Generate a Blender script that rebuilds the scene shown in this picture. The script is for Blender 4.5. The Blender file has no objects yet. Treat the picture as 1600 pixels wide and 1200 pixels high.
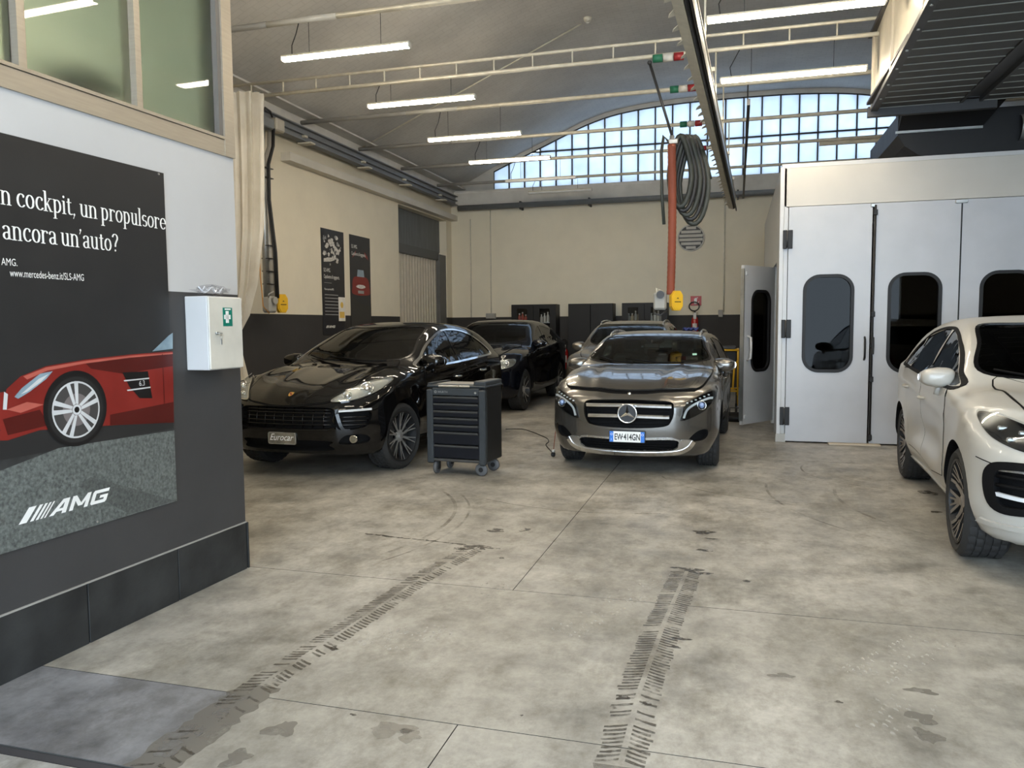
import bpy, bmesh, math, random
import numpy as np
from mathutils import Vector, Matrix
random.seed(7); RNG = np.random.default_rng(7)
S = bpy.context.scene
COL = S.collection
PI = math.pi
R_ = math.radians
# ------------------------------------------------------------------ camera
cam_data = bpy.data.cameras.new('camera'); cam = bpy.data.objects.new('camera', cam_data); COL.objects.link(cam)
YAW, PITCH, ROLL, CAM_H, FPX = R_(16), R_(4.33), R_(.44), 1.58, 1220.0
cam_data.sensor_fit = 'HORIZONTAL'; cam_data.sensor_width = 36.0; cam_data.lens = 36.0 * FPX / 1600.0
cam_data.clip_start = .05; cam_data.clip_end = 200
_fh = Vector((-math.sin(YAW), math.cos(YAW), 0)); _r0 = Vector((math.cos(YAW), math.sin(YAW), 0)); _z = Vector((0, 0, 1))
_F = _fh * math.cos(PITCH) - _z * math.sin(PITCH); _u0 = _fh * math.sin(PITCH) + _z * math.cos(PITCH)
_R = _r0 * math.cos(ROLL) - _u0 * math.sin(ROLL); _U = _r0 * math.sin(ROLL) + _u0 * math.cos(ROLL)
cam.matrix_world = Matrix(((_R.x, _U.x, -_F.x, 0), (_R.y, _U.y, -_F.y, 0), (_R.z, _U.z, -_F.z, CAM_H), (0, 0, 0, 1)))
S.camera = cam
# ------------------------------------------------------------------ world, exposure
w = bpy.data.worlds.new('sky'); S.world = w; w.use_nodes = True
bg = w.node_tree.nodes['Background']; bg.inputs['Color'].default_value = (.70, .85, 1.0, 1); bg.inputs['Strength'].default_value = SKY_STRENGTH = 4.4
S.view_settings.view_transform = 'Standard'; S.view_settings.look = 'None'
S.view_settings.gamma = 1.0; S.view_settings.use_curve_mapping = False
S.view_settings.exposure = 1.2
TUBE_STRENGTH = 38.0

# ------------------------------------------------------------------ helpers
def tag(o, label=None, cat=None, group=None, kind=None):
    if label: o['label'] = label
    if cat: o['category'] = cat
    if group: o['group'] = group
    if kind: o['kind'] = kind
    return o

def empty(name, loc=(0, 0, 0), rz=0.0, parent=None):
    o = bpy.data.objects.new(name, None); COL.objects.link(o); o.empty_display_size = .1
    o.location = loc; o.rotation_euler = (0, 0, rz)
    if parent: o.parent = parent
    return o

def kids(o):
    return list(o.children)

def copy_tree(o, parent=None):
    c = o.copy(); COL.objects.link(c); c.parent = parent
    for ch in kids(o): copy_tree(ch, c)
    return c

MATS = {}
def mat(name, col, rough=.5, metal=0.0, coat=0.0, var=.08, scale=6.0, bump=0.0, bscale=60.0, spec=.5, emit=None, estr=0.0, trans=0.0, col2=None, rvar=.06, stretch=None):
    """Principled material whose colour, roughness and relief carry procedural noise in object space."""
    m = bpy.data.materials.new(name); m.use_nodes = True; nt = m.node_tree; N = nt.nodes; L = nt.links
    b = N['Principled BSDF']
    tc = N.new('ShaderNodeTexCoord'); vec = tc.outputs['Object']
    if stretch:
        mp = N.new('ShaderNodeMapping'); mp.inputs['Scale'].default_value = stretch; L.new(vec, mp.inputs['Vector']); vec = mp.outputs['Vector']
    nz = N.new('ShaderNodeTexNoise'); nz.inputs['Scale'].default_value = scale; nz.inputs['Detail'].default_value = 5; L.new(vec, nz.inputs['Vector'])
    rp = N.new('ShaderNodeValToRGB'); c = Vector(col[:3]); c2 = Vector(col2[:3]) if col2 else None
    a = c * (1 - var); z = c2 if c2 else c * (1 + var)
    rp.color_ramp.elements[0].position = .3; rp.color_ramp.elements[1].position = .7
    rp.color_ramp.elements[0].color = (a.x, a.y, a.z, 1); rp.color_ramp.elements[1].color = (min(z.x, 1), min(z.y, 1), min(z.z, 1), 1)
    L.new(nz.outputs['Fac'], rp.inputs['Fac']); L.new(rp.outputs['Color'], b.inputs['Base Color'])
    mr = N.new('ShaderNodeMapRange'); mr.inputs['To Min'].default_value = max(0, rough - rvar); mr.inputs['To Max'].default_value = min(1, rough + rvar)
    L.new(nz.outputs['Fac'], mr.inputs['Value']); L.new(mr.outputs['Result'], b.inputs['Roughness'])
    b.inputs['Metallic'].default_value = metal; b.inputs['Coat Weight'].default_value = coat; b.inputs['Coat Roughness'].default_value = .02
    b.inputs['Specular IOR Level'].default_value = spec; b.inputs['Transmission Weight'].default_value = trans
    if emit: b.inputs['Emission Color'].default_value = (*emit, 1); b.inputs['Emission Strength'].default_value = estr
    if bump:
        n2 = N.new('ShaderNodeTexNoise'); n2.inputs['Scale'].default_value = bscale; n2.inputs['Detail'].default_value = 4; L.new(vec, n2.inputs['Vector'])
        bp = N.new('ShaderNodeBump'); bp.inputs['Strength'].default_value = bump; bp.inputs['Distance'].default_value = .02
        L.new(n2.outputs['Fac'], bp.inputs['Height']); L.new(bp.outputs['Normal'], b.inputs['Normal'])
    MATS[name] = m
    return m

def glass_mat(name, tint, rough=0.0, ior=1.5):
    """Thin pane: tinted see-through plus a fresnel mirror on top."""
    m = bpy.data.materials.new(name); m.use_nodes = True; nt = m.node_tree; N = nt.nodes; L = nt.links
    N.remove(N['Principled BSDF']); out = N['Material Output']
    t = N.new('ShaderNodeBsdfTransparent'); g = N.new('ShaderNodeBsdfGlossy'); g.inputs['Roughness'].default_value = rough
    tc = N.new('ShaderNodeTexCoord'); nz = N.new('ShaderNodeTexNoise'); nz.inputs['Scale'].default_value = 3; L.new(tc.outputs['Object'], nz.inputs['Vector'])
    rp = N.new('ShaderNodeValToRGB'); rp.color_ramp.elements[0].color = (*[x * .94 for x in tint], 1); rp.color_ramp.elements[1].color = (*tint, 1)
    L.new(nz.outputs['Fac'], rp.inputs['Fac']); L.new(rp.outputs['Color'], t.inputs['Color'])
    fr = N.new('ShaderNodeFresnel'); fr.inputs['IOR'].default_value = ior
    mx = N.new('ShaderNodeMixShader'); L.new(front_only(nt, fr.outputs['Fac']), mx.inputs['Fac']); L.new(t.outputs[0], mx.inputs[1]); L.new(g.outputs[0], mx.inputs[2])
    L.new(mx.outputs[0], out.inputs['Surface']); MATS[name] = m
    return m

def front_only(nt, fac):
    g = nt.nodes.new('ShaderNodeNewGeometry'); m = nt.nodes.new('ShaderNodeMath'); m.operation = 'SUBTRACT'; m.inputs[0].default_value = 1.0; nt.links.new(g.outputs['Backfacing'], m.inputs[1])
    q = nt.nodes.new('ShaderNodeMath'); q.operation = 'MULTIPLY'; nt.links.new(fac, q.inputs[0]); nt.links.new(m.outputs[0], q.inputs[1]); return q.outputs[0]

class MB:
    """Collects simple shapes and links them as one mesh object."""
    def __init__(s): s.v = []; s.f = []; s.m = []; s.sm = []
    def add(s, V, Fs, m=0, smooth=False):
        o = len(s.v); s.v.extend([tuple(map(float, p)) for p in V])
        for f in Fs: s.f.append(tuple(o + i for i in f)); s.m.append(m); s.sm.append(smooth)
        return s
    def box(s, c, d, m=0, ch=0.0, rot=None):
        hx, hy, hz = d[0] / 2, d[1] / 2, d[2] / 2
        if ch <= 0:
            V = [(x * hx, y * hy, z * hz) for x in (-1, 1) for y in (-1, 1) for z in (-1, 1)]
            Fs = [(0, 1, 3, 2), (4, 6, 7, 5), (0, 4, 5, 1), (2, 3, 7, 6), (0, 2, 6, 4), (1, 5, 7, 3)]
        else:
            ch = min(ch, hx * .9, hy * .9, hz * .9)
            V = []; idx = {}
            for x in (-1, 1):
                for y in (-1, 1):
                    for z in (-1, 1):
                        for k in range(3):
                            p = [x * hx, y * hy, z * hz]
                            for q in range(3):
                                if q != k: p[q] -= (x, y, z)[q] * ch
                            idx[(x, y, z, k)] = len(V); V.append(tuple(p))
            I = lambda x, y, z, k: idx[(x, y, z, k)]
            Fs = []
            for a in (-1, 1):
                Fs.append([I(a, -1, -1, 0), I(a, 1, -1, 0), I(a, 1, 1, 0), I(a, -1, 1, 0)][::a])
                Fs.append([I(-1, a, -1, 1), I(-1, a, 1, 1), I(1, a, 1, 1), I(1, a, -1, 1)][::a])
                Fs.append([I(-1, -1, a, 2), I(1, -1, a, 2), I(1, 1, a, 2), I(-1, 1, a, 2)][::a])
            for a in (-1, 1):
                for b in (-1, 1):
                    Fs.append([I(a, b, -1, 0), I(a, b, -1, 1), I(a, b, 1, 1), I(a, b, 1, 0)][::a * b])
                    Fs.append([I(a, -1, b, 2), I(a, -1, b, 0), I(a, 1, b, 0), I(a, 1, b, 2)][::a * b])
                    Fs.append([I(-1, a, b, 1), I(-1, a, b, 2), I(1, a, b, 2), I(1, a, b, 1)][::a * b])
                    for cc in (-1, 1): Fs.append([I(a, b, cc, 0), I(a, b, cc, 1), I(a, b, cc, 2)][::a * b * cc])
        M = Matrix.Identity(3) if rot is None else rot
        C = Vector(c)
        return s.add([M @ Vector(p) + C for p in V], Fs, m)
    def span(s, a, b, m=0, ch=0.0):
        a, b = [min(x, y) for x, y in zip(a, b)], [max(x, y) for x, y in zip(a, b)]
        return s.box([(x + y) / 2 for x, y in zip(a, b)], [y - x for x, y in zip(a, b)], m, ch)
    def tube(s, pts, r, n=8, m=0, cap=True, smooth=True, closed=False):
        P = [Vector(p) for p in pts]; k = len(P); rr = r if hasattr(r, '__len__') else [r] * k
        V = []; up = None
        for i, p in enumerate(P):
            if closed: t = (P[(i + 1) % k] - P[i - 1]).normalized()
            else: t = (P[min(i + 1, k - 1)] - P[max(i - 1, 0)]).normalized()
            if up is None:
                up = Vector((0, 0, 1)) if abs(t.z) < .9 else Vector((1, 0, 0))
            a = (up - t * up.dot(t)).normalized(); up = a; b = t.cross(a)
            for j in range(n):
                q = 2 * PI * j / n + PI / n; V.append(p + (a * math.cos(q) + b * math.sin(q)) * rr[i])
        Fs = [(i * n + j, i * n + (j + 1) % n, ((i + 1) % k) * n + (j + 1) % n, ((i + 1) % k) * n + j) for i in range(k if closed else k - 1) for j in range(n)]
        s.add(V, Fs, m, smooth)
        if cap and not closed:
            o = len(s.v) - len(V)
            s.f.append(tuple(o + j for j in reversed(range(n)))); s.m.append(m); s.sm.append(False)
            s.f.append(tuple(o + (k - 1) * n + j for j in range(n))); s.m.append(m); s.sm.append(False)
        return s
    def cyl(s, a, b, r, n=16, m=0, r2=None):
        return s.tube([a, b], [r, r if r2 is None else r2], n, m)
    def lathe(s, prof, o=(0, 0, 0), ax='z', n=32, m=0, smooth=True, mod=None, flip=False):
        """prof: (radius, height) pairs turned about an axis through o."""
        V = []
        for j in range(n):
            q = 2 * PI * j / n
            for i, (r, h) in enumerate(prof):
                if mod: r = mod(i, j, r)
                c, d = r * math.cos(q), r * math.sin(q)
                V.append({'z': (o[0] + c, o[1] + d, o[2] + h), 'x': (o[0] + h, o[1] + c, o[2] + d), 'y': (o[0] + d, o[1] + h, o[2] + c)}[ax])
        k = len(prof); Fs = []
        for j in range(n):
            for i in range(k - 1):
                f = (j * k + i, ((j + 1) % n) * k + i, ((j + 1) % n) * k + i + 1, j * k + i + 1)
                Fs.append(f[::-1] if flip else f)
        return s.add(V, Fs, m, smooth)
    def prism(s, poly, d0, d1, ax='y', m=0, o=(0, 0, 0)):
        """polygon in the plane across ax, from d0 to d1 along it."""
        def P(u, v, d):
            return {'y': (o[0] + u, o[1] + d, o[2] + v), 'x': (o[0] + d, o[1] + u, o[2] + v), 'z': (o[0] + u, o[1] + v, o[2] + d)}[ax]
        n = len(poly); V = [P(u, v, d0) for u, v in poly] + [P(u, v, d1) for u, v in poly]
        Fs = [tuple(range(n))[::-1], tuple(range(n, 2 * n))] + [(i, (i + 1) % n, n + (i + 1) % n, n + i) for i in range(n)]
        return s.add(V, Fs, m)
    def sphere(s, c, r, n=16, k=10, m=0, sc=(1, 1, 1)):
        V = []
        for i in range(k + 1):
            a = PI * i / k
            for j in range(n):
                q = 2 * PI * j / n
                V.append((c[0] + r * sc[0] * math.sin(a) * math.cos(q), c[1] + r * sc[1] * math.sin(a) * math.sin(q), c[2] + r * sc[2] * math.cos(a)))
        return s.add(V, [(i * n + j, (i + 1) * n + j, (i + 1) * n + (j + 1) % n, i * n + (j + 1) % n) for i in range(k) for j in range(n)], m, True)
    def mesh(s, name, mats, fix=True):
        me = bpy.data.meshes.new(name); me.from_pydata(s.v, [], s.f)
        for q in (mats if isinstance(mats, (list, tuple)) else [mats]): me.materials.append(q)
        me.polygons.foreach_set('material_index', s.m); me.polygons.foreach_set('use_smooth', s.sm)
        if fix:
            b = bmesh.new(); b.from_mesh(me); bmesh.ops.recalc_face_normals(b, faces=b.faces); b.to_mesh(me); b.free()
        me.update()
        return me
    def build(s, name, mats, parent=None, loc=(0, 0, 0), rz=0.0, fix=True):
        o = bpy.data.objects.new(name, s.mesh(name, mats, fix)); COL.objects.link(o); o.location = loc; o.rotation_euler = (0, 0, rz)
        if parent: o.parent = parent
        return o

def obj(name, me, parent=None, loc=(0, 0, 0), rot=(0, 0, 0)):
    o = bpy.data.objects.new(name, me); COL.objects.link(o); o.location = loc; o.rotation_euler = rot
    if parent: o.parent = parent
    return o

def rrect(w, h, r, cx=0, cz=0, n=6):
    """rounded rectangle outline, counter-clockwise"""
    P = []
    for sx, sz, a0 in ((1, -1, -PI / 2), (1, 1, 0), (-1, 1, PI / 2), (-1, -1, PI)):
        for i in range(n + 1):
            a = a0 + PI / 2 * i / n; P.append((cx + sx * (w / 2 - r) + r * math.cos(a), cz + sz * (h / 2 - r) + r * math.sin(a)))
    return P

def circ(r, cx=0, cz=0, n=32):
    return [(cx + r * math.cos(2 * PI * i / n), cz + r * math.sin(2 * PI * i / n)) for i in range(n)]

def ring_prism(mb, outer, inner, d0, d1, ax='y', m=0, o=(0, 0, 0)):
    """flat ring between two outlines of equal length, with thickness"""
    n = len(outer)
    def P(u, v, d): return {'y': (o[0] + u, o[1] + d, o[2] + v), 'x': (o[0] + d, o[1] + u, o[2] + v), 'z': (o[0] + u, o[1] + v, o[2] + d)}[ax]
    V = [P(*p, d0) for p in outer] + [P(*p, d0) for p in inner] + [P(*p, d1) for p in outer] + [P(*p, d1) for p in inner]
    Fs = []
    for i in range(n):
        j = (i + 1) % n
        Fs += [(i, j, n + j, n + i), (2 * n + i, 3 * n + i, 3 * n + j, 2 * n + j), (i, 2 * n + i, 2 * n + j, j), (n + i, n + j, 3 * n + j, 3 * n + i)]
    mb.add(V, Fs, m)

def text_polys(body, size=1.0, xs=1.0, align='LEFT', shear=0.0, bold=0.0):
    """mesh of a line of sans lettering in the xy plane: (verts, faces)"""
    cu = bpy.data.curves.new('lettering', 'FONT'); cu.body = body; cu.size = size; cu.align_x = align; cu.shear = shear; cu.offset = bold; cu.resolution_u = 3
    o = bpy.data.objects.new('lettering', cu); COL.objects.link(o); bpy.context.view_layer.update()
    dg = bpy.context.evaluated_depsgraph_get(); me = o.evaluated_get(dg).to_mesh()
    V = [(v.co.x * xs, v.co.y) for v in me.vertices]; Fs = [tuple(p.vertices) for p in me.polygons]
    o.evaluated_get(dg).to_mesh_clear(); bpy.data.objects.remove(o); bpy.data.curves.remove(cu)
    return V, Fs

def text_mb(mb, body, o, u, v, size, xs=1.0, align='LEFT', m=0, shear=0.0, bold=0.0):
    """lettering placed at o, running along u with up-vector v"""
    V, Fs = text_polys(body, size, xs, align, shear, bold); o = Vector(o); u = Vector(u); v = Vector(v)
    mb.add([o + u * a + v * b for a, b in V], Fs, m)

def hermite(pts):
    """monotone cubic through (x, y) pairs, as a vectorised function"""
    x = np.array([p[0] for p in pts], float); y = np.array([p[1] for p in pts], float); d = np.diff(y) / np.diff(x); m = np.empty_like(y)
    m[0], m[-1] = d[0], d[-1]
    for i in range(1, len(x) - 1):
        m[i] = 0 if d[i - 1] * d[i] <= 0 else 2 * d[i - 1] * d[i] / (d[i - 1] + d[i])
    def f(q):
        q = np.clip(np.asarray(q, float), x[0], x[-1]); i = np.clip(np.searchsorted(x, q, side='right') - 1, 0, len(x) - 2)
        h = x[i + 1] - x[i]; t = (q - x[i]) / h
        return y[i] * (1 + 2 * t) * (1 - t) ** 2 + m[i] * h * t * (1 - t) ** 2 + y[i + 1] * t * t * (3 - 2 * t) + m[i + 1] * h * t * t * (t - 1)
    return f
def sst(a, b, x):
    t = np.clip((x - a) / (b - a), 0, 1); return t * t * (3 - 2 * t)
def smax(a, b, k):
    h = np.maximum(k - np.abs(a - b), 0) / k
    return np.maximum(a, b) + h * h * k / 4
# ------------------------------------------------------------------ sight lines: a pixel of the photograph to a point on a known plane
def _ray(x, y): return _F + _R * ((x - 800) / FPX) + _U * ((600 - y) / FPX)
CAMP = Vector((0, 0, CAM_H))
def at_y(x, y, Y): d = _ray(x, y); return CAMP + d * (Y / d.y)
def at_x(x, y, X): d = _ray(x, y); return CAMP + d * (X / d.x)
def at_z(x, y, Z=0): d = _ray(x, y); return CAMP + d * ((Z - CAM_H) / d.z)

# ------------------------------------------------------------------ setting materials
def world_mat(name, build, rough=.6):
    m = bpy.data.materials.new(name); m.use_nodes = True; nt = m.node_tree; b = nt.nodes['Principled BSDF']; b.inputs['Roughness'].default_value = rough
    g = nt.nodes.new('ShaderNodeNewGeometry'); build(nt, b, g.outputs['Position']); MATS[name] = m; return m
def n_noise(nt, vec, scale, detail=5, rough=.55, stretch=None):
    if stretch:
        mp = nt.nodes.new('ShaderNodeMapping'); mp.inputs['Scale'].default_value = stretch; nt.links.new(vec, mp.inputs['Vector']); vec = mp.outputs['Vector']
    n = nt.nodes.new('ShaderNodeTexNoise'); n.inputs['Scale'].default_value = scale; n.inputs['Detail'].default_value = detail; n.inputs['Roughness'].default_value = rough; nt.links.new(vec, n.inputs['Vector']); return n.outputs['Fac']
def n_ramp(nt, fac, stops):
    r = nt.nodes.new('ShaderNodeValToRGB'); e = r.color_ramp.elements
    while len(e) < len(stops): e.new(.5)
    for q, (p, c) in zip(e, stops): q.position = p; q.color = (*c, 1) if len(c) == 3 else c
    nt.links.new(fac, r.inputs['Fac']); return r.outputs['Color']
def n_mix(nt, fac, a, b, mode='MIX'):
    m = nt.nodes.new('ShaderNodeMix'); m.data_type = 'RGBA'; m.blend_type = mode
    for sock, v in ((m.inputs[0], fac), (m.inputs[6], a), (m.inputs[7], b)):
        if hasattr(v, 'is_output'): nt.links.new(v, sock)
        else: sock.default_value = v if not isinstance(v, tuple) or len(v) == 4 else (*v, 1)
    return m.outputs[2]
def n_bump(nt, b, h, st, dist=.01):
    p = nt.nodes.new('ShaderNodeBump'); p.inputs['Strength'].default_value = st; p.inputs['Distance'].default_value = dist; nt.links.new(h, p.inputs['Height']); nt.links.new(p.outputs['Normal'], b.inputs['Normal'])

def concrete_floor(tone):
    def build(nt, b, pos):
        big = n_noise(nt, pos, .55, 6, .6); mid = n_noise(nt, pos, 2.4, 8, .65); fine = n_noise(nt, pos, 26, 6, .7); swirl = n_noise(nt, pos, 1.5, 12, .78, (1, .6, 1)); det = n_noise(nt, pos, 7.5, 12, .75, (1, .7, 1))
        t = Vector(tone)
        c1 = n_ramp(nt, mid, [(.28, tuple(t * .50)), (.47, tuple(t * .95)), (.72, tuple(t * 1.32))])
        c2 = n_ramp(nt, big, [(.32, (.62, .61, .58)), (.66, (1.10, 1.09, 1.08))])
        c3 = n_ramp(nt, fine, [(.3, (.86, .86, .86)), (.75, (1.10, 1.10, 1.10))])
        c4 = n_ramp(nt, swirl, [(.36, (.60, .585, .55)), (.52, (1, 1, 1)), (.72, (1.08, 1.08, 1.08))])
        c = n_mix(nt, 1.0, n_mix(nt, 1.0, n_mix(nt, 1.0, c1, c2, 'MULTIPLY'), c3, 'MULTIPLY'), c4, 'MULTIPLY')
        c = n_mix(nt, 1.0, c, n_ramp(nt, det, [(.34, (.72, .71, .68)), (.5, (1, 1, 1)), (.70, (1.16, 1.16, 1.15))]), 'MULTIPLY')
        nt.links.new(c, b.inputs['Base Color'])
        r = nt.nodes.new('ShaderNodeMapRange'); r.inputs['To Min'].default_value = .30; r.inputs['To Max'].default_value = .62; nt.links.new(mid, r.inputs['Value']); nt.links.new(r.outputs['Result'], b.inputs['Roughness'])
        n_bump(nt, b, fine, .08, .004)
    return build
M_FLOOR = world_mat('polished_concrete', concrete_floor((.372, .357, .324)))
M_GREY = world_mat('grey_concrete', concrete_floor((.235, .24, .262)))
M_APRON = world_mat('pale_concrete', concrete_floor((.44, .44, .43)))
M_JOINT = mat('joint_filler', (.05, .048, .044), .9)
def plaster(a, scale=3.0, dirt=.06):
    def build(nt, b, pos):
        n = n_noise(nt, pos, scale, 6); f = n_noise(nt, pos, 45, 3); t = Vector(a)
        nt.links.new(n_ramp(nt, n, [(.3, tuple(t * (1 - dirt))), (.7, tuple(t * (1 + dirt * .5)))]), b.inputs['Base Color']); n_bump(nt, b, f, .12, .003)
    return build
def two_tone(low, high, z0):
    """wall painted dark up to a height, light above"""
    def build(nt, b, pos):
        s = nt.nodes.new('ShaderNodeSeparateXYZ'); nt.links.new(pos, s.inputs[0]); g = nt.nodes.new('ShaderNodeMath'); g.operation = 'GREATER_THAN'; g.inputs[1].default_value = z0; nt.links.new(s.outputs['Z'], g.inputs[0])
        n = n_noise(nt, pos, 2.2, 6); f = n_noise(nt, pos, 45, 3); l, h = Vector(low), Vector(high)
        a = n_ramp(nt, n, [(.3, tuple(l * .9)), (.7, tuple(l * 1.15))]); c = n_ramp(nt, n, [(.3, tuple(h * .95)), (.7, tuple(h * 1.02))])
        nt.links.new(n_mix(nt, g.outputs[0], a, c), b.inputs['Base Color']); n_bump(nt, b, f, .12, .003)
    return build
M_HALL = world_mat('hall_wall_paint', two_tone((.030, .028, .027), (.76, .69, .545), 1.79), .7)
M_PART = world_mat('partition_paint', two_tone((.040, .039, .040), (.48, .48, .485), 1.785), .6)
def vault(nt, b, pos):
    n = n_noise(nt, pos, 1.2, 7, .62); d = n_noise(nt, pos, .35, 4)
    br = nt.nodes.new('ShaderNodeTexBrick'); br.inputs['Scale'].default_value = 2.2; br.inputs['Mortar Size'].default_value = .03; br.inputs['Mortar Smooth'].default_value = .8
    br.inputs['Color1'].default_value = (.97, .97, .97, 1); br.inputs['Color2'].default_value = (1, 1, 1, 1); br.inputs['Mortar'].default_value = (.90, .90, .90, 1); nt.links.new(pos, br.inputs['Vector'])
    c = n_mix(nt, 1.0, n_ramp(nt, n, [(.3, (.52, .50, .47)), (.7, (.64, .62, .58))]), br.outputs['Color'], 'MULTIPLY'); c = n_mix(nt, 1.0, c, n_ramp(nt, d, [(.3, (.85, .85, .85)), (.7, (1, 1, 1))]), 'MULTIPLY')
    nt.links.new(c, b.inputs['Base Color'])
M_VAULT = world_mat('vault_plaster', vault, .85)
M_CORNICE = world_mat('cornice_plaster', plaster((.66, .64, .60), 3, .12), .8)
STEEL_BLUE = mat('blue_grey_steel', (.19, .198, .205), .5, .1, bump=.05)
CREAM = mat('cream_paint', (.62, .58, .48), .5, var=.12, scale=9, bump=.06)
DARKSTEEL = mat('dark_steel', (.05, .05, .052), .5, .4, bump=.05)
WHITE_MET = mat('white_enamel', (.50, .50, .50), .32, var=.05, scale=3, bump=.05, bscale=4)
GALV = mat('galvanised_sheet', (.42, .43, .42), .35, .8, var=.15, scale=8)
BLACKMET = mat('black_sheet', (.013, .013, .014), .5, var=.1, spec=.3)
M_TILE = mat('slate_tile', (.016, .0165, .017), .6, spec=.3, col2=(.036, .037, .037), scale=4, bump=.25, bscale=14)
FRAME_ALU = mat('anodised_frame', (.40, .35, .28), .42, .5, var=.06, stretch=(1, 1, 14))

def pane_mat(name, col, gl=.12, rough=.05, rip=0.0):
    """obscured glass: scatters the light behind it and mirrors faintly"""
    m = bpy.data.materials.new(name); m.use_nodes = True; nt = m.node_tree; N = nt.nodes; L = nt.links; N.remove(N['Principled BSDF'])
    g = N.new('ShaderNodeNewGeometry'); n = n_noise(nt, g.outputs['Position'], 1.4, 5); c = Vector(col)
    col_ = n_ramp(nt, n, [(.3, tuple(c * .82)), (.7, tuple(c))])
    t = N.new('ShaderNodeBsdfTranslucent'); L.new(col_, t.inputs['Color']); gs = N.new('ShaderNodeBsdfGlossy'); gs.inputs['Roughness'].default_value = rough
    fr = N.new('ShaderNodeFresnel'); fr.inputs['IOR'].default_value = 1.45
    mx = N.new('ShaderNodeMixShader'); L.new(front_only(nt, fr.outputs[0]), mx.inputs[0]); L.new(t.outputs[0], mx.inputs[1]); L.new(gs.outputs[0], mx.inputs[2]); L.new(mx.outputs[0], N['Material Output'].inputs['Surface'])
    MATS[name] = m; return m
M_PANE = pane_mat('wired_frosted_pane', (.40, .425, .46))
def structure(o): o['kind'] = 'structure'; return o

# ------------------------------------------------------------------ floor: base and cast slabs with open joints
XL, XR, YB, YF = -7.4, 7.2, 20.0, -2.2
b = MB(); b.span((XL - .3, YF - 6, -.25), (XR + .3, YB + .3, -.016)); floor = structure(b.build('floor', M_JOINT))
def floor_slab(x0, x1, y0, y1, m=M_FLOOR):
    q = MB(); g = .0024; q.span((x0 + g, y0 + g, -.02), (x1 - g, y1 - g, 0)); q.m = [0 if i == 5 - 0 and False else 1 for i in range(6)]; o = q.build('concrete_slab', [m, M_JOINT], floor)
    for p in o.data.polygons: p.material_index = 0 if p.normal.z > .5 else 1
    return o
for x0, x1, y0, y1 in [(-1.98, -1.04, 2.215, 2.81), (-1.04, 7.5, 2.215, 2.81), (-7.7, 7.5, 2.81, 4.38)]: floor_slab(x0, x1, y0, y1)
floor_slab(-7.7, -1.98, 2.215, 2.81, M_GREY)  # slab left of the tyre track, in a darker bluish grey
for y0, y1 in ((4.38, 9.4), (9.4, 14.4), (14.4, 20.3)):
    for x0, x1 in ((-7.7, -1.26), (-1.26, 3.6), (3.6, 7.5)): floor_slab(x0, x1, y0, y1)
for x0, x1 in ((-7.7, -1.04), (-1.04, 7.5)): floor_slab(x0, x1, -2.2, 2.165, M_APRON)
floor_slab(-7.7, 7.5, -8.2, -2.2, M_APRON)
q = MB(); q.span((-3.06, 2.170, -.012), (7.2, 2.211, -.003)); q.build('threshold_strip', mat('threshold_rubber', (.035, .035, .04), .7), floor)

# ------------------------------------------------------------------ walls
WT = .3
b = MB()
b.span((XL - WT, -2.2, 0), (XL, 16.55, 5.2)); b.span((XL - WT, 16.55, 4.33), (XL, 19.62, 5.2)); b.span((XL - WT, 19.62, 0), (XL, 20.3, 5.2)); wall_left = structure(b.build('wall_left', M_HALL))
b = MB(); b.span((XL, YB, 0), (XR, YB + WT, 5.12)); b.build('wall_back', M_HALL)['kind'] = 'structure'
b = MB(); b.span((XR, YF, 0), (XR + WT, YB + WT, 5.2)); b.build('wall_right', M_HALL)['kind'] = 'structure'
VP = [(0, 7.10), (1, 7.09), (2, 7.04), (2.8, 6.95), (3.5, 6.78), (4.3, 6.47), (4.8, 6.26), (5.6, 5.93), (6.1, 5.72), (6.7, 5.42), (7.32, 5.15)]
fv = hermite(VP); XC = -.1
def zv(x): return float(fv(abs(x - XC)))
xs = np.linspace(XL, XR, 61)
b = MB(); V = []
for y in (YF, YB + WT):
    V += [(x, y, zv(x)) for x in xs] + [(x, y, zv(x) + .25) for x in xs]
n = len(xs); F = []
for i in range(n - 1):
    F += [(i, i + 1, 2 * n + i + 1, 2 * n + i), (n + i, 3 * n + i, 3 * n + i + 1, n + i + 1), (i, n + i, n + i + 1, i + 1), (2 * n + i, 2 * n + i + 1, 3 * n + i + 1, 3 * n + i)]
F += [(0, 2 * n, 3 * n, n), (n - 1, 2 * n - 1, 4 * n - 1, 3 * n - 1)]
b.add(V, F, 0, False); ceiling = structure(b.build('ceiling', M_VAULT))
for p in ceiling.data.polygons: p.use_smooth = abs(p.normal.y) < .5 and abs(p.normal.x) < .9
ceiling.data.set_sharp_from_angle(angle=R_(40))
# front wall with the big doorway the daylight comes through
b = MB(); DX0, DX1, DZ = -2.9, 4.4, 4.7
b.span((XL, YF - .25, 0), (DX0, YF, 5.15)); b.span((DX1, YF - .25, 0), (XR, YF, 5.15)); b.span((DX0, YF - .25, DZ), (DX1, YF, 5.15))
V = [(x, YF, 5.15) for x in xs] + [(x, YF, zv(x) + .02) for x in xs] + [(x, YF - .25, 5.15) for x in xs] + [(x, YF - .25, zv(x) + .02) for x in xs]
F = [f for i in range(n - 1) for f in ((i, i + 1, n + i + 1, n + i), (2 * n + i, 3 * n + i, 3 * n + i + 1, 2 * n + i + 1), (n + i, n + i + 1, 3 * n + i + 1, 3 * n + i), (i, 2 * n + i, 2 * n + i + 1, i + 1))]
b.add(V, F); structure(b.build('wall_front', M_HALL))
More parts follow.
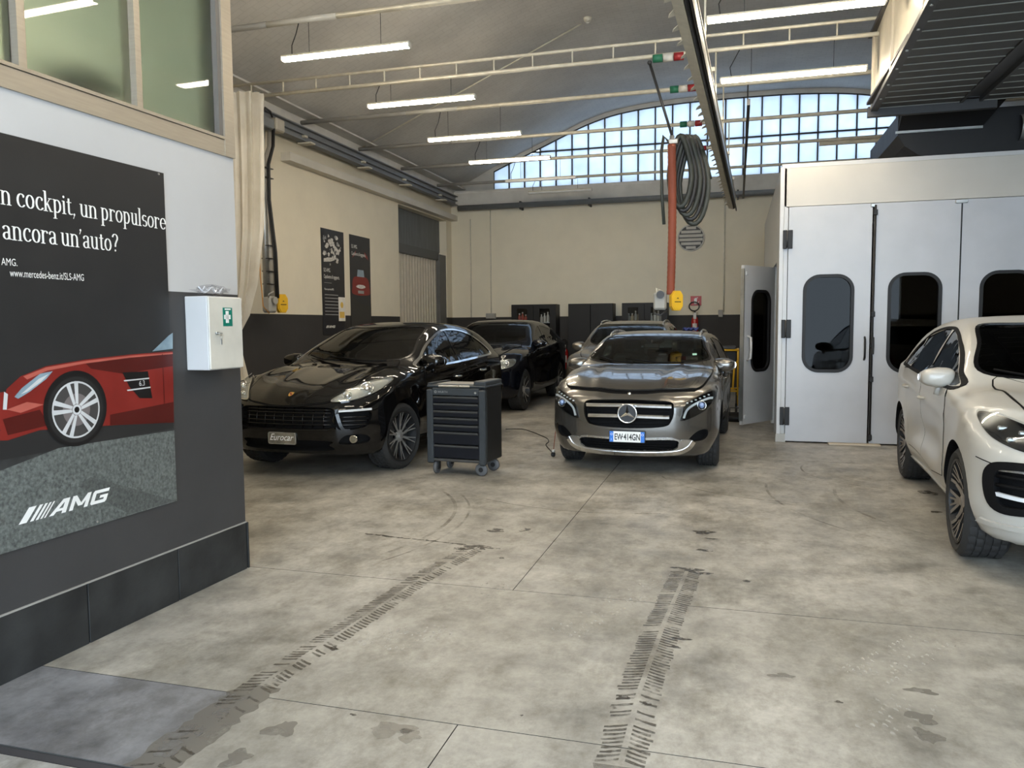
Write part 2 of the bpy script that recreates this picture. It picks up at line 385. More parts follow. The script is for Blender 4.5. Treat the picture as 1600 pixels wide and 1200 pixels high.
# back gable around the arched window
WX0, WX1, WZ0 = -6.2, 6.0, 5.12
def wz(x): return zv(x) - .10
b = MB()
def gable(x0, x1, za, zb, k=8):
    q = np.linspace(x0, x1, k); V = []
    for y in (YB, YB + WT): V += [(x, y, za(x)) for x in q] + [(x, y, zb(x)) for x in q]
    F = []
    for i in range(k - 1): F += [(i, i + 1, k + i + 1, k + i), (2 * k + i, 3 * k + i, 3 * k + i + 1, 2 * k + i + 1), (k + i, k + i + 1, 3 * k + i + 1, 3 * k + i), (i, 2 * k + i, 2 * k + i + 1, i + 1)]
    F += [(0, k, 3 * k, 2 * k), (k - 1, 3 * k - 1, 4 * k - 1, 2 * k - 1)]
    b.add(V, F)
gable(XL, WX0, lambda x: 5.12, lambda x: zv(x) + .02); gable(WX1, XR, lambda x: 5.12, lambda x: zv(x) + .02); gable(WX0, WX1, wz, lambda x: zv(x) + .02, 50)
structure(b.build('wall_gable', M_CORNICE))
# arched window: mullions, transoms, one frosted pane per light
win = structure(empty('window_1', (0, YB, 0)))
nv = 29; mx = [WX0 + (WX1 - WX0) * i / nv for i in range(nv + 1)]
b = MB()
for x in mx: b.span((x - .016, .02, WZ0), (x + .016, .08, wz(x) + .02))
for z in (WZ0 + .015, 6.04): 
    x0 = min(x for x in np.linspace(WX0, WX1, 200) if wz(x) >= z - .02); x1 = max(x for x in np.linspace(WX0, WX1, 200) if wz(x) >= z - .02); b.span((x0, .015, z - .018), (x1, .085, z + .018))
q = np.linspace(WX0, WX1, 60); b.tube([(x, .05, wz(x)) for x in q], .03, 6)
b.build('mullions', DARKSTEEL, win)
for i in range(nv):
    x0, x1 = mx[i] + .012, mx[i + 1] - .012
    for z0, z1 in ((WZ0 + .02, 6.03), (6.05, 9)):
        ta, tb = min(z1, wz(x0)), min(z1, wz(x1))
        if min(ta, tb) < z0 + .03: continue
        p = MB(); p.prism([(x0, z0), (x1, z0), (x1, tb), (x0, ta)], .045, .051); p.build('pane', M_PANE, win)
# sloped gutter band, dark pipe along the back wall, steel beam and ledges along the left wall
b = MB(); b.prism([(YB, 4.74), (YB - .05, 4.76), (YB - .16, 5.05), (YB - .16, 5.12), (YB, 5.12)], XL, XR, 'x'); structure(b.build('trim_1', M_CORNICE))
b = MB(); b.tube([(-7.1, 19.72, 4.66), (XR, 19.72, 4.66)], .07, 10); structure(b.build('trim_2', STEEL_BLUE))
b = MB()
for x in (-5.4, -3.6, -1.8, 0): b.box((x, 19.85, 4.66), (.04, .3, .2))
structure(b.build('trim_3', DARKSTEEL))
b = MB(); b.span((XL, -2, 4.40), (XL + .16, 11.8, 4.5)) if False else b.span((XL, 11.8, 4.36), (XL + .18, YB, 4.50)); structure(b.build('trim_4', world_mat('ledge_plaster', plaster((.62, .58, .50))))) 
b = MB(); b.span((XL, -2, 5.02), (XL + .14, YB, 5.17)); b.span((XL, -2, 5.17), (XL + .42, YB, 5.20)); structure(b.build('trim_5', M_CORNICE))
beam = empty('crane_beam', (-7.2, 0, 4.86)); tag(beam, 'long blue-grey steel I-beam running high along the left wall', 'beam')
b = MB(); b.span((-.07, 10.7, -.012), (.07, YB - .22, .012)); b.span((-.006, 10.7, -.11), (.006, YB - .22, .11)); b.span((-.08, 10.7, .10), (.08, YB - .22, .12)); b.span((-.08, 10.7, -.12), (.08, YB - .22, -.10)); b.build('beam_body', STEEL_BLUE, beam)
for y in (12.2, 14.4, 16.4, 18.6): b = MB(); b.box((-.07, y, -.02), (.28, .10, .06), 0, .01); b.box((.06, y, -.15), (.26, .16, .03), 0, .006); b.build('bracket', CREAM, beam)

# ------------------------------------------------------------------ tie rods, ladder truss
def tie_rod(y, z=5.09, x0=XL + .1, x1=XR, r=.032):
    b = MB(); b.tube([(x0 + 2.0, y, z), (x1, y, z)], r, 8, 0); b.tube([(x0, y, z - .005), (x0 + 1.9, y, z - .002), (x0 + 2.0, y, z)], r * 1.15, 8, 1); b.tube([(x0 + 2.0, y, z), (x0 + 2.9, y, z)], r * 1.08, 8, 2)
    o = b.build('tie_rod', [CREAM, mat('rod_grey', (.30, .29, .27), .5), mat('rod_tape', (.52, .50, .45), .5)]); structure(o)
    k = MB(); k.box((x0 - .05, y, z), (.14, .14, .16), 0, .015); k.build('anchor', CREAM, o)
    return o
GREEN = mat('tape_green', (.02, .16, .09), .5); REDT = mat('tape_red', (.32, .02, .025), .5); WHT = mat('tape_white', (.62, .60, .56), .5)
for y in (6.15, 8.25, 12.25, 14.4, 16.45, 18.65):
    o = tie_rod(y)
    if y > 12:
        for k, m in enumerate((GREEN, WHT, REDT)):
            t_ = MB(); xx = -1.0 + .13 * k; t_.tube([(xx, y, 5.09), (xx + .12, y, 5.09)], .052, 10); t_.build('tape', m, o)
tr = structure(empty('ladder_truss', (0, 10.2, 0)))
b = MB(); b.tube([(XL + .15, 0, 5.11), (XR, 0, 5.11)], .020, 8); b.build('top_chord', CREAM, tr)
b = MB(); b.tube([(XL + .15, 0, 4.93), (XR, 0, 4.93)], .026, 8); b.build('bottom_chord', CREAM, tr)
for i in range(27): b = MB(); x = XL + .55 + .53 * i; b.tube([(x, 0, 4.93), (x, 0, 5.11)], .011, 6); b.build('rung', CREAM, tr)
for k, m in enumerate((GREEN, WHT, REDT)): t_ = MB(); xx = -1.05 + .13 * k; t_.tube([(xx, 0, 4.90), (xx + .12, 0, 4.90)], .05, 10); t_.build('tape', m, tr)
b = MB(); b.tube([(-7.38, 14.5, 5.08), (-2.75, 14.3, zv(-2.75))], .014, 6); structure(b.build('brace_rod', CREAM))
b = MB(); b.tube([(1.5, 16.45, 5.02), (3.1, 16.45, 5.02), (4.4, 16.45, 4.35)], .04, 8); structure(b.build('bent_tie_rod', CREAM))

# ------------------------------------------------------------------ partition of the office at the left, its window and skirting
PA, PB = Vector((-3.073, 4.356, 0)), Vector((-3.128, 2.604, 0)); PDIR = (PA - PB).normalized(); PN = Vector((PDIR.y, -PDIR.x, 0))
def on_wall(x, y):
    """(distance along the partition from its end towards the camera, height) of a pixel"""
    d = _ray(x, y); t = PN.dot(PA - CAMP) / PN.dot(d); p = CAMP + d * t; return (p - PA).dot(-PDIR), p.z
PRZ = math.atan2(-PDIR.y, -PDIR.x) + PI       # local +x points out into the hall after the turn below
def wall_frame(name, kind=None, loc=0.0, out=0.0, z=0.0):
    """Empty on the partition: local x out of the wall, local y back along it from its end, z up"""
    o = empty(name, PA - PDIR * loc + PN * out + Vector((0, 0, z)), math.atan2(PN.y, PN.x))
    return o
# in that frame: x = outwards, y = +PDIR (away from the camera); so points along the wall sit at negative y
L_ = 6.6
w_ = structure(wall_frame('wall_office'))
b = MB(); b.span((-.14, -L_, 0), (0, 0, 2.64)); b.build('partition', M_PART, w_)
M_OFFICE = world_mat('office_wall_paint', plaster((.62, .63, .54)))
for nm, a, c in (('wall_office_end', (-4.2, -.14, 0), (-.14, 0, 4.3)), ('wall_office_rear', (-4.2, -L_, 0), (-4.06, -.14, 4.3)), ('ceiling_office', (-4.2, -L_, 4.3), (.02, 0, 4.42)), ('floor_office', (-4.06, -L_, 2.4), (-.14, -.14, 2.5))):
    s_ = wall_frame(nm); structure(s_); b = MB(); b.span(a, c); b.build('plaster_face', M_OFFICE, s_)
for a, c in ((.012, .636), (.640, 1.272), (1.276, 1.908), (1.912, 2.544), (2.548, 3.18), (3.184, 3.82)):
    t_ = MB(); t_.box((.0065, -(a + c) / 2, .152), (.013, c - a - .003, .304), 0, .002); t_.build('tile', M_TILE, w_)
t_ = MB(); t_.span((0, -3.83, .304), (.010, 0, .311)); t_.build('tile_cap', mat('grout_cap', (.30, .29, .27), .8), w_)
t_ = MB(); t_.box((-.06, .0065, .152), (.15, .013, .304), 0, .002); t_.build('tile', M_TILE, w_)
w2 = structure(wall_frame('window_2'))
b = MB(); b.span((-.10, -L_, 2.64), (.012, -.095, 2.735)); b.build('sill_rail', FRAME_ALU, w2)
b = MB(); b.span((-.10, -L_, 2.738), (.020, -.095, 2.755)); b.build('glazing_bead', FRAME_ALU, w2)
b = MB(); b.span((-.10, -L_, 4.2), (.012, 0, 4.3)); b.build('head_rail', FRAME_ALU, w2)
b = MB(); b.span((-.10, -.095, 2.64), (.018, .0, 4.3)); b.build('corner_post', FRAME_ALU, w2)
b = MB(); b.span((-.08, -.13, 2.75), (.006, -.097, 4.2)); b.build('inner_stile', mat('stile_dark', (.13, .12, .11), .5), w2)
for y in (.775, 1.475, 2.2, 2.9): b = MB(); b.span((-.08, -y - .026, 2.755), (.012, -y + .010, 4.2)); b.span((-.08, -y + .012, 2.755), (.006, -y + .022, 4.2)); b.build('mullion', FRAME_ALU, w2)
def frosted_see_through(name, tint, rough):
    m = bpy.data.materials.new(name); m.use_nodes = True; nt = m.node_tree; N = nt.nodes; L = nt.links; N.remove(N['Principled BSDF'])
    g = N.new('ShaderNodeNewGeometry'); n = n_noise(nt, g.outputs['Position'], 1.1, 3); c = Vector(tint); col_ = n_ramp(nt, n, [(.3, tuple(c * .92)), (.7, tuple(c))])
    r = N.new('ShaderNodeBsdfRefraction'); r.inputs['IOR'].default_value = 1.35; r.inputs['Roughness'].default_value = rough; L.new(col_, r.inputs['Color'])
    gs = N.new('ShaderNodeBsdfGlossy'); gs.inputs['Roughness'].default_value = .015; fr = N.new('ShaderNodeFresnel'); fr.inputs['IOR'].default_value = 1.5
    mx = N.new('ShaderNodeMixShader'); L.new(front_only(nt, fr.outputs[0]), mx.inputs[0]); L.new(r.outputs[0], mx.inputs[1]); L.new(gs.outputs[0], mx.inputs[2]); L.new(mx.outputs[0], N['Material Output'].inputs['Surface']); MATS[name] = m; return m
M_OFF = frosted_see_through('office_frosted_glass', (.90, .93, .87), .42)
edges = [.13, .765, 1.501, 2.226, 2.926, L_]
for a, c in zip(edges[:-1], edges[1:]): b = MB(); b.span((-.034, -c + .01, 2.75), (-.028, -a - .004, 4.2)); b.build('pane', M_OFF, w2)
# what stands in the office, seen as blurs through the panes
cb = wall_frame('filing_cabinet', None, .62, -.62, 2.5); tag(cb, 'dark cabinet blurred behind the frosted office pane, low right corner', 'cabinet')
b = MB(); b.box((0, 0, .27), (.35, .3, .54), 0, .01); b.build('cabinet_body', DARKSTEEL, cb)
b = MB(); b.box((.178, 0, .15), (.006, .26, .2), 0, .003); b.build('drawer', BLACKMET, cb)
b = MB(); b.box((.178, 0, .40), (.006, .26, .2), 0, .003); b.build('drawer', BLACKMET, cb)
wd = wall_frame('wardrobe', None, 2.0, -1.0, 2.5); tag(wd, 'tall dark wardrobe blurred behind the middle office pane', 'wardrobe')
b = MB(); b.box((0, 0, .62), (.5, 1.05, 1.24), 0, .01); b.build('wardrobe_body', DARKSTEEL, wd)
for s_ in (-1, 1): b = MB(); b.box((.253, s_ * .26, .62), (.006, .50, 1.18), 0, .002); b.build('door', BLACKMET, wd)
lp = wall_frame('office_lamp', None, 1.3, -2.2, 4.20); tag(lp, 'office ceiling lamp glowing behind the frosted panes', 'lamp')
b = MB(); b.box((0, 0, .05), (.9, .25, .06), 0, .01); b.build('lamp_housing', WHITE_MET, lp)
b = MB(); b.box((0, 0, .012), (.86, .2, .02), 0, .005); b.build('diffuser', mat('office_glow', (1, 1, 1), emit=(1, .97, .80), estr=23), lp)
# ------------------------------------------------------------------ cars
class Shape:
    """A car body as an implicit surface: top, side, front, rear and floor limits blended together."""
    def __init__(s, **k):
        s.__dict__.update(k); s.fprof = hermite(s.prof); s.fbelt = hermite(s.belt); s.fw = hermite(s.width); s.ff = hermite(s.front); s.fr = hermite(s.rear); s.fb = hermite(s.bottom)
    def f(s, P, off=0.0):
        ax = np.abs(P[:, 0]); y = P[:, 1]; z = P[:, 2]
        W = s.fw(y); zp = s.fprof(y); e = 1e-3; sl = (s.fprof(y + e) - s.fprof(y - e)) / (2 * e)
        hood = 1 - sst(s.ws - .35, s.ws + .1, y)
        q = ax / W
        zt = zp - (s.crown * (1 - hood) + s.hcrown * hood) * q ** 2.4
        zt = zt + hood * (s.fender * np.exp(-((ax - s.fx) / .13) ** 2) + s.rib * (np.exp(-((ax - s.rx - .10 * (y - s.ws)) / .07) ** 2)))
        ft = (z - zt) / np.sqrt(1 + sl * sl)
        zb = s.fbelt(y); h = z - zb; hp = np.maximum(h, 0)
        w_ = W - s.shoulder * sst(-.02, .07, h) - s.t1 * hp - s.t2 * hp ** 2 - hp * s.taper * np.maximum(y - .9, 0) ** 1.5
        w_ = w_ - s.tuck * np.maximum((.50 - z) / .3, 0) ** 2
        dm = sst(-.95, -.25, y) * (1 - sst(.5, 1.0, y))
        w_ = w_ - s.scoop * np.exp(-((z - .60) / .13) ** 2) * dm + s.crease * np.exp(-((z - zb + .16 - .02 * y) / .035) ** 2) * sst(-1.2, -.6, y)
        for yw in (s.yf, s.yr):
            r = np.sqrt((y - yw) ** 2 + (z - s.R) ** 2); w_ = w_ + s.flare * np.exp(-((r - s.Ra + .01) / .13) ** 2) * sst(.2, .5, z)
        fs = (ax - w_) * .93
        ff = s.ff(z) + s.fcurve * (ax / .95) ** s.fpow - y
        fr = y - s.fr(z) + s.rcurve * (ax / .95) ** 3
        fb = s.fb(y) - z
        a = smax(ft, fs, .10); a = smax(a, ff, .13); a = smax(a, fr, .12); a = smax(a, fb, .06)
        return a + off
    def grad(s, P, off=0.0):
        e = 2e-3; G = np.stack([s.f(P + d) - s.f(P - d) for d in np.eye(3) * e], 1)
        return G / np.maximum(np.linalg.norm(G, axis=1, keepdims=True), 1e-9)
    def rays(s, O, D, off=0.0, tmax=3.0, extra=None):
        fn = (lambda Q: s.f(Q, off)) if extra is None else (lambda Q: smax(s.f(Q, off), extra(Q), .03))
        lo = np.zeros(len(O)); hi = np.full(len(O), tmax)
        for _ in range(34):
            m = (lo + hi) / 2; inside = fn(O + D * m[:, None]) < 0; lo = np.where(inside, m, lo); hi = np.where(inside, hi, m)
        return O + D * ((lo + hi) / 2)[:, None]
    def shell(s, y0, y1, zc, nphi=112, nst=110, ncap=30, off=0.0, extra=None):
        """closed grid found by shooting rays from a spine"""
        O = []; D = []
        ph = (np.arange(nphi) + .5) / nphi * 2 * PI
        def ringp(yy, el):
            for a in ph: O.append((0, yy, zc)); D.append((math.cos(a) * math.cos(el), math.sin(el), math.sin(a) * math.cos(el)))
        for i in range(ncap): ringp(y0, -PI / 2 + (i + .35) / ncap * PI / 2)
        for i in range(nst + 1): ringp(y0 + (y1 - y0) * i / nst, 0)
        for i in range(ncap - 1, -1, -1): ringp(y1, PI / 2 - (i + .35) / ncap * PI / 2)
        P = s.rays(np.array(O, float), np.array(D, float), off, extra=extra)
        rows = ncap * 2 + nst + 1
        Fs = [(i * nphi + j, i * nphi + (j + 1) % nphi, (i + 1) * nphi + (j + 1) % nphi, (i + 1) * nphi + j) for i in range(rows - 1) for j in range(nphi)]
        Fs += [tuple(range(nphi))[::-1], tuple((rows - 1) * nphi + j for j in range(nphi))]
        return P, Fs
    def project(s, uv, ax):
        """points of an outline onto the body: ax 'y' from the front, '-y' from the rear, 'x'/'-x' from a side, 'z' from above"""
        uv = np.array(uv, float); n = len(uv); P = np.zeros((n, 3)); D = np.zeros(3)
        k = {'y': (0, 2, 1), 'x': (1, 2, 0), 'z': (0, 1, 2)}[ax[-1]]
        P[:, k[0]] = uv[:, 0]; P[:, k[1]] = uv[:, 1]
        st = {'y': -3., '-y': 3., 'x': 1.4, '-x': -1.4, 'z': 2.2}[ax]; sg = -np.sign(st)
        ts = np.linspace(0, abs(st) + .6, 96); m_ = len(ts)
        B = np.repeat(P[None], m_, 0); B[:, :, k[2]] = (st + sg * ts)[:, None]; ins = (s.f(B.reshape(-1, 3)) < 0).reshape(m_, n)
        first = np.where(ins.any(0), ins.argmax(0), np.argmin(np.abs(ts - abs(st)))); hi = ts[first]; lo = hi - (ts[1] - ts[0])
        for _ in range(14):
            m = (lo + hi) / 2; P[:, k[2]] = st + sg * m; ins = s.f(P) < 0; hi = np.where(ins, m, hi); lo = np.where(ins, lo, m)
        P[:, k[2]] = st + sg * hi
        return P

def grid_poly(outline, step):
    """triangulated outline cut along a regular grid: (points, faces, boundary loop order)"""
    b = bmesh.new(); vs = [b.verts.new((p[0], p[1], 0)) for p in outline]; b.faces.new(vs)
    bmesh.ops.triangulate(b, faces=b.faces[:])
    for k in (0, 1):
        a0 = min(p[k] for p in outline); a1 = max(p[k] for p in outline); n = max(1, int((a1 - a0) / step))
        for i in range(1, n):
            c = [0, 0, 0]; c[k] = a0 + (a1 - a0) * i / n; no = [0, 0, 0]; no[k] = 1
            bmesh.ops.bisect_plane(b, geom=b.verts[:] + b.edges[:] + b.faces[:], plane_co=c, plane_no=no, dist=1e-6)
    bmesh.ops.remove_doubles(b, verts=b.verts[:], dist=1e-5)
    b.verts.ensure_lookup_table(); b.verts.index_update()
    V = [(v.co.x, v.co.y) for v in b.verts]; Fs = [tuple(v.index for v in f.verts) for f in b.faces]
    E = [(e.verts[0].index, e.verts[1].index) for e in b.edges if len(e.link_faces) == 1]
    be = []
    for e in b.edges:
        if len(e.link_faces) == 1:
            f = e.link_faces[0]
            for l in f.loops:
                if l.edge == e: be.append((l.vert.index, l.link_loop_next.vert.index))
    b.free()
    return V, Fs, be

def offs(poly, d):
    """outline pushed outwards by d (counter-clockwise outlines)"""
    n = len(poly); A = sum(poly[i][0] * poly[(i + 1) % n][1] - poly[(i + 1) % n][0] * poly[i][1] for i in range(n)); sg = 1 if A > 0 else -1
    out = []
    for i in range(n):
        p, q, r = Vector(poly[i - 1]), Vector(poly[i]), Vector(poly[(i + 1) % n])
        a = (q - p).normalized(); c = (r - q).normalized(); na = Vector((a.y, -a.x)) * sg; nc = Vector((c.y, -c.x)) * sg; m = na + nc
        m = m / max(m.length_squared / 2, .5) if m.length > 1e-6 else na
        out.append((q.x + m.x * d, q.y + m.y * d))
    return out

def smooth_poly(pts, n=5, closed=True):
    """Catmull-Rom rounding of an outline"""
    k = len(pts); out = []; n = n * 2 if closed else n
    rng = range(k) if closed else range(k - 1)
    for i in rng:
        g = (lambda j: pts[j % k]) if closed else (lambda j: pts[min(max(j, 0), k - 1)])
        p0, p1, p2, p3 = map(Vector, (g(i - 1), g(i), g(i + 1), g(i + 2)))
        for j in range(n):
            t = j / n; q = .5 * (2 * p1 + (p2 - p0) * t + (2 * p0 - 5 * p1 + 4 * p2 - p3) * t * t + (3 * p1 - p0 - 3 * p2 + p3) * t ** 3); out.append(tuple(q))
    if not closed: out.append(tuple(pts[-1]))
    return out

def dens(ol, d=.04):
    out = []
    for p, q in zip(ol, ol[1:] + ol[:1]):
        k = max(1, int(math.dist(p, q) / d)); out += [(p[0] + (q[0] - p[0]) * i / k, p[1] + (q[1] - p[1]) * i / k) for i in range(k)]
    return out

def slab(s, outline, ax, o1, o2, step=.05):
    """closed solid that follows the body: outer face at +o1, inner face at +o2 along the normal; (V, F, n_outer_verts)"""
    uv, Fs, be = grid_poly(outline, step); P = s.project(uv, ax); N = s.grad(P); n = len(P)
    if ax in ('x', '-x'): P[:, 0] = np.where(np.abs(P[:, 0]) < .02, .5 * (1 if ax == 'x' else -1), P[:, 0])
    V = np.vstack([P + N * o1, P + N * o2])
    F = list(Fs) + [tuple(n + i for i in f[::-1]) for f in Fs] + [(a, n + a, n + b, b) for a, b in be]
    return V, F, n, len(Fs)

def slab_obj(s, name, outline, ax, o1, o2, m, parent, step=.05):
    V, F, n, nf = slab(s, outline, ax, o1, o2, step)
    me = bpy.data.meshes.new(name); me.from_pydata([tuple(v) for v in V], [], F); me.materials.append(m)
    sm = np.zeros(len(F), bool); sm[:2 * nf] = True; me.polygons.foreach_set('use_smooth', sm)
    b = bmesh.new(); b.from_mesh(me); bmesh.ops.recalc_face_normals(b, faces=b.faces); b.to_mesh(me); b.free()
    for e in me.edges:
        pass
    me.update()
    # sharp rim so the face keeps its own shading
    att = me.attributes.new('sharp_edge', 'BOOLEAN', 'EDGE'); ek = {}
    side = set()
    for f in F[2 * nf:]:
        for i in range(4): side.add(tuple(sorted((f[i], f[(i + 1) % 4]))))
    fl = [tuple(sorted(e.vertices)) in side for e in me.edges]; att.data.foreach_set('value', fl)
    return obj(name, me, parent)

def strip_obj(s, name, path, ax, wid, o1, o2, m, parent, n=6, closed=False, step=.04):
    """band of constant width along a path laid on the body"""
    pts = smooth_poly(path, n, closed) if n else path
    L = []; Rr = []
    k = len(pts)
    for i in range(k):
        a = Vector(pts[(i - 1) % k] if closed else pts[max(i - 1, 0)]); b = Vector(pts[(i + 1) % k] if closed else pts[min(i + 1, k - 1)]); t = (b - a).normalized(); nn = Vector((-t.y, t.x)); p = Vector(pts[i])
        L.append(tuple(p + nn * wid / 2)); Rr.append(tuple(p - nn * wid / 2))
    uv = L + Rr; P = s.project(uv, ax); N = s.grad(P)
    V = np.vstack([P + N * o1, P + N * o2]); K = 2 * k; F = []
    for i in range(k if closed else k - 1):
        j = (i + 1) % k
        F += [(i, j, k + j, k + i), (K + i, K + k + i, K + k + j, K + j), (i, K + i, K + j, j), (k + i, k + j, K + k + j, K + k + i)]
    if not closed: F += [(0, k, K + k, K), (k - 1, K + k - 1, K + K - 1, K - 1)]
    mb = MB(); mb.add(V, F, 0, False)
    return mb.build(name, m, parent)

def shoot_mesh(V, F, mats, mi=0):
    me = bpy.data.meshes.new('solid'); me.from_pydata([tuple(v) for v in V], [], F)
    for q in mats: me.materials.append(q)
    b = bmesh.new(); b.from_mesh(me); bmesh.ops.recalc_face_normals(b, faces=b.faces); b.to_mesh(me); b.free()
    me.polygons.foreach_set('material_index', [mi] * len(me.polygons))
    return me

def carve(me, cutters, mats):
    """boolean difference of a mesh with a list of closed solids (V, F)"""
    o = bpy.data.objects.new('carving', me); COL.objects.link(o); tmp = []
    for V, F, mi in cutters:
        c = bpy.data.objects.new('cutter', shoot_mesh(V, F, mats, mi)); COL.objects.link(c); tmp.append(c)
        md = o.modifiers.new('b', 'BOOLEAN'); md.operation = 'DIFFERENCE'; md.solver = 'EXACT'; md.object = c; md.material_mode = 'INDEX'
    dg = bpy.context.evaluated_depsgraph_get(); out = bpy.data.meshes.new_from_object(o.evaluated_get(dg))
    for c in tmp: bpy.data.objects.remove(c)
    bpy.data.objects.remove(o)
    return out

def cyl_solid(c, r, x0, x1, n=56):
    V = [(x, c[0] + r * math.cos(2 * PI * i / n), c[1] + r * math.sin(2 * PI * i / n)) for x in (x0, x1) for i in range(n)]
    F = [tuple(range(n)), tuple(range(n, 2 * n))[::-1]] + [(i, n + i, n + (i + 1) % n, (i + 1) % n) for i in range(n)]
    return V, F

def body_mesh(s, mats, side_windows, windshield, rear_window, intakes):
    """paint shell with wheel wells, cabin, window openings and intakes cut in; slot 0 paint, slot 1 dark liner"""
    P, Fs = s.shell(s.y0 + .85, s.y1 - .75, .66)
    me = shoot_mesh(P, Fs, mats)
    cut = []
    for yw in (s.yf, s.yr):
        for sg in (-1, 1): cut.append((*cyl_solid((yw, s.R + .01), s.Ra, sg * .52, sg * 1.25), 1))
    cab = lambda Q: np.maximum(np.maximum(s.cab[0] - Q[:, 1], Q[:, 1] - s.cab[1]), .52 - Q[:, 2])
    CP, CF = s.shell(s.cab[0] + .5, s.cab[1] - .5, 1.02, 48, 30, 12, off=.055, extra=cab)
    cut.append((CP, CF, 1))
    for o in side_windows:
        for ax in ('x', '-x'):
            V, F, _, _ = slab(s, o, ax, .05, -.13, .08); cut.append((V, F, 1))
    for o, ax in ((windshield, 'z'), (rear_window, 'z')):
        V, F, _, _ = slab(s, o, ax, .05, -.14, .10); cut.append((V, F, 1))
    for o, d in intakes:
        V, F, _, _ = slab(s, o, 'y', .05, -d, .06); cut.append((V, F, 1))
    out = carve(me, cut, mats)
    n = len(out.vertices); co = np.empty(n * 3); out.vertices.foreach_get('co', co); co = co.reshape(-1, 3)
    N = s.grad(co); lp = np.empty(len(out.loops), int); out.loops.foreach_get('vertex_index', lp)
    on = np.abs(s.f(co)) < .004
    ln = N[lp].copy(); out.polygons.foreach_set('use_smooth', [True] * len(out.polygons))
    for p in out.polygons:
        fn = np.array(p.normal); a = p.loop_start; b = a + p.loop_total
        if p.material_index == 1 or not on[lp[a:b]].all() or (ln[a:b] @ fn).min() < .3: ln[a:b] = fn
    out.normals_split_custom_set([tuple(v) for v in ln])
    return out

# -------- wheels
def wheel_meshes(R, width, rim_r, spokes, style, rim_mat, face_mat, tyre_mat, disc_mat, block=72):
    """tyre, rim and brake disc of a road wheel; axle along x, outer face at +x"""
    h = width / 2; n = block * 2
    rows = [(rim_r - .005, -h + .03), (rim_r + .02, -h + .004), (rim_r + (R - rim_r) * .55, -h - .004), (R - .026, -h + .006), (R - .008, -h + .022)]
    tr = []
    gw = (width - .044) / 5
    for k in range(5):
        a = -h + .022 + gw * k
        tr += [(R, a + .003), (R, a + gw - .008)]
        if k < 4: tr += [(R - .009, a + gw - .006), (R - .009, a + gw + .001)]
    prof = rows + tr + [(r, -y) for r, y in reversed(rows)]
    nr = len(rows); nt = len(tr)
    def mod(i, j, r):
        if nr <= i < nr + nt and r > R - .004:
            k = (i - nr) // 4
            jj = j + (k % 2) + (1 if i - nr > 8 else 0)
            if jj % 4 == 0: return r - .009
        return r
    t = MB(); t.lathe(prof, ax='x', n=n, mod=mod, smooth=True)
    tm = t.mesh('tyre', tyre_mat)
    tm.set_sharp_from_angle(angle=R_(32))
    r = MB()
    rr = rim_r
    r.lathe([(rr + .006, h - .012), (rr + .004, h - .004), (rr - .010, h - .006), (rr - .016, h - .03), (rr - .03, h - .06), (rr - .035, -h + .03), (rr + .004, -h + .01)], ax='x', n=56)
    hub = .062
    xo = h - .035
    r.lathe([(.0, xo + .004), (.03, xo + .004), (.034, xo - .002), (hub, xo - .012), (hub + .01, xo - .022), (.05, xo - .05)], ax='x', n=28, m=1)
    def spoke(a0, a1, w0, w1, m=1, x0=xo - .012, x1=h - .012, r0=.06, r1=rr - .008, th=.03):
        """bar from angle a0 at the hub to angle a1 at the rim"""
        segs = 5; V = []
        for i in range(segs + 1):
            t_ = i / segs; a = a0 + (a1 - a0) * t_ ** .8; rad = r0 + (r1 - r0) * t_; wd = (w0 + (w1 - w0) * t_) / 2; x = x0 + (x1 - x0) * t_ ** 1.6
            c = Vector((0, rad * math.cos(a), rad * math.sin(a))); tg = Vector((0, -math.sin(a), math.cos(a)))
            for q, dx in ((-1, 0), (1, 0), (.7, -th), (-.7, -th)): V.append(c + tg * wd * q + Vector((x + dx, 0, 0)))
        F = [(i * 4 + j, i * 4 + (j + 1) % 4, i * 4 + 4 + (j + 1) % 4, i * 4 + 4 + j) for i in range(segs) for j in range(4)] + [(0, 3, 2, 1), (segs * 4, segs * 4 + 1, segs * 4 + 2, segs * 4 + 3)]
        mats_ = m
        o = len(r.f); r.add(V, F, 0)
        for i in range(segs): r.m[o + i * 4] = m
    for k in range(spokes):
        a = 2 * PI * k / spokes + PI / 2
        if style == 'turbine':       # pairs of thin spokes, slightly swept
            g = .5 * PI / spokes
            spoke(a, a - g * .55, .022, .014); spoke(a + .05, a + g * .75, .018, .014)
        elif style == 'wye':         # Y spokes with a dark web between
            g = PI / spokes
            spoke(a, a, .056, .034, r1=.15, x1=h - .022); spoke(a - .10, a - g * .66, .024, .026, r0=.11); spoke(a + .10, a + g * .66, .024, .026, r0=.11); spoke(a - .03, a - g * .22, .016, .014, r0=.14); spoke(a + .03, a + g * .22, .016, .014, r0=.14); spoke(a, a, .014, .012, m=0, r0=.11, x0=xo - .025, x1=h - .02)
        elif style == 'double':
            g = PI / spokes
            spoke(a - .09, a - g * .50, .030, .026); spoke(a + .09, a + g * .50, .030, .026)
        else:
            spoke(a, a, .055, .045)
    rm = r.mesh('rim', [rim_mat, face_mat]); rm.set_sharp_from_angle(angle=R_(35))
    d = MB(); d.lathe([(.06, h - .10), (rr * .78, h - .10), (rr * .78, h - .13), (.06, h - .13)], ax='x', n=40)
    d.box((h - .11, 0, rr * .62), (.09, .22, .10), 1, .02)
    dm = d.mesh('brake_disc', [disc_mat, rim_mat])
    return tm, rm, dm

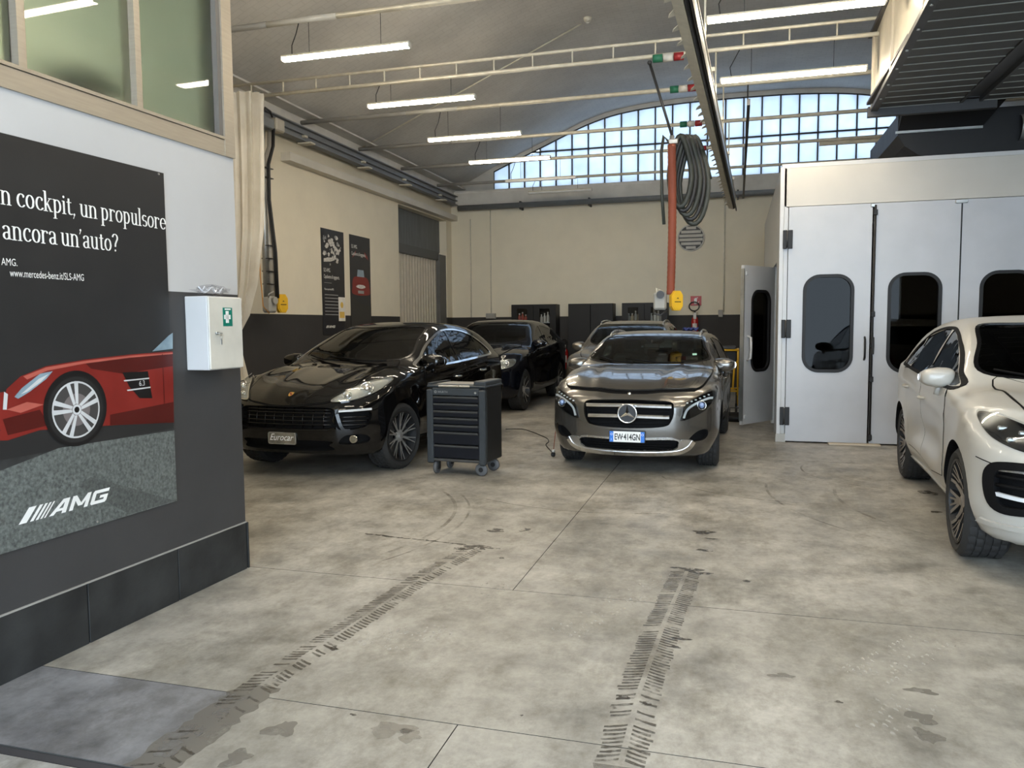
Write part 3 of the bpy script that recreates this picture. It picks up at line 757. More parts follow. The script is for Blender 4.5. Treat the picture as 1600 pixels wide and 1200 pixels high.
def add_wheel(car, ms, x, y, R, steer=0.0, left=False):
    w_ = empty('wheel', (x, y, R), 0, car)
    w_.rotation_euler = (0, 0, steer + (0 if x > 0 else PI))
    for nm, me in zip(('tyre', 'rim', 'brake_disc'), ms): obj(nm, me, w_)
    return w_

def mirror_part(car, s, side, y, z, m_paint, m_dark, m_glass, sc=1.0, x=None, foot=None):
    """door mirror: shell, black base foot, glass"""
    x = x or (float(s.fw(np.array([y]))[0]) + .02)
    V = []; n = 24; k = 12; mb = MB()
    # shell: superellipsoid flattened at the back (+y)
    for i in range(k + 1):
        a = -PI / 2 + PI * i / k
        for j in range(n):
            q = 2 * PI * j / n; sp = lambda c, e: math.copysign(abs(c) ** e, c)
            px = sp(math.cos(q), .55) * .122; pz = sp(math.sin(q), .60) * .078; ca = math.cos(a) ** .5 if math.cos(a) > 0 else 0; py = math.sin(a)
            if py > .25: py = .25 + (py - .25) * .1
            tap = 1 - .25 * (px * 1 / .128 > 0) * abs(px) / .128
            V.append((px * ca, py * .10, pz * ca * tap))
    F = [(i * n + j, i * n + (j + 1) % n, (i + 1) * n + (j + 1) % n, (i + 1) * n + j) for i in range(k) for j in range(n)]
    Mx = lambda p: ((x + p[0] * sc) * side, y + p[1] * sc, z + p[2] * sc)
    mb.add([Mx(p) for p in V], F, 0, True)
    o = mb.build('mirror_housing', m_paint, car)
    g = MB(); g.prism([((x + u * .105 * sc) * side, z + v * .062 * sc) for u, v in smooth_poly([(-1, -.9), (1, -.7), (1, .7), (-1, .9)], 5)], y + .034 * sc, y + .040 * sc, 'y'); g.build('mirror_glass', m_glass, o)
    b = MB(); xi = float(s.fw(np.array([y]))[0]) - .05
    b.tube([(side * xi, y + .04, z - .13), (side * (xi + .07), y + .03, z - .12), (side * (x - .02), y + .01, z - .055)], [.03, .026, .022], 8); b.build('mirror_foot', m_dark, o)
    return o

def door_set(car, s, doors, paint, dark, chrome, handles):
    for ol, (hy, hz) in zip(doors, handles):
        for ax, sg in (('x', 1), ('-x', -1)):
            strip_obj(s, 'door_gap', dens(ol), ax, .016, .0032, -.004, dark, car, 0, True)
            d = slab_obj(s, 'door', ol, ax, .0052, -.010, paint, car, .03)
            P = s.project([(hy - .10, hz), (hy, hz), (hy + .10, hz)], ax); N = s.grad(P); Q = P + N * np.array([[.012], [.034], [.014]])
            h = MB(); h.tube([P[0] + N[0] * .002, Q[0], Q[1] * .5 + (P[0] + N[0] * .034) * .5, Q[1], Q[1] * .5 + (P[2] + N[2] * .034) * .5, Q[2], P[2] + N[2] * .002], [.010, .013, .013, .013, .013, .013, .010], 8); h.build('door_handle', chrome, d)

def seat_part(car, x, y, z, m):
    b = MB(); b.box((x, y, z), (.50, .52, .16), 0, .05); b.box((x, y + .30, z + .36), (.48, .14, .62), 0, .05, Matrix.Rotation(R_(-14), 3, 'X')); b.box((x, y + .40, z + .76), (.26, .09, .17), 0, .035, Matrix.Rotation(R_(-10), 3, 'X'))
    b.tube([(x - .06, y + .37, z + .60), (x - .06, y + .39, z + .72)], .008, 6); b.tube([(x + .06, y + .37, z + .60), (x + .06, y + .39, z + .72)], .008, 6)
    return b.build('seat', m, car)

def interior(car, s, m_trim, m_seat, wheel_side=1, dash_z=.98, dash_y=-.62):
    b = MB(); b.box((0, dash_y, dash_z - .16), (1.36, .46, .26), 0, .06); b.box((wheel_side * .36, dash_y + .10, dash_z - .02), (.36, .2, .08), 0, .03); b.box((0, dash_y + .5, .66), (.22, 1.0, .24), 0, .04); b.build('dashboard', m_trim, car)
    w_ = MB(); c = Vector((wheel_side * .36, dash_y + .36, dash_z - .06)); M = Matrix.Rotation(R_(68), 3, 'X')
    w_.tube([c + M @ Vector((.185 * math.cos(2 * PI * i / 28), .185 * math.sin(2 * PI * i / 28), 0)) for i in range(28)], .016, 8, closed=True)
    w_.sphere(c, .07, 12, 8, 0, (1, .6, 1))
    for a in (0, PI, -PI / 2): w_.tube([c, c + M @ Vector((.18 * math.cos(a), .18 * math.sin(a), 0))], .016, 6)
    w_.tube([c, c + Vector((0, -.25, -.08))], .03, 8); w_.build('steering_wheel', m_trim, car)
    for x in (-.37, .37): seat_part(car, x, .05, .52, m_seat)
    r = MB(); r.box((0, .95, .54), (1.24, .5, .16), 0, .05); r.box((0, 1.22, .84), (1.24, .14, .54), 0, .05, Matrix.Rotation(R_(-16), 3, 'X'))
    for x in (-.4, 0, .4): r.box((x, 1.33, 1.16), (.24, .09, .14), 0, .03)
    r.build('rear_seat', m_seat, car)

def glazing(car, s, side_windows, windshield, rear_window, glass, trim, side_trim=None):
    for o in side_windows:
        for ax in ('x', '-x'): slab_obj(s, 'side_window', o, ax, -.006, -.011, glass, car, .07)
    w_ = slab_obj(s, 'windshield', windshield, 'z', -.004, -.010, glass, car, .07); slab_obj(s, 'rear_window', rear_window, 'z', -.004, -.010, glass, car, .09)
    strip_obj(s, 'windshield_seal', dens(offs(windshield, -.012), .03), 'z', .030, .002, -.012, trim, w_, 0, True)
    return w_

def wiper(car, s, pts, m):
    P = s.project(pts, 'z'); N = s.grad(P); mb = MB(); mb.tube([p + n * (.018 + .012 * (i == 0)) for i, (p, n) in enumerate(zip(P, N))], .009, 6); return mb.build('wiper', m, car)
# ------------------------------------------------------------------ car materials
def car_paint(name, col, metal=0.0, rough=.25, coat=.8): return mat(name, col, rough, metal, coat, var=.04, scale=2.0, rvar=.03)
PAINT_BLACK = car_paint('black_paint', (.003, .003, .0035), 0, .05, 0.0)
PAINT_GRAPHITE = car_paint('graphite_metallic', (.15, .142, .13), .8, .24)
PAINT_CHALK = car_paint('chalk_paint', (.41, .395, .36), 0, .32, .35)
PAINT_NAVY = car_paint('blue_black_paint', (.003, .004, .008), 0, .05, 0.0)
PAINT_BRONZE = car_paint('bronze_grey_metallic', (.16, .145, .12), .7, .32)
LINER = mat('black_plastic', (.007, .007, .0075), .6, bump=.1, spec=.06)
GLOSSBLK = mat('gloss_black', (.006, .006, .007), .15)
CHROME = mat('chrome', (.80, .80, .80), .08, 1.0)
SILVER = mat('satin_silver', (.55, .55, .54), .28, .9)
RUBBER = mat('tyre_rubber', (.018, .018, .018), .75, bump=.15, bscale=90)
RIM_DARK = mat('dark_rim', (.022, .022, .023), .45, .2, spec=.3)
RIM_FACE = mat('machined_rim_face', (.50, .49, .47), .3, .3)
RIM_GREY = mat('grey_rim_face', (.24, .235, .225), .3, .35)
DISC = mat('brake_steel', (.22, .21, .20), .4, .9, stretch=(1, 8, 8))
TRIM_IN = mat('cabin_trim', (.02, .02, .021), .7, bump=.1)
SEAT = mat('seat_fabric', (.03, .03, .031), .8, bump=.2)
GLASS_CAR = glass_mat('car_glass', (.66, .70, .67))
GLASS_DARK = glass_mat('tinted_car_glass', (.34, .36, .35))
GLASS_LENS = glass_mat('lens_glass', (.92, .94, .95))
MIRROR = mat('mirror_silver', (.9, .9, .9), .02, 1.0)
LED = mat('led_strip', (.58, .60, .62), .25)
ORANGE = mat('amber_lens', (.6, .2, .02), .2)
PLATE_W = mat('plate_white', (.80, .80, .78), .35)
PLATE_B = mat('plate_blue', (.02, .16, .60), .35)
INK = mat('plate_ink', (.01, .01, .012), .4)
EMB_GOLD = mat('crest_gold', (.70, .45, .12), .3, .7)
EMB_RED = mat('crest_red', (.35, .03, .02), .4)
TAIL_RED = mat('tail_lens', (.25, .01, .01), .12, coat=1)
BODY_M = lambda paint: [paint, LINER]

MAC = Shape(y0=-2.34, y1=2.34, yf=-1.44, yr=1.367, R=.365, Ra=.405, ws=-1.03,
    prof=[(-2.45, .70), (-2.32, .80), (-2.2, .868), (-2.0, .945), (-1.7, 1.02), (-1.35, 1.083), (-1.12, 1.115), (-1.0, 1.145), (-.68, 1.30), (-.32, 1.455), (-.02, 1.56), (.2, 1.605), (.5, 1.63), (.9, 1.61), (1.3, 1.55), (1.6, 1.455), (1.9, 1.29), (2.1, 1.14), (2.25, 1.05), (2.4, .95)],
    belt=[(-2.4, .95), (-1.2, 1.04), (-.6, 1.065), (.3, 1.10), (1.2, 1.15), (2.0, 1.12), (2.4, 1.0)],
    width=[(-2.4, .87), (-2.0, .915), (-1.44, .952), (-.7, .935), (.2, .935), (.9, .95), (1.37, .962), (1.9, .94), (2.4, .87)],
    front=[(.15, -2.16), (.25, -2.25), (.4, -2.33), (.55, -2.345), (.70, -2.335), (.78, -2.30), (.88, -2.20), (1.0, -2.0)],
    rear=[(.15, 2.15), (.35, 2.30), (.6, 2.34), (.85, 2.33), (1.05, 2.25), (1.25, 2.1), (1.6, 1.9)],
    bottom=[(-2.4, .27), (-1.9, .23), (0, .22), (1.9, .24), (2.4, .32)],
    crown=.075, hcrown=.03, fender=.036, fx=.70, rib=.012, rx=.40, shoulder=.04, t1=.36, t2=.26, taper=.16, tuck=.10, scoop=.045, crease=.010, flare=.022,
    fcurve=.40, fpow=3.0, rcurve=.35, cab=(-1.12, 1.75))
GLA = Shape(y0=-2.21, y1=2.21, yf=-1.345, yr=1.354, R=.345, Ra=.385, ws=-.90,
    prof=[(-2.3, .74), (-2.18, .835), (-2.05, .893), (-1.8, .958), (-1.4, 1.022), (-1.05, 1.064), (-.93, 1.079), (-.5, 1.265), (-.15, 1.405), (.15, 1.465), (.5, 1.49), (1.0, 1.475), (1.5, 1.40), (1.8, 1.29), (2.0, 1.12), (2.15, 1.0), (2.3, .92)],
    belt=[(-2.3, .88), (-1.2, .96), (-.6, .985), (.4, 1.02), (1.3, 1.07), (2.3, 1.0)],
    width=[(-2.3, .84), (-1.9, .875), (-1.345, .897), (-.6, .878), (.3, .880), (1.35, .897), (1.9, .87), (2.3, .81)],
    front=[(.12, -2.06), (.22, -2.14), (.35, -2.195), (.5, -2.21), (.70, -2.205), (.80, -2.17), (.88, -2.09), (.98, -1.9)],
    rear=[(.15, 2.05), (.35, 2.18), (.6, 2.21), (.85, 2.20), (1.05, 2.12), (1.25, 2.0), (1.5, 1.85)],
    bottom=[(-2.3, .21), (-1.8, .19), (0, .20), (1.8, .22), (2.3, .30)],
    crown=.065, hcrown=.035, fender=.02, fx=.66, rib=.014, rx=.44, shoulder=.03, t1=.30, t2=.26, taper=.12, tuck=.09, scoop=.03, crease=.012, flare=.02,
    fcurve=.36, fpow=3.0, rcurve=.32, cab=(-.98, 1.75))
FAST = Shape(y0=-2.44, y1=2.44, yf=-1.56, yr=1.37, R=.385, Ra=.425, ws=-.92,
    prof=[(-2.5, .80), (-2.38, .90), (-2.2, .99), (-1.9, 1.07), (-1.5, 1.13), (-1.1, 1.17), (-.92, 1.20), (-.5, 1.42), (-.1, 1.60), (.15, 1.665), (.45, 1.69), (.8, 1.67), (1.2, 1.59), (1.6, 1.45), (2.0, 1.27), (2.3, 1.14), (2.5, 1.02)],
    belt=[(-2.5, 1.0), (-1.2, 1.08), (-.6, 1.10), (.4, 1.14), (1.3, 1.20), (2.5, 1.1)],
    width=[(-2.5, .90), (-2.0, .955), (-1.56, .985), (-.6, .965), (.4, .97), (1.37, .992), (1.9, .97), (2.5, .90)],
    front=[(.18, -2.28), (.3, -2.38), (.5, -2.44), (.75, -2.43), (.9, -2.37), (1.0, -2.25)],
    rear=[(.2, 2.25), (.5, 2.42), (.8, 2.44), (1.1, 2.40), (1.3, 2.2), (1.6, 2.0)],
    bottom=[(-2.5, .26), (0, .24), (2.5, .34)],
    crown=.075, hcrown=.04, fender=.02, fx=.70, rib=.014, rx=.44, shoulder=.045, t1=.34, t2=.24, taper=.15, tuck=.10, scoop=.03, crease=.012, flare=.024,
    fcurve=.38, fpow=3.0, rcurve=.35, cab=(-1.0, 1.75))
SUV = Shape(y0=-2.3, y1=2.3, yf=-1.42, yr=1.40, R=.365, Ra=.405, ws=-.95,
    prof=[(-2.4, .86), (-2.27, .95), (-2.1, 1.02), (-1.8, 1.07), (-1.4, 1.11), (-1.1, 1.135), (-.95, 1.16), (-.5, 1.40), (-.15, 1.555), (.15, 1.62), (.6, 1.65), (1.2, 1.63), (1.7, 1.56), (2.0, 1.42), (2.2, 1.15), (2.4, 1.0)],
    belt=[(-2.4, 1.0), (-1.2, 1.05), (-.6, 1.07), (.4, 1.10), (1.3, 1.13), (2.4, 1.1)],
    width=[(-2.4, .87), (-1.9, .90), (-1.42, .925), (-.6, .91), (.4, .91), (1.4, .925), (1.9, .90), (2.4, .86)],
    front=[(.16, -2.15), (.3, -2.26), (.5, -2.30), (.8, -2.29), (.92, -2.24), (1.05, -2.05)],
    rear=[(.2, 2.15), (.5, 2.28), (.8, 2.30), (1.1, 2.25), (1.4, 2.12), (1.6, 2.0)],
    bottom=[(-2.4, .24), (0, .22), (2.4, .32)],
    crown=.06, hcrown=.04, fender=.02, fx=.68, rib=.014, rx=.44, shoulder=.035, t1=.30, t2=.22, taper=.05, tuck=.09, scoop=.025, crease=.012, flare=.02,
    fcurve=.36, fpow=3.0, rcurve=.3, cab=(-1.0, 1.9))

# window and panel outlines: side view (y, z), top view (x, y), front view (x, z)
MAC_SIDE = [smooth_poly([(-.84, 1.108), (-.66, 1.205), (-.40, 1.325), (-.12, 1.42), (.10, 1.475), (.27, 1.502), (.275, 1.30), (.275, 1.125), (-.3, 1.108)], 2), smooth_poly([(.335, 1.13), (.335, 1.32), (.34, 1.505), (.65, 1.498), (.95, 1.445), (1.02, 1.42), (1.02, 1.16), (.7, 1.14)], 2), smooth_poly([(1.06, 1.165), (1.06, 1.41), (1.25, 1.33), (1.43, 1.225), (1.40, 1.185)], 3)]
MAC_WS = smooth_poly([(-.715, -.77), (-.4, -.935), (0, -.985), (.4, -.935), (.715, -.77), (.645, -.36), (.565, .04), (.3, .02), (0, .01), (-.3, .02), (-.565, .04), (-.645, -.36)], 3)
MAC_RW = smooth_poly([(-.52, 1.50), (0, 1.44), (.52, 1.50), (.62, 1.85), (.3, 1.95), (0, 1.97), (-.3, 1.95), (-.62, 1.85)], 3)
MAC_DOORS = [[(-.77, .42), (-.83, .80), (-.84, 1.035), (-.78, 1.08), (.30, 1.10), (.31, .40), (-.2, .36)], [(.32, .40), (.325, 1.10), (.98, 1.135), (1.22, 1.13), (1.16, .98), (1.0, .78), (.90, .60), (.86, .42)]]
GLA_SIDE = [smooth_poly([(-.66, 1.03), (-.45, 1.15), (-.20, 1.27), (.02, 1.345), (.27, 1.385), (.275, 1.2), (.275, 1.045), (-.2, 1.03)], 2), smooth_poly([(.335, 1.05), (.335, 1.22), (.34, 1.385), (.7, 1.375), (1.0, 1.33), (1.3, 1.24), (1.38, 1.16), (1.25, 1.10), (.8, 1.06)], 2)]
GLA_WS = smooth_poly([(-.735, -.64), (-.4, -.815), (0, -.875), (.4, -.815), (.735, -.64), (.665, -.34), (.585, -.02), (.3, -.05), (0, -.06), (-.3, -.05), (-.585, -.02), (-.665, -.34)], 3)
GLA_RW = smooth_poly([(-.5, 1.55), (0, 1.5), (.5, 1.55), (.58, 1.85), (0, 1.93), (-.58, 1.85)], 3)
GLA_DOORS = [[(-.78, .40), (-.84, .75), (-.78, .97), (-.6, 1.0), (.30, 1.02), (.31, .38), (-.2, .34)], [(.32, .38), (.325, 1.02), (.98, 1.05), (1.2, 1.03), (1.12, .9), (1.0, .74), (.90, .58), (.86, .40)]]
FAST_SIDE = [smooth_poly([(-.66, 1.15), (-.45, 1.29), (-.2, 1.42), (.02, 1.50), (.27, 1.55), (.275, 1.35), (.275, 1.165), (-.2, 1.15)], 2), smooth_poly([(.335, 1.17), (.335, 1.38), (.34, 1.555), (.7, 1.54), (1.0, 1.475), (1.3, 1.36), (1.5, 1.27), (1.3, 1.23), (.8, 1.19)], 2)]
FAST_WS = smooth_poly([(-.72, -.64), (-.4, -.81), (0, -.865), (.4, -.81), (.72, -.64), (.66, -.3), (.60, .05), (.3, .03), (0, .02), (-.3, .03), (-.60, .05), (-.66, -.3)], 3)
FAST_RW = smooth_poly([(-.55, 1.45), (0, 1.4), (.55, 1.45), (.62, 1.9), (0, 1.98), (-.62, 1.9)], 3)
FAST_DOORS = [[(-.82, .44), (-.88, .85), (-.82, 1.08), (-.62, 1.12), (.30, 1.14), (.31, .42), (-.2, .38)], [(.32, .42), (.325, 1.14), (.98, 1.18), (1.22, 1.17), (1.16, 1.0), (1.0, .82), (.90, .64), (.86, .44)]]
SUV_SIDE = [smooth_poly([(-.70, 1.12), (-.5, 1.25), (-.22, 1.40), (.02, 1.47), (.27, 1.515), (.275, 1.3), (.275, 1.13), (-.2, 1.12)], 2), smooth_poly([(.335, 1.135), (.335, 1.35), (.34, 1.52), (.8, 1.515), (1.2, 1.49), (1.6, 1.40), (1.7, 1.25), (1.5, 1.17), (.9, 1.15)], 2)]
SUV_WS = smooth_poly([(-.68, -.70), (-.4, -.85), (0, -.905), (.4, -.85), (.68, -.70), (.64, -.35), (.59, -.03), (.3, -.05), (0, -.06), (-.3, -.05), (-.59, -.03), (-.64, -.35)], 3)
SUV_RW = smooth_poly([(-.55, 1.88), (0, 1.84), (.55, 1.88), (.60, 2.08), (0, 2.12), (-.60, 2.08)], 3)
SUV_DOORS = [[(-.82, .42), (-.86, .8), (-.80, 1.05), (-.62, 1.09), (.30, 1.10), (.31, .40), (-.2, .36)], [(.32, .40), (.325, 1.10), (1.0, 1.12), (1.2, 1.10), (1.16, .98), (1.02, .78), (.92, .6), (.88, .42)]]
def mir(ol): return [(-x, z) for x, z in ol][::-1]
def hood_outline(s, xs, yfr, yb): return smooth_poly([(-xs, yb + .16), (-xs * .6, yb + .03), (0, yb - .02), (xs * .6, yb + .03), (xs, yb + .16), (xs * 1.0, (yfr + yb) / 2), (xs * .86, yfr + .16), (xs * .5, yfr + .03), (0, yfr), (-xs * .5, yfr + .03), (-xs * .86, yfr + .16), (-xs * 1.0, (yfr + yb) / 2)], 3)
def hood_part(car, s, ol, paint, dark):
    strip_obj(s, 'hood_gap', dens(ol, .025), 'z', .022, .0045, -.004, dark, car, 0, True)
    return slab_obj(s, 'hood', ol, 'z', .0075, -.008, paint, car, .03)

def lamp_details(s, hl, at, r, mring, mlens, seg=20, push=.006, core=None):
    """round projector lamp with a bright ring, set on a headlight"""
    P = s.project([at], 'y'); N = s.grad(P)[0]; p = Vector(P[0]) + Vector(N) * push; d = Vector((N[0] * .5, min(N[1], -.5), N[2] * .3)).normalized()
    q = d.to_track_quat('Z', 'X').to_matrix()
    b = MB(); b.tube([p + q @ Vector((r * math.cos(2 * PI * i / seg), r * math.sin(2 * PI * i / seg), .006)) for i in range(seg)], r * .13, 6, closed=True); b.build('lamp_ring', mring, hl)
    c = MB(); c.sphere(p, r * .72, 14, 8); c.build('projector', core or mlens, hl)

def plate(car, s, z, wd, ht, y_off=0.0):
    P = s.project([(0, z)], 'y')[0]; return float(P[1]) - .018 + y_off

# wheel meshes shared by the cars that wear them
W_BLACK = wheel_meshes(.365, .270, .275, 10, 'turbine', RIM_DARK, RIM_GREY, RUBBER, DISC)
W_CHALK = wheel_meshes(.365, .275, .280, 7, 'wye', RIM_DARK, mat('rim_taupe', (.30, .27, .24), .3, .6), RUBBER, DISC, 60)
W_GLA = wheel_meshes(.345, .235, .240, 5, 'double', RIM_DARK, SILVER, RUBBER, DISC, 60)
W_FAST = wheel_meshes(.385, .275, .262, 5, 'double', RIM_DARK, RIM_FACE, RUBBER, DISC, 60)

def finish(car, s, paint, wheels, track, steer):
    for x in (-track, track):
        add_wheel(car, wheels, x, s.yf, s.R, steer); add_wheel(car, wheels, x, s.yr, s.R)

def tail(car, s, x0, x1, z0, z1):
    for sg in (1, -1):
        ol = [(x0, z0), (x1, z0 + .02), (x1, z1), (x0, z1 - .02)]; slab_obj(s, 'tail_light', ol if sg > 0 else mir(ol), '-y', .006, -.01, TAIL_RED, car, .06)

BODIES = {}
def body(car, key, s, paint, sw, ws, rw, intakes):
    me = body_mesh(s, [paint, LINER], sw, ws, rw, intakes); return obj('body', me, car)

def place(name, s, wheel_xy, heading):
    """Empty on the floor under the car's middle so that its front axle centre stands at wheel_xy"""
    c, n = math.cos(heading), math.sin(heading); x, y = 0.0, s.yf
    return empty(name, (wheel_xy[0] - (x * c - y * n), wheel_xy[1] - (x * n + y * c), 0), heading)

# ---------------------------------------------------------------- black SUV at the left
def black_suv():
    s = MAC; car = place('car', s, (-4.46, 7.95), R_(-2.3))
    tag(car, 'black SUV with wide dark grille, gold crest on its hood and many-spoked wheels', 'car')
    grille = smooth_poly([(-.50, .535), (.50, .535), (.545, .62), (.545, .735), (.3, .755), (-.3, .755), (-.545, .735), (-.545, .62)], 3)
    side = smooth_poly([(.60, .53), (.80, .535), (.855, .60), (.855, .695), (.74, .70), (.585, .70)], 3)
    low = smooth_poly([(-.46, .30), (.46, .30), (.50, .36), (.46, .41), (-.46, .41), (-.50, .36)], 3)
    fog = smooth_poly([(.60, .375), (.80, .37), (.85, .42), (.80, .465), (.66, .46)], 3)
    body(car, 'b', s, PAINT_BLACK, MAC_SIDE, MAC_WS, MAC_RW, [(grille, .06), (side, .06), (mir(side), .06), (low, .05), (fog, .04), (mir(fog), .04)])
    hood_part(car, s, hood_outline(s, .64, -2.29, -1.07), PAINT_BLACK, LINER)
    for sg in (1, -1):
        vent = [(.30, -1.40), (.46, -1.32), (.45, -1.24), (.30, -1.31)]
        slab_obj(s, 'hood_vent', vent if sg > 0 else mir(vent), 'z', .006, -.002, LINER, car)
    glazing(car, s, MAC_SIDE, MAC_WS, MAC_RW, GLASS_DARK, GLOSSBLK); interior(car, s, TRIM_IN, SEAT, 1, .98, -.76)
    dlo = [(-.89, 1.092), (-.69, 1.212), (-.42, 1.338), (-.12, 1.437), (.08, 1.488), (.30, 1.520), (.65, 1.515), (.96, 1.46), (1.25, 1.345), (1.46, 1.225), (1.42, 1.17), (1.05, 1.148), (.3, 1.11), (-.2, 1.096)]
    for ax in ('x', '-x'): strip_obj(s, 'window_trim', dlo, ax, .020, .006, -.004, CHROME, car, 4, True)
    door_set(car, s, MAC_DOORS, PAINT_BLACK, LINER, CHROME, [(.14, .93), (1.02, .965)])
    # grille: frame, horizontal and upright bars
    b = MB(); Y = lambda x, z, d: float(s.project([(x, z)], 'y')[0][1]) + d
    for z in (.575, .615, .655, .695, .725): b.tube([(x, Y(x, z, .018), z) for x in np.linspace(-.53, .53, 13)], .006, 6)
    for x in np.linspace(-.45, .45, 9): b.tube([(x, Y(x, z, .026), z) for z in (.54, .64, .75)], .006, 6)
    b.build('grille', GLOSSBLK, car)
    strip_obj(s, 'grille_trim', [(-.50, .525), (0, .523), (.50, .525)], 'y', .014, .008, -.004, GLOSSBLK, car, 4)
    for sg in (1, -1):
        b = MB()
        for z in (.57, .61, .65): b.tube([(sg * x, Y(sg * x, z, .012), z) for x in np.linspace(.60, .84, 6)], [.007] * 6, 6)
        si = b.build('intake_slats', GLOSSBLK, car)
        drl = [(sg * .60, .712), (sg * .72, .716), (sg * .86, .722)]; strip_obj(s, 'running_light', drl, 'y', .020, .010, -.01, LED, car, 3)
        strip_obj(s, 'intake_blade', [(sg * .572, .76), (sg * .60, .64), (sg * .64, .53), (sg * .70, .515)], 'y', .030, .012, -.01, GLOSSBLK, car, 3)
        P = s.project([(sg * .72, .42)], 'y')[0]; f = MB(); f.cyl((P[0], P[1] - .004, P[2]), (P[0], P[1] + .05, P[2]), .040, 18); f.sphere((P[0], P[1] - .002, P[2]), .030, 12, 8, 1, (1, .4, 1)); f.build('fog_lamp', [CHROME, GLASS_LENS], car)
        hl = smooth_poly([(.50, .805), (.60, .800), (.74, .825), (.85, .885), (.90, .97), (.875, 1.015), (.77, .998), (.66, .94), (.56, .865)], 3)
        if sg < 0: hl = mir(hl)
        h = slab_obj(s, 'headlight', hl, 'y', .006, -.01, mat('lamp_bezel', (.30, .29, .27), .3, .3) if 'lamp_bezel' not in MATS else MATS['lamp_bezel'], car, .018)
        inn = [((x - sg * .72) * .90 + sg * .72, (z - .90) * .84 + .898) for x, z in hl]
        slab_obj(s, 'lamp_bowl', inn, 'y', .012, -.006, mat('lamp_bowl', (.42, .405, .37), .3, .4) if 'lamp_bowl' not in MATS else MATS['lamp_bowl'], h, .018)
        lamp_details(s, h, (sg * .765, .91), .066, CHROME, GLASS_LENS, core=MIRROR, push=.022); lamp_details(s, h, (sg * .635, .85), .044, CHROME, GLASS_LENS, core=MIRROR, push=.018)
        strip_obj(s, 'led_bar', [(sg * .56, .822), (sg * .68, .832), (sg * .80, .872)], 'y', .012, .012, .004, LED, h, 3)
        strip_obj(s, 'lamp_rim', offs(hl, -.004), 'y', .010, .016, -.004, CHROME, h, 0, True)
        slab_obj(s, 'lens', hl, 'y', .045, .042, GLASS_LENS, h, .02)
        mirror_part(car, s, sg, -.64, 1.15, PAINT_BLACK, GLOSSBLK, MIRROR, 1.18)
        sk = [(-1.02, .26), (0, .255), (.95, .26)]; strip_obj(s, 'sill_trim', sk, 'x' if sg > 0 else '-x', .07, .014, -.01, LINER, car, 3)
    # crest, smoked plate
    P = s.project([(0, .865)], 'y'); N = s.grad(P)[0]; p = Vector(P[0]) + Vector(N) * .003; u = Vector((1, 0, 0)); v = Vector(N).cross(u) * -1; v = v if v.z > 0 else -v
    e = MB(); shield = [(-.026, .032), (0, .036), (.026, .032), (.028, .0), (.018, -.026), (0, -.038), (-.018, -.026), (-.028, 0)]
    nn = Vector(N)
    e.add([p + u * a + v * c for a, c in shield] + [p + u * a + v * c + nn * .006 for a, c in shield], [tuple(range(8, 16)), tuple(range(8))[::-1]] + [(i, (i + 1) % 8, 8 + (i + 1) % 8, 8 + i) for i in range(8)])
    for a0, a1, c0, c1 in ((-.022, -.002, .004, .026), (.002, .020, -.024, -.002)): e.add([p + u * a + v * c + nn * .0065 for a, c in ((a0, c0), (a1, c0), (a1, c1), (a0, c1))], [(0, 1, 2, 3)], 1)
    e.add([p + u * a + v * c + nn * .0068 for a, c in circ(.009, 0, .001, 12)], [tuple(range(12))], 2)
    tag(e.build('hood_crest', [EMB_GOLD, EMB_RED, INK], car), 'gold and red shield crest')
    yp = float(s.project([(0, .43)], 'y')[0][1]) - .018
    pl = MB(); pl.prism(rrect(.335, .125, .02, 0, .43, 4), yp, yp + .012); po = pl.build('licence_plate', SILVER, car)
    pf = MB(); pf.prism(rrect(.318, .108, .014, 0, .43, 4), yp - .002, yp)
    pf.build('plate_face', mat('smoked_steel', (.10, .10, .10), .22, .9, col2=(.62, .60, .58), scale=5, stretch=(1, 1, .6)), po)
    t = MB(); text_mb(t, 'Eurocar', (-.148, yp - .0035, .408), (1, 0, 0), (0, 0, 1), .098, .88, shear=.4); t.build('plate_lettering', PLATE_W, po)
    lt = MB(); text_mb(lt, 'diesel', (MAC.fw(np.array([-.9]))[0] + .004, -.98, .90), (0, 1, 0), (0, 0, 1), .045, 1.0, shear=.3)
    wiper(car, s, [(.50, -.96), (.20, -.97), (-.30, -.87)], LINER); wiper(car, s, [(-.10, -1.0), (-.35, -.94), (-.62, -.80)], LINER)
    tail(car, s, .45, .86, .98, 1.10); finish(car, s, PAINT_BLACK, W_BLACK, .815, R_(-8))
    return car

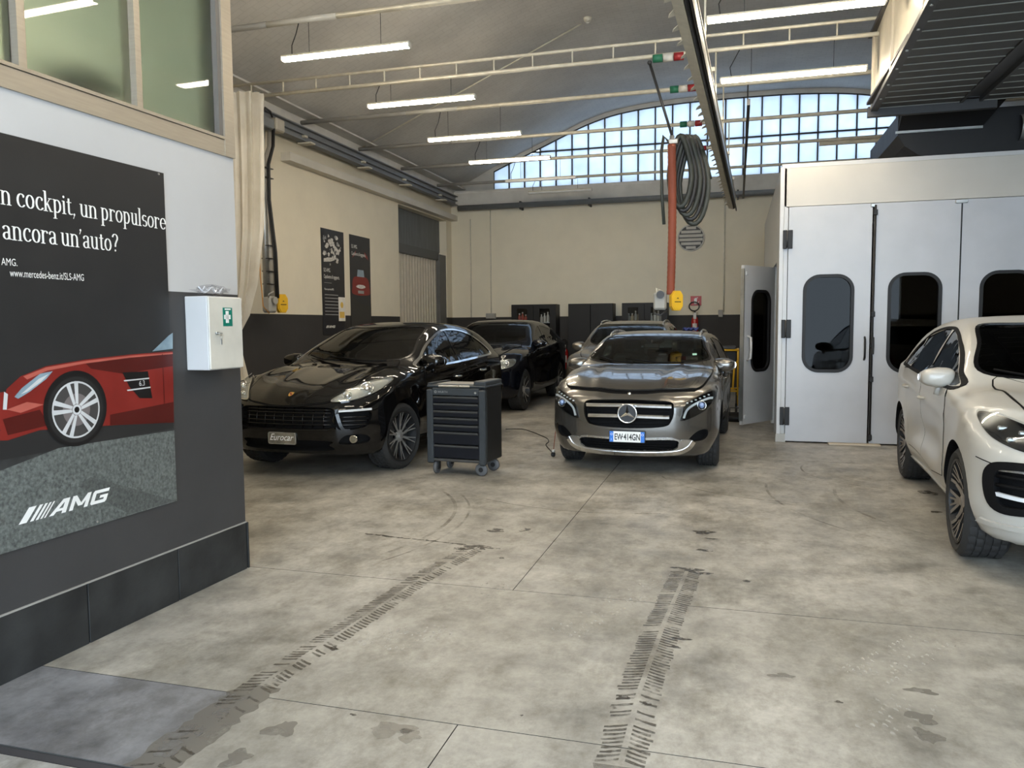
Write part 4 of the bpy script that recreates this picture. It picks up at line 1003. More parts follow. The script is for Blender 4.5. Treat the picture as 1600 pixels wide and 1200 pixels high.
# ---------------------------------------------------------------- graphite crossover in the middle
def grey_crossover():
    s = GLA; car = place('car', s, (-1.05, 8.95), R_(-1.5))
    tag(car, 'dark grey crossover with a twin-bar grille, round star badge and plate EW 414GN', 'car')
    grille = smooth_poly([(-.36, .515), (0, .495), (.36, .515), (.45, .58), (.475, .70), (.44, .775), (.25, .79), (0, .795), (-.25, .79), (-.44, .775), (-.475, .70), (-.45, .58)], 3)
    low = smooth_poly([(-.44, .275), (0, .262), (.44, .275), (.51, .325), (.46, .385), (0, .375), (-.46, .385), (-.51, .325)], 3)
    side = smooth_poly([(.62, .38), (.74, .37), (.80, .42), (.79, .485), (.70, .47)], 3)
    body(car, 'g', s, PAINT_GRAPHITE, GLA_SIDE, GLA_WS, GLA_RW, [(grille, .07), (low, .06), (side, .04), (mir(side), .04)])
    # hood resting on its catch: its front edge stands proud over a dark gap
    ol = smooth_poly([(-.74, -.74), (-.45, -.88), (0, -.94), (.45, -.88), (.74, -.74), (.785, -1.2), (.77, -1.6), (.715, -1.86), (.60, -1.955), (.3, -2.03), (0, -2.055), (-.3, -2.03), (-.60, -1.955), (-.715, -1.86), (-.77, -1.6), (-.785, -1.2)], 3)
    strip_obj(s, 'hood_gap', dens(ol, .025), 'z', .022, .0045, -.004, LINER, car, 0, True); strip_obj(s, 'catch_gap', [(-.66, -1.935), (-.3, -2.045), (0, -2.07), (.3, -2.045), (.66, -1.935)], 'z', .045, .003, -.004, LINER, car, 5)
    hd = slab_obj(s, 'hood', ol, 'z', .026, .008, PAINT_GRAPHITE, car, .045)
    glazing(car, s, GLA_SIDE, GLA_WS, GLA_RW, GLASS_CAR, GLOSSBLK); interior(car, s, TRIM_IN, SEAT, 1, .96, -.60)
    b = MB(); b.box((0, -.30, 1.30), (.20, .03, .06), 0, .012); b.cyl((0, -.30, 1.33), (0, -.25, 1.37), .012, 8); tag(b.build('rear_view_mirror', TRIM_IN, car))
    slab_obj(s, 'sensor_cover', smooth_poly([(-.12, -.10), (.12, -.10), (.05, -.26), (-.05, -.26)], 3), 'z', -.012, -.020, LINER, car)
    stk = [(.53, -.60), (.58, -.585), (.575, -.545), (.525, -.56)]; slab_obj(s, 'windshield_sticker', stk, 'z', -.0025, -.0035, mat('sticker_teal', (.35, .62, .52), .5), car, .05)
    door_set(car, s, GLA_DOORS, PAINT_GRAPHITE, LINER, PAINT_GRAPHITE, [(.14, .88), (1.02, .90)])
    for sg in (1, -1):
        # roof rail, mirror, arch cladding
        P = s.project([(sg * .575, y) for y in np.linspace(-.02, 1.45, 12)], 'z'); N = s.grad(P); r = MB(); r.tube([p + n * (.004 if i in (0, 11) else .026) for i, (p, n) in enumerate(zip(P, N))], .014, 8); r.build('roof_rail', SILVER, car)
        mirror_part(car, s, sg, -.52, 1.08, PAINT_GRAPHITE, GLOSSBLK, MIRROR, 1.05)
        hl = smooth_poly([(.535, .585), (.64, .610), (.765, .68), (.845, .775), (.865, .868), (.80, .862), (.67, .805), (.565, .725), (.55, .66)], 3)
        hl = hl if sg > 0 else mir(hl)
        h = slab_obj(s, 'headlight', hl, 'y', .005, -.012, GLOSSBLK, car, .02)
        lamp_details(s, h, (sg * .735, .735), .044, CHROME, GLASS_LENS, core=mat('blue_projector', (.25, .35, .6), .1, .3))
        strip_obj(s, 'led_bar', [(sg * .565, .61), (sg * .60, .70), (sg * .70, .765), (sg * .80, .80), (sg * .835, .80)], 'y', .020, .012, .002, LED, h, 4)
        for k in range(6):
            q = s.project([(sg * (.60 + .04 * k), .765 + .0145 * k)], 'y')[0]; c = MB(); c.box((q[0], q[1] - .008, q[2]), (.022, .02, .014), 0, .004); c.build('led', LED, h)
        slab_obj(s, 'lens', hl, 'y', .022, .019, GLASS_LENS, h, .02)
        sk = [(-.98, .24), (0, .235), (.95, .24)]; strip_obj(s, 'sill_trim', sk, 'x' if sg > 0 else '-x', .09, .016, -.01, LINER, car, 3)
    Y = lambda x, z, d: float(s.project([(x, z)], 'y')[0][1]) + d
    strip_obj(s, 'grille_frame', offs(grille, .004), 'y', .020, .010, -.01, PAINT_GRAPHITE, car, 0, True)
    for zc, zs in ((.725, .705), (.615, .585)):
        b = MB(); xs = np.linspace(-.445, .445, 15) if zc > .7 else np.linspace(-.425, .425, 15); V = []
        for x in xs:
            zz = zc - .008 * abs(x) / .44 + .01; y = Y(x, zz, .0)
            V += [(x, y + .006, zz + .020), (x, y - .008, zz + .006), (x, y - .006, zz - .014), (x, y + .012, zz - .020), (x, y + .03, zz)]
        F = [(i * 5 + j, i * 5 + (j + 1) % 5, i * 5 + 5 + (j + 1) % 5, i * 5 + 5 + j) for i in range(14) for j in range(5)] + [(0, 1, 2, 3, 4), (70, 74, 73, 72, 71)]
        b.add(V, F); tag(b.build('grille_bar', CHROME, car), 'chrome grille bar')
    b = MB()
    for z in (.54, .575, .66, .69): b.tube([(x, Y(x, z, .045), z) for x in np.linspace(-.42, .42, 9)], .005, 6)
    b.build('grille_mesh', LINER, car)
    ys = Y(0, .655, -.022); e = MB()
    ri = [(.096 * math.cos(2 * PI * i / 36), ys, .655 + .096 * math.sin(2 * PI * i / 36)) for i in range(36)]; e.tube(ri, .010, 8, closed=True); e.prism(circ(.088, 0, .655, 30), ys + .006, ys + .03, 'y', 1)
    for k in range(3):
        a = PI / 2 + k * 2 * PI / 3; c = (0, ys - .006, .655); t_ = (.09 * math.cos(a), ys, .655 + .09 * math.sin(a)); lft = (.020 * math.cos(a + PI / 3), ys + .003, .655 + .020 * math.sin(a + PI / 3)); rgt = (.020 * math.cos(a - PI / 3), ys + .003, .655 + .020 * math.sin(a - PI / 3))
        e.add([c, lft, t_, rgt], [(0, 1, 2), (0, 2, 3)])
    tag(e.build('star_badge', [CHROME, INK], car, fix=False), 'round chrome badge with a three-pointed star')
    q = s.project([(0, .845)], 'y')[0]; e = MB(); e.sphere((q[0], q[1], q[2]), .020, 14, 8, 0, (1, .5, 1)); e.build('hood_badge', CHROME, car)
    strip_obj(s, 'skid_trim', [(-.66, .365), (-.60, .29), (-.45, .245), (0, .228), (.45, .245), (.60, .29), (.66, .365)], 'y', .040, .018, -.01, CHROME, car, 4)
    for sg in (1, -1):
        sp_ = smooth_poly([(.655, .375), (.545, .385), (.535, .33), (.46, .265), (.56, .262), (.63, .31)], 2); slab_obj(s, 'skid_wing', sp_ if sg > 0 else mir(sp_), 'y', .012, -.01, SILVER, car, .03)
    strip_obj(s, 'intake_frame', offs(low, .010), 'y', .020, .012, -.01, SILVER, car, 0, True)
    b = MB()
    for z in (.29, .315, .34, .365): b.tube([(x, Y(x, z, .03), z) for x in np.linspace(-.44, .44, 9)], .005, 6)
    b.build('intake_slats', LINER, car)
    zc = .412; yp = Y(0, zc, -.035); pl = MB(); pl.prism(rrect(.375, .122, .012, 0, zc, 3), yp, yp + .014); po = pl.build('licence_plate', INK, car)
    f = MB(); f.prism(rrect(.362, .110, .008, 0, zc, 3), yp - .002, yp, 'y', 0)
    for sg in (1, -1): f.prism([(sg * .181, zc - .055), (sg * .181, zc + .055), (sg * .142, zc + .055), (sg * .142, zc - .055)], yp - .003, yp, 'y', 1)
    f.build('plate_face', [PLATE_W, PLATE_B], po)
    t = MB(); text_mb(t, 'EW', (-.132, yp - .0045, zc - .032), (1, 0, 0), (0, 0, 1), .092, .62, bold=.002); text_mb(t, '414GN', (-.034, yp - .0045, zc - .032), (1, 0, 0), (0, 0, 1), .092, .62, bold=.002); t.prism(circ(.006, -.045, zc, 10), yp - .0045, yp - .002)
    t.build('plate_lettering', INK, po)
    t = MB(); text_mb(t, 'I', (-.163, yp - .0045, zc - .04), (1, 0, 0), (0, 0, 1), .03, 1, 'CENTER'); ring_prism(t, circ(.012, -.161, zc + .025, 16), circ(.009, -.161, zc + .025, 16), yp - .0045, yp - .002); ring_prism(t, circ(.012, .161, zc + .025, 16), circ(.009, .161, zc + .025, 16), yp - .0045, yp - .002); t.build('plate_marks', PLATE_W, po)
    wiper(car, s, [(.45, -.84), (.1, -.84), (-.25, -.74)], LINER); wiper(car, s, [(-.15, -.87), (-.4, -.79), (-.60, -.65)], LINER)
    tail(car, s, .45, .80, .86, 1.0); finish(car, s, PAINT_GRAPHITE, W_GLA, .765, R_(3))
    return car

# ---------------------------------------------------------------- chalk white SUV at the right
def chalk_suv():
    s = MAC; car = place('car', s, (2.40, 5.80), R_(-3.8))
    tag(car, 'chalk white SUV with dark headlights and black framed bumper intakes, by the booth doors', 'car')
    grille = smooth_poly([(-.44, .50), (.44, .50), (.50, .60), (.50, .725), (.25, .75), (-.25, .75), (-.50, .725), (-.50, .60)], 3)
    side = smooth_poly([(.58, .50), (.72, .47), (.83, .47), (.865, .56), (.86, .68), (.80, .715), (.62, .715), (.56, .66)], 3)
    low = smooth_poly([(-.42, .30), (.42, .30), (.46, .36), (.42, .40), (-.42, .40), (-.46, .36)], 3)
    body(car, 'w', s, PAINT_CHALK, MAC_SIDE, MAC_WS, MAC_RW, [(grille, .06), (side, .06), (mir(side), .06), (low, .05)])
    hood_part(car, s, hood_outline(s, .64, -2.29, -1.07), PAINT_CHALK, LINER)
    glazing(car, s, MAC_SIDE, MAC_WS, MAC_RW, GLASS_DARK, GLOSSBLK); interior(car, s, TRIM_IN, SEAT, 1, .98, -.76)
    dlo = [(-.89, 1.092), (-.69, 1.212), (-.42, 1.338), (-.12, 1.437), (.08, 1.488), (.30, 1.520), (.65, 1.515), (.96, 1.46), (1.25, 1.345), (1.46, 1.225), (1.42, 1.17), (1.05, 1.148), (.3, 1.11), (-.2, 1.096)]
    for ax in ('x', '-x'): strip_obj(s, 'window_trim', dlo, ax, .022, .006, -.004, LINER, car, 4, True)
    door_set(car, s, MAC_DOORS, PAINT_CHALK, LINER, PAINT_CHALK, [(.14, .93), (1.02, .965)])
    Y = lambda x, z, d: float(s.project([(x, z)], 'y')[0][1]) + d
    b = MB()
    for z in (.54, .58, .62, .66, .70): b.tube([(x, Y(x, z, .018), z) for x in np.linspace(-.47, .47, 11)], .008, 6)
    b.build('grille', GLOSSBLK, car)
    for sg in (1, -1):
        sd = side if sg > 0 else mir(side)
        strip_obj(s, 'intake_frame', offs(sd, .006), 'y', .045, .010, -.012, LINER, car, 0, True)
        b = MB()
        for z in (.60, .655): b.tube([(sg * x, Y(sg * x, z, .012), z) for x in np.linspace(.58, .85, 6)], [.011] * 6, 6)
        b.build('intake_slats', LINER, car); strip_obj(s, 'running_light', [(sg * .58, .545), (sg * .70, .535), (sg * .85, .545)], 'y', .022, .004, -.02, LED, car, 3)
        strip_obj(s, 'intake_blade', [(sg * .58, .695), (sg * .72, .70), (sg * .85, .695)], 'y', .020, .006, -.02, SILVER, car, 3)
        strip_obj(s, 'bumper_lip', [(sg * .30, .375), (sg * .60, .365), (sg * .84, .355), (sg * .90, .36)], 'y', .03, .018, -.01, PAINT_CHALK, car, 3)
        strip_obj(s, 'bumper_seam', [(sg * .86, .72), (sg * .895, .73), (sg * .925, .74)], 'y', .006, .001, -.002, LINER, car, 3)
        hl = smooth_poly([(.49, .815), (.60, .80), (.74, .815), (.85, .87), (.885, .955), (.86, 1.0), (.77, .985), (.64, .93), (.53, .87)], 3); hl = hl if sg > 0 else mir(hl)
        h = slab_obj(s, 'headlight', hl, 'y', .005, -.01, GLOSSBLK, car, .02)
        for px_, pz_ in ((.68, .86), (.765, .87), (.70, .91), (.79, .925)): 
            q = s.project([(sg * px_, pz_)], 'y')[0]; c = MB(); c.box((q[0], q[1] - .006, q[2]), (.06, .03, .028), 0, .008); c.build('led', SILVER, h)
        slab_obj(s, 'lens', hl, 'y', .022, .019, GLASS_LENS, h, .02)
        mirror_part(car, s, sg, -.60, 1.15, PAINT_CHALK, PAINT_CHALK, MIRROR)
        sk = [(-1.02, .27), (0, .265), (.95, .27)]; strip_obj(s, 'sill_trim', sk, 'x' if sg > 0 else '-x', .05, .014, -.01, PAINT_CHALK, car, 3)
    wiper(car, s, [(.50, -.96), (.20, -.97), (-.30, -.87)], LINER); wiper(car, s, [(-.10, -1.0), (-.35, -.94), (-.62, -.80)], LINER)
    tail(car, s, .45, .86, .98, 1.10); finish(car, s, PAINT_CHALK, W_CHALK, .815, R_(0))
    return car

def rear_row_car(s, at, head, paint, label, sw, ws, rw, doors, handles, wheels, track, hl, mz, chrome, rail, hx):
    car = place('car', s, at, head); tag(car, label, 'car')
    gr = smooth_poly([(.06, .58), (.26, .58), (.32, .68), (.30, .80), (.08, .80)], 3) if s is FAST else smooth_poly([(.02, .55), (.40, .56), (.46, .70), (.40, .84), (.02, .84)], 3)
    low = smooth_poly([(-.5, .36), (.5, .36), (.56, .42), (.5, .47), (-.5, .47), (-.56, .42)], 3)
    body(car, 'r', s, paint, sw, ws, rw, [(gr, .05), (mir(gr), .05), (low, .05)])
    hood_part(car, s, hood_outline(s, .68, s.y0 + .14, s.ws - .03), paint, LINER)
    glazing(car, s, sw, ws, rw, GLASS_DARK if s is FAST else GLASS_CAR, GLOSSBLK); interior(car, s, TRIM_IN, SEAT, 1, 1.06 if s is FAST else 1.03, -.62)
    door_set(car, s, doors, paint, LINER, paint, handles)
    Y = lambda x, z, d: float(s.project([(x, z)], 'y')[0][1]) + d
    for sg in (1, -1):
        h = slab_obj(s, 'headlight', hl if sg > 0 else mir(hl), 'y', .005, -.01, SILVER, car, .025)
        lamp_details(s, h, (sg * hx[0], hx[1]), .058, CHROME, GLASS_LENS, core=MIRROR); lamp_details(s, h, (sg * hx[2], hx[3]), .046, CHROME, GLASS_LENS, core=MIRROR)
        slab_obj(s, 'lens', hl if sg > 0 else mir(hl), 'y', .024, .021, GLASS_LENS, h, .025)
        mirror_part(car, s, sg, -.58, mz, paint, GLOSSBLK, MIRROR, 1.05)
        strip_obj(s, 'grille_frame', offs(gr if sg > 0 else mir(gr), .004), 'y', .022, .012, -.01, CHROME, car, 0, True)
        b = MB()
        for x in np.linspace(.08, .30, 6): b.tube([(sg * x, Y(sg * x, z, .02), z) for z in (.58, .69, .79)], .006, 6)
        b.build('grille', GLOSSBLK, car)
        P = s.project([(sg * .70, .50)], 'y')[0]; f = MB(); f.cyl((P[0], P[1] - .006, P[2]), (P[0], P[1] + .03, P[2]), .045, 18); f.sphere((P[0], P[1] - .004, P[2]), .034, 12, 8, 1, (1, .4, 1)); f.build('fog_lamp', [CHROME, GLASS_LENS], car)
        if rail:
            P = s.project([(sg * .60, y) for y in np.linspace(.0, 1.7, 12)], 'z'); N = s.grad(P); r = MB(); r.tube([p + n * (.004 if i in (0, 11) else .03) for i, (p, n) in enumerate(zip(P, N))], .014, 8); r.build('roof_rail', SILVER, car)
    tail(car, s, .5, .88, .95, 1.08); finish(car, s, paint, wheels, track, 0)
    return car

black_suv(); grey_crossover(); chalk_suv()
FAST_HL = smooth_poly([(.52, .80), (.70, .795), (.86, .84), (.90, .92), (.86, .965), (.70, .95), (.56, .90)], 3)
rear_row_car(FAST, (-4.70, 13.95), R_(0), PAINT_NAVY, 'blue-black coupe SUV parked behind the black car with the gold crest', FAST_SIDE, FAST_WS, FAST_RW, FAST_DOORS, [(.14, .98), (1.02, 1.02)], W_FAST, .84, FAST_HL, 1.21, True, False, (.62, .87, .77, .885))
SUV_HL = smooth_poly([(.55, .82), (.72, .82), (.84, .88), (.86, .98), (.78, .985), (.60, .93)], 3)
rear_row_car(SUV, (-1.95, 13.85), R_(0), PAINT_BRONZE, 'bronze grey estate car standing close behind the grey crossover with the plate', SUV_SIDE, SUV_WS, SUV_RW, SUV_DOORS, [(.14, .94), (1.02, .96)], W_GLA, .79, SUV_HL, 1.17, True, True, (.65, .88, .76, .91))
# ------------------------------------------------------------------ tube lights under the rods
M_TUBE = mat('tube_glow', (1, 1, 1), emit=(1.0, .87, .67), estr=TUBE_STRENGTH)
M_TUBE_OFF = mat('tube_unlit', (.72, .72, .70), .4)
def tube_light(label, xc, y, z, ln=1.56, lit=True, rod=5.06):
    t_ = empty('tube_light', (xc, y, z)); tag(t_, label, 'light', 'tube lights hung from the tie rods')
    b = MB(); b.box((0, 0, .025), (ln, .075, .03), 0, .008); b.build('housing', CREAM, t_)
    b = MB(); b.prism([(-.036, .012), (-.034, -.014), (-.020, -.026), (.020, -.026), (.034, -.014), (.036, .012)], -ln / 2 + .02, ln / 2 - .02, 'x'); b.build('diffuser', M_TUBE if lit else M_TUBE_OFF, t_)
    for s_ in (-1, 1):
        b = MB(); b.box((s_ * (ln / 2 - .008), 0, .005), (.022, .082, .062), 0, .006); b.build('end_cap', WHT, t_)
        b = MB(); b.tube([(s_ * ln * .28, 0, .04), (s_ * ln * .28, 0, rod - z)], .0035, 5); b.build('hanging_wire', DARKSTEEL, t_)
    b = MB(); b.tube([(-ln * .42, 0, .04), (-ln * .43, .03, .16), (-ln * .39, .02, .28), (-ln * .36, 0, rod - z)], .006, 6); b.build('supply_cable', BLACKMET, t_)
    return t_
def light_at(label, x0, y0, x1, y1, Y, lit=True, rod=5.06):
    a, c = at_y(x0, y0, Y), at_y(x1, y1, Y); tube_light(label, (a.x + c.x) / 2, Y, (a.z + c.z) / 2, c.x - a.x, lit, rod)
light_at('lit tube light nearest the office window, first of the left row', 441, 90, 641, 74, 8.25)
light_at('lit tube light under the ladder truss, second of the left row', 575, 165, 743, 153, 10.2, True, 4.92)
light_at('lit tube light third of the left row, over the middle of the ceiling rods', 669, 218, 815, 209, 12.25)
light_at('lit tube light farthest of the left row, touching the arched window in view', 733, 254, 860, 246, 14.4)
light_at('unlit tube light in front of the left end of the arched window', 790, 284, 900, 277, 16.45, False)
light_at('unlit tube light below the sill of the arched window', 825, 302, 925, 296, 18.65, False)
light_at('lit tube light by the slatted overhead platform, nearer of the right pair', 1104, 31, 1385, 3, 8.25)
light_at('lit tube light by the slatted overhead platform, farther of the right pair', 1125, 128, 1355, 105, 10.2, True, 4.92)
tube_light('tube light of the left row out of view above the office partition end', -4.0, 6.15, 4.75)
tube_light('tube light of the right row out of view before the overhead platform', .6, 6.15, 4.70)
for x, y, nm in ((-1.6, 4.1, 'left'), (1.0, 4.1, 'middle'), (-1.6, 1.9, 'doorway left'), (3.4, 3.2, 'right')):
    tube_light('tube light out of view above the entrance, %s one' % nm, x, y, 4.70, rod=zv(x))
    
# ------------------------------------------------------------------ extraction rail down the middle
rl = empty('extraction_rail', (0, 0, 0)); tag(rl, 'long cream suction rail hanging along the middle of the hall', 'rail')
def rx(y): return -.40 + (.30) * (y - 5.7) / 10.6
RY0, RY1, RZ = 4.2, 16.3, 3.86
pr = [(-.075, .0), (-.075, .20), (.055, .20), (.055, .0), (.03, -.02), (-.05, -.02)]
def rail_piece(poly, y0, y1): return [(rx(y0) + u, y0, RZ + v) for u, v in poly], [(rx(y1) + u, y1, RZ + v) for u, v in poly]
b = MB(); A, B = rail_piece([(-.075, 0), (-.075, .20), (-.065, .20), (-.065, 0)], RY0, RY1); b.add(A + B, [(0, 1, 2, 3), (7, 6, 5, 4)] + [(i, (i + 1) % 4, 4 + (i + 1) % 4, 4 + i) for i in range(4)]); b.build('side_panel', CREAM, rl)
b = MB(); A, B = rail_piece([(.045, 0), (.045, .20), (.055, .20), (.055, 0)], RY0, RY1); b.add(A + B, [(0, 1, 2, 3), (7, 6, 5, 4)] + [(i, (i + 1) % 4, 4 + (i + 1) % 4, 4 + i) for i in range(4)]); b.build('side_panel', GALV, rl)
b = MB(); A, B = rail_piece([(-.085, .20), (.065, .20), (.065, .215), (-.085, .215)], RY0, RY1); b.add(A + B, [(0, 1, 2, 3), (7, 6, 5, 4)] + [(i, (i + 1) % 4, 4 + (i + 1) % 4, 4 + i) for i in range(4)]); b.build('top_plate', CREAM, rl)
for u0, u1, lm in ((-.075, .012, 'cream_paint'), (.048, .018, 'black_sheet')):
    b = MB(); A, B = rail_piece([(u0, -.004), (u0, .006), (u1, -.022), (u1, -.030)], RY0, RY1); b.add(A + B, [(0, 1, 2, 3), (7, 6, 5, 4)] + [(i, (i + 1) % 4, 4 + (i + 1) % 4, 4 + i) for i in range(4)]); b.build('rubber_lip', MATS[lm], rl)
b = MB(); A, B = rail_piece([(.058, -.03), (.058, .02), (.075, .02), (.075, -.03)], RY0, RY1 + .25); b.add(A + B, [(0, 1, 2, 3), (7, 6, 5, 4)] + [(i, (i + 1) % 4, 4 + (i + 1) % 4, 4 + i) for i in range(4)]); b.build('running_track', DARKSTEEL, rl)
y = 5.4; k = 0
while y < 15.8:
    b = MB(); w0 = .10 + .05 * random.random(); x = rx(y)
    b.add([(x - .074, y, RZ + .004), (x - .074, y + w0, RZ + .004), (x - .125, y + w0 * .9, RZ - .012), (x - .115, y + w0 * .5, RZ - .006), (x - .074, y, RZ + .008), (x - .074, y + w0, RZ + .008), (x - .125, y + w0 * .9, RZ - .008), (x - .115, y + w0 * .5, RZ - .002)], [(0, 1, 2, 3), (7, 6, 5, 4), (0, 4, 5, 1), (1, 5, 6, 2), (2, 6, 7, 3), (3, 7, 4, 0)]); b.build('torn_flap', CREAM, rl); y += .28 + .1 * random.random()
for y in (6.15, 8.25, 10.2, 12.25, 14.4):
    b = MB(); zt = 4.9 if y == 10.2 else 5.06; b.tube([(rx(y) - .01, y, RZ + .21), (rx(y) - .01, y, zt)], .012, 6); b.box((rx(y) - .01, y, RZ + .24), (.2, .06, .04)); b.build('hanger', CREAM, rl)
r2 = empty('light_truss', (.12, 0, 0)); tag(r2, 'thin dark steel track hanging just right of the cream suction rail', 'track')
b = MB(); b.span((-.02, 10.9, 4.42), (.02, 18.9, 4.50)); b.build('track_bar', DARKSTEEL, r2)
for y in (12.25, 14.4, 16.45, 18.65): b = MB(); b.tube([(0, y, 4.5), (0, y, 5.06)], .012, 6); b.build('hanger', DARKSTEEL, r2)

# ------------------------------------------------------------------ hanging extraction station: bar, coiled hoses, orange hose, boxes
def coil_path(c, w, h, turns, ph=0, dx=0.0, jit=.012):
    P = []; n = 26
    for i in range(int(n * turns) + 1):
        a = 2 * PI * i / n + ph; k = i / n
        x = w * math.sin(a) * (1 - .10 * math.sin(k * 2.1 + ph)); z = -h * (1 - math.cos(a)) * (1 - .06 * math.sin(k * 1.7 + ph)); x *= .55 + .45 * min(1, -z / h)
        P.append((c[0] + x + dx, c[1] + jit * math.sin(k * 5 + ph) + .02 * k, c[2] + z))
    return P
YELLOW = mat('yellow_plastic', (.72, .42, .02), .4); ORANGE_H = mat('orange_hose', (.235, .052, .024), .6, bump=.3, bscale=120); GREYBOX = mat('grey_box', (.33, .32, .29), .5); HOSE_G = mat('grey_green_hose', (.035, .04, .034), .55); HOSE_K = mat('black_hose', (.018, .018, .019), .5); CLEAR = mat('clear_hose', (.42, .38, .32), .25)
HY = 10.2
hs = empty('extraction_station', (-.80, HY, 3.9)); tag(hs, 'hanging station with orange hose, coiled dark hoses and yellow box, in mid hall', 'hose station')
p0 = at_y(1015, 98, HY) - Vector((-.80, HY, 3.9)); p1 = at_y(1050, 212, HY) - Vector((-.80, HY, 3.9))
b = MB(); b.tube([p0, p1], .018, 8); b.sphere(p0, .03, 10, 6); b.build('swing_bar', DARKSTEEL, hs)
b = MB(); b.tube([p1, p1 + Vector((0, 0, -.12))], .03, 10); b.box(p1 + Vector((.02, 0, -.08)), (.12, .10, .07), 0, .012); b.build('swivel', GALV, hs)
top = p1 + Vector((0, 0, -.10))
for k in range(5):
    b = MB(); b.tube(coil_path((top.x + .10 + .012 * k, .03 + .025 * k, top.z + .10), .15 + .012 * k, .46 + .03 * k, 1.15, .2 * k, .03 * k), .030 if k % 2 else .034, 8); b.build('hose_coil', (HOSE_G, HOSE_K)[k % 2], hs)
b = MB(); b.tube([top + Vector((-.02, -.03, .0)), top + Vector((-.10, -.02, .10)), top + Vector((-.13, -.02, -.1)), top + Vector((-.12, -.02, -.6)), top + Vector((-.09, -.02, -1.0))], .022, 8); b.build('hose_end', HOSE_G, hs)
zb = at_y(1050, 458, HY).z - 3.9
P = []; n = 60
for i in range(n + 1):
    t = i / n; P.append((top.x + .015 * math.sin(t * 3.1), -.05, top.z - .02 + (zb - top.z) * t))
b = MB(); b.tube(P, [.050 + (.003 if i % 2 else 0) for i in range(n + 1)], 12); b.build('orange_hose', ORANGE_H, hs)
def yellow_box(parent, c, s=1.0, face=(0, -1)):
    """hexagonal yellow outlet box with a black emblem"""
    fx, fy = face; u = Vector((-fy, fx, 0)); nrm = Vector((fx, fy, 0)); hexp = [(-.05, .155), (.05, .155), (.095, .085), (.095, -.085), (.05, -.155), (-.05, -.155), (-.095, -.085), (-.095, .085)]
    c = Vector(c); b = MB()
    F = [tuple(range(8))[::-1], tuple(range(8, 16))] + [(i, (i + 1) % 8, 8 + (i + 1) % 8, 8 + i) for i in range(8)]
    b.add([c + u * x * s + Vector((0, 0, z * s)) + nrm * d for d in (-.05 * s, .04 * s) for x, z in hexp], F)
    b.add([c + u * x * s * .86 + Vector((0, 0, z * s * .88)) + nrm * d for d in (.04 * s, .055 * s) for x, z in hexp], F)
    o = b.build('yellow_box', YELLOW, parent)
    e = MB(); e.add([c + u * x * s + Vector((0, 0, z * s)) + nrm * .057 * s for x, z in ((-.02, .03), (.02, .03), (0, .052))], [(0, 1, 2)]); e.add([c + u * x * s + Vector((0, 0, z * s)) + nrm * .057 * s for x, z in ((-.055, -.012), (.055, -.012), (.055, -.026), (-.055, -.026))], [(0, 1, 2, 3)]); e.build('emblem', INK, o, fix=False)
    return o
yellow_box(hs, (top.x + .075, -.08, zb - .10), .80, (.5, -.87))
b = MB(); b.box((top.x - .13, -.03, zb - .10), (.16, .14, .22), 0, .02); b.cyl((top.x - .12, -.10, zb - .02), (top.x - .12, -.13, zb - .02), .05, 14, 1); b.tube([(top.x - .20, -.05, zb - .2), (top.x - .2, -.08, zb - .26), (top.x - .12, -.08, zb - .28), (top.x - .04, -.06, zb - .22)], .012, 6, 1); b.build('outlet_box', [GREYBOX, DARKSTEEL], hs)
b = MB(); b.tube([(top.x - .10, -.09, zb + .02), (top.x - .17, -.1, zb + .06), (top.x - .16, -.11, zb - .05)], .012, 6); b.build('hook', CREAM, hs)

# left wall station
ls = empty('extraction_station', (-7.12, 11.0, 4.75)); tag(ls, 'wall station with clear hoses and yellow box beside the curtain', 'hose station')
b = MB(); b.box((.06, .12, .0), (.22, .24, .20), 0, .02); b.build('motor_box', mat('beige_box', (.45, .41, .34), .5), ls)
b = MB(); b.box((.02, -.18, -.02), (.24, .34, .16), 0, .015); b.cyl((.0, -.2, -.2), (.0, -.2, -.1), .06, 12); b.build('rail_trolley', STEEL_BLUE, ls)
b = MB(); b.tube([(.04, .1, .1), (.05, .02, .2), (.05, -.12, .22), (.04, -.2, .12)], .016, 7); b.build('cable_loop', HOSE_K, ls)
for k, (m, r, dx) in enumerate(((CLEAR, .042, .02), (HOSE_K, .018, .09), (HOSE_K, .018, .13))):
    b = MB(); b.tube([(dx, .04 - .03 * k, -.08), (dx, .02 - .03 * k, -.35), (dx - .02, -.12 - .015 * k, -.65), (dx - .02, -.13 - .015 * k, -1.2), (dx, -.06, -2.0), (dx, -.04, -2.72)], r, 10); b.build('hose', m, ls)
b = MB(); b.tube([(.0, -.14, -.05), (.01, -.2, -.4), (.01, -.2, -.9), (.0, -.16, -1.6), (.0, -.16, -2.7)], .05, 12); b.build('support_tube', GALV, ls)
for z in (-.7, -.85, -1.9, -2.1, -2.3, -2.5):
    b = MB(); b.box((.02, -.10, z), (.14, .20, .014), 0, .003); b.build('hose_clip', DARKSTEEL, ls)
b = MB(); b.box((.02, -.12, -2.82), (.16, .20, .26), 0, .03); b.cyl((.12, -.14, -2.76), (.15, -.14, -2.76), .06, 14); b.tube([(.06, -.2, -2.72), (.1, -.25, -2.66), (.12, -.16, -2.62)], .014, 6); b.build('outlet_box', GREYBOX, ls)
yellow_box(ls, (.10, .10, -2.80), .95, (.9, -.44))
b = MB(); b.tube([(.02, -.36, -.9), (.03, -.36, -2.4), (.05, -.34, -2.85), (.06, -.2, -2.96)], .008, 6); b.build('orange_cord', mat('orange_cord', (.55, .25, .05), .5), ls)

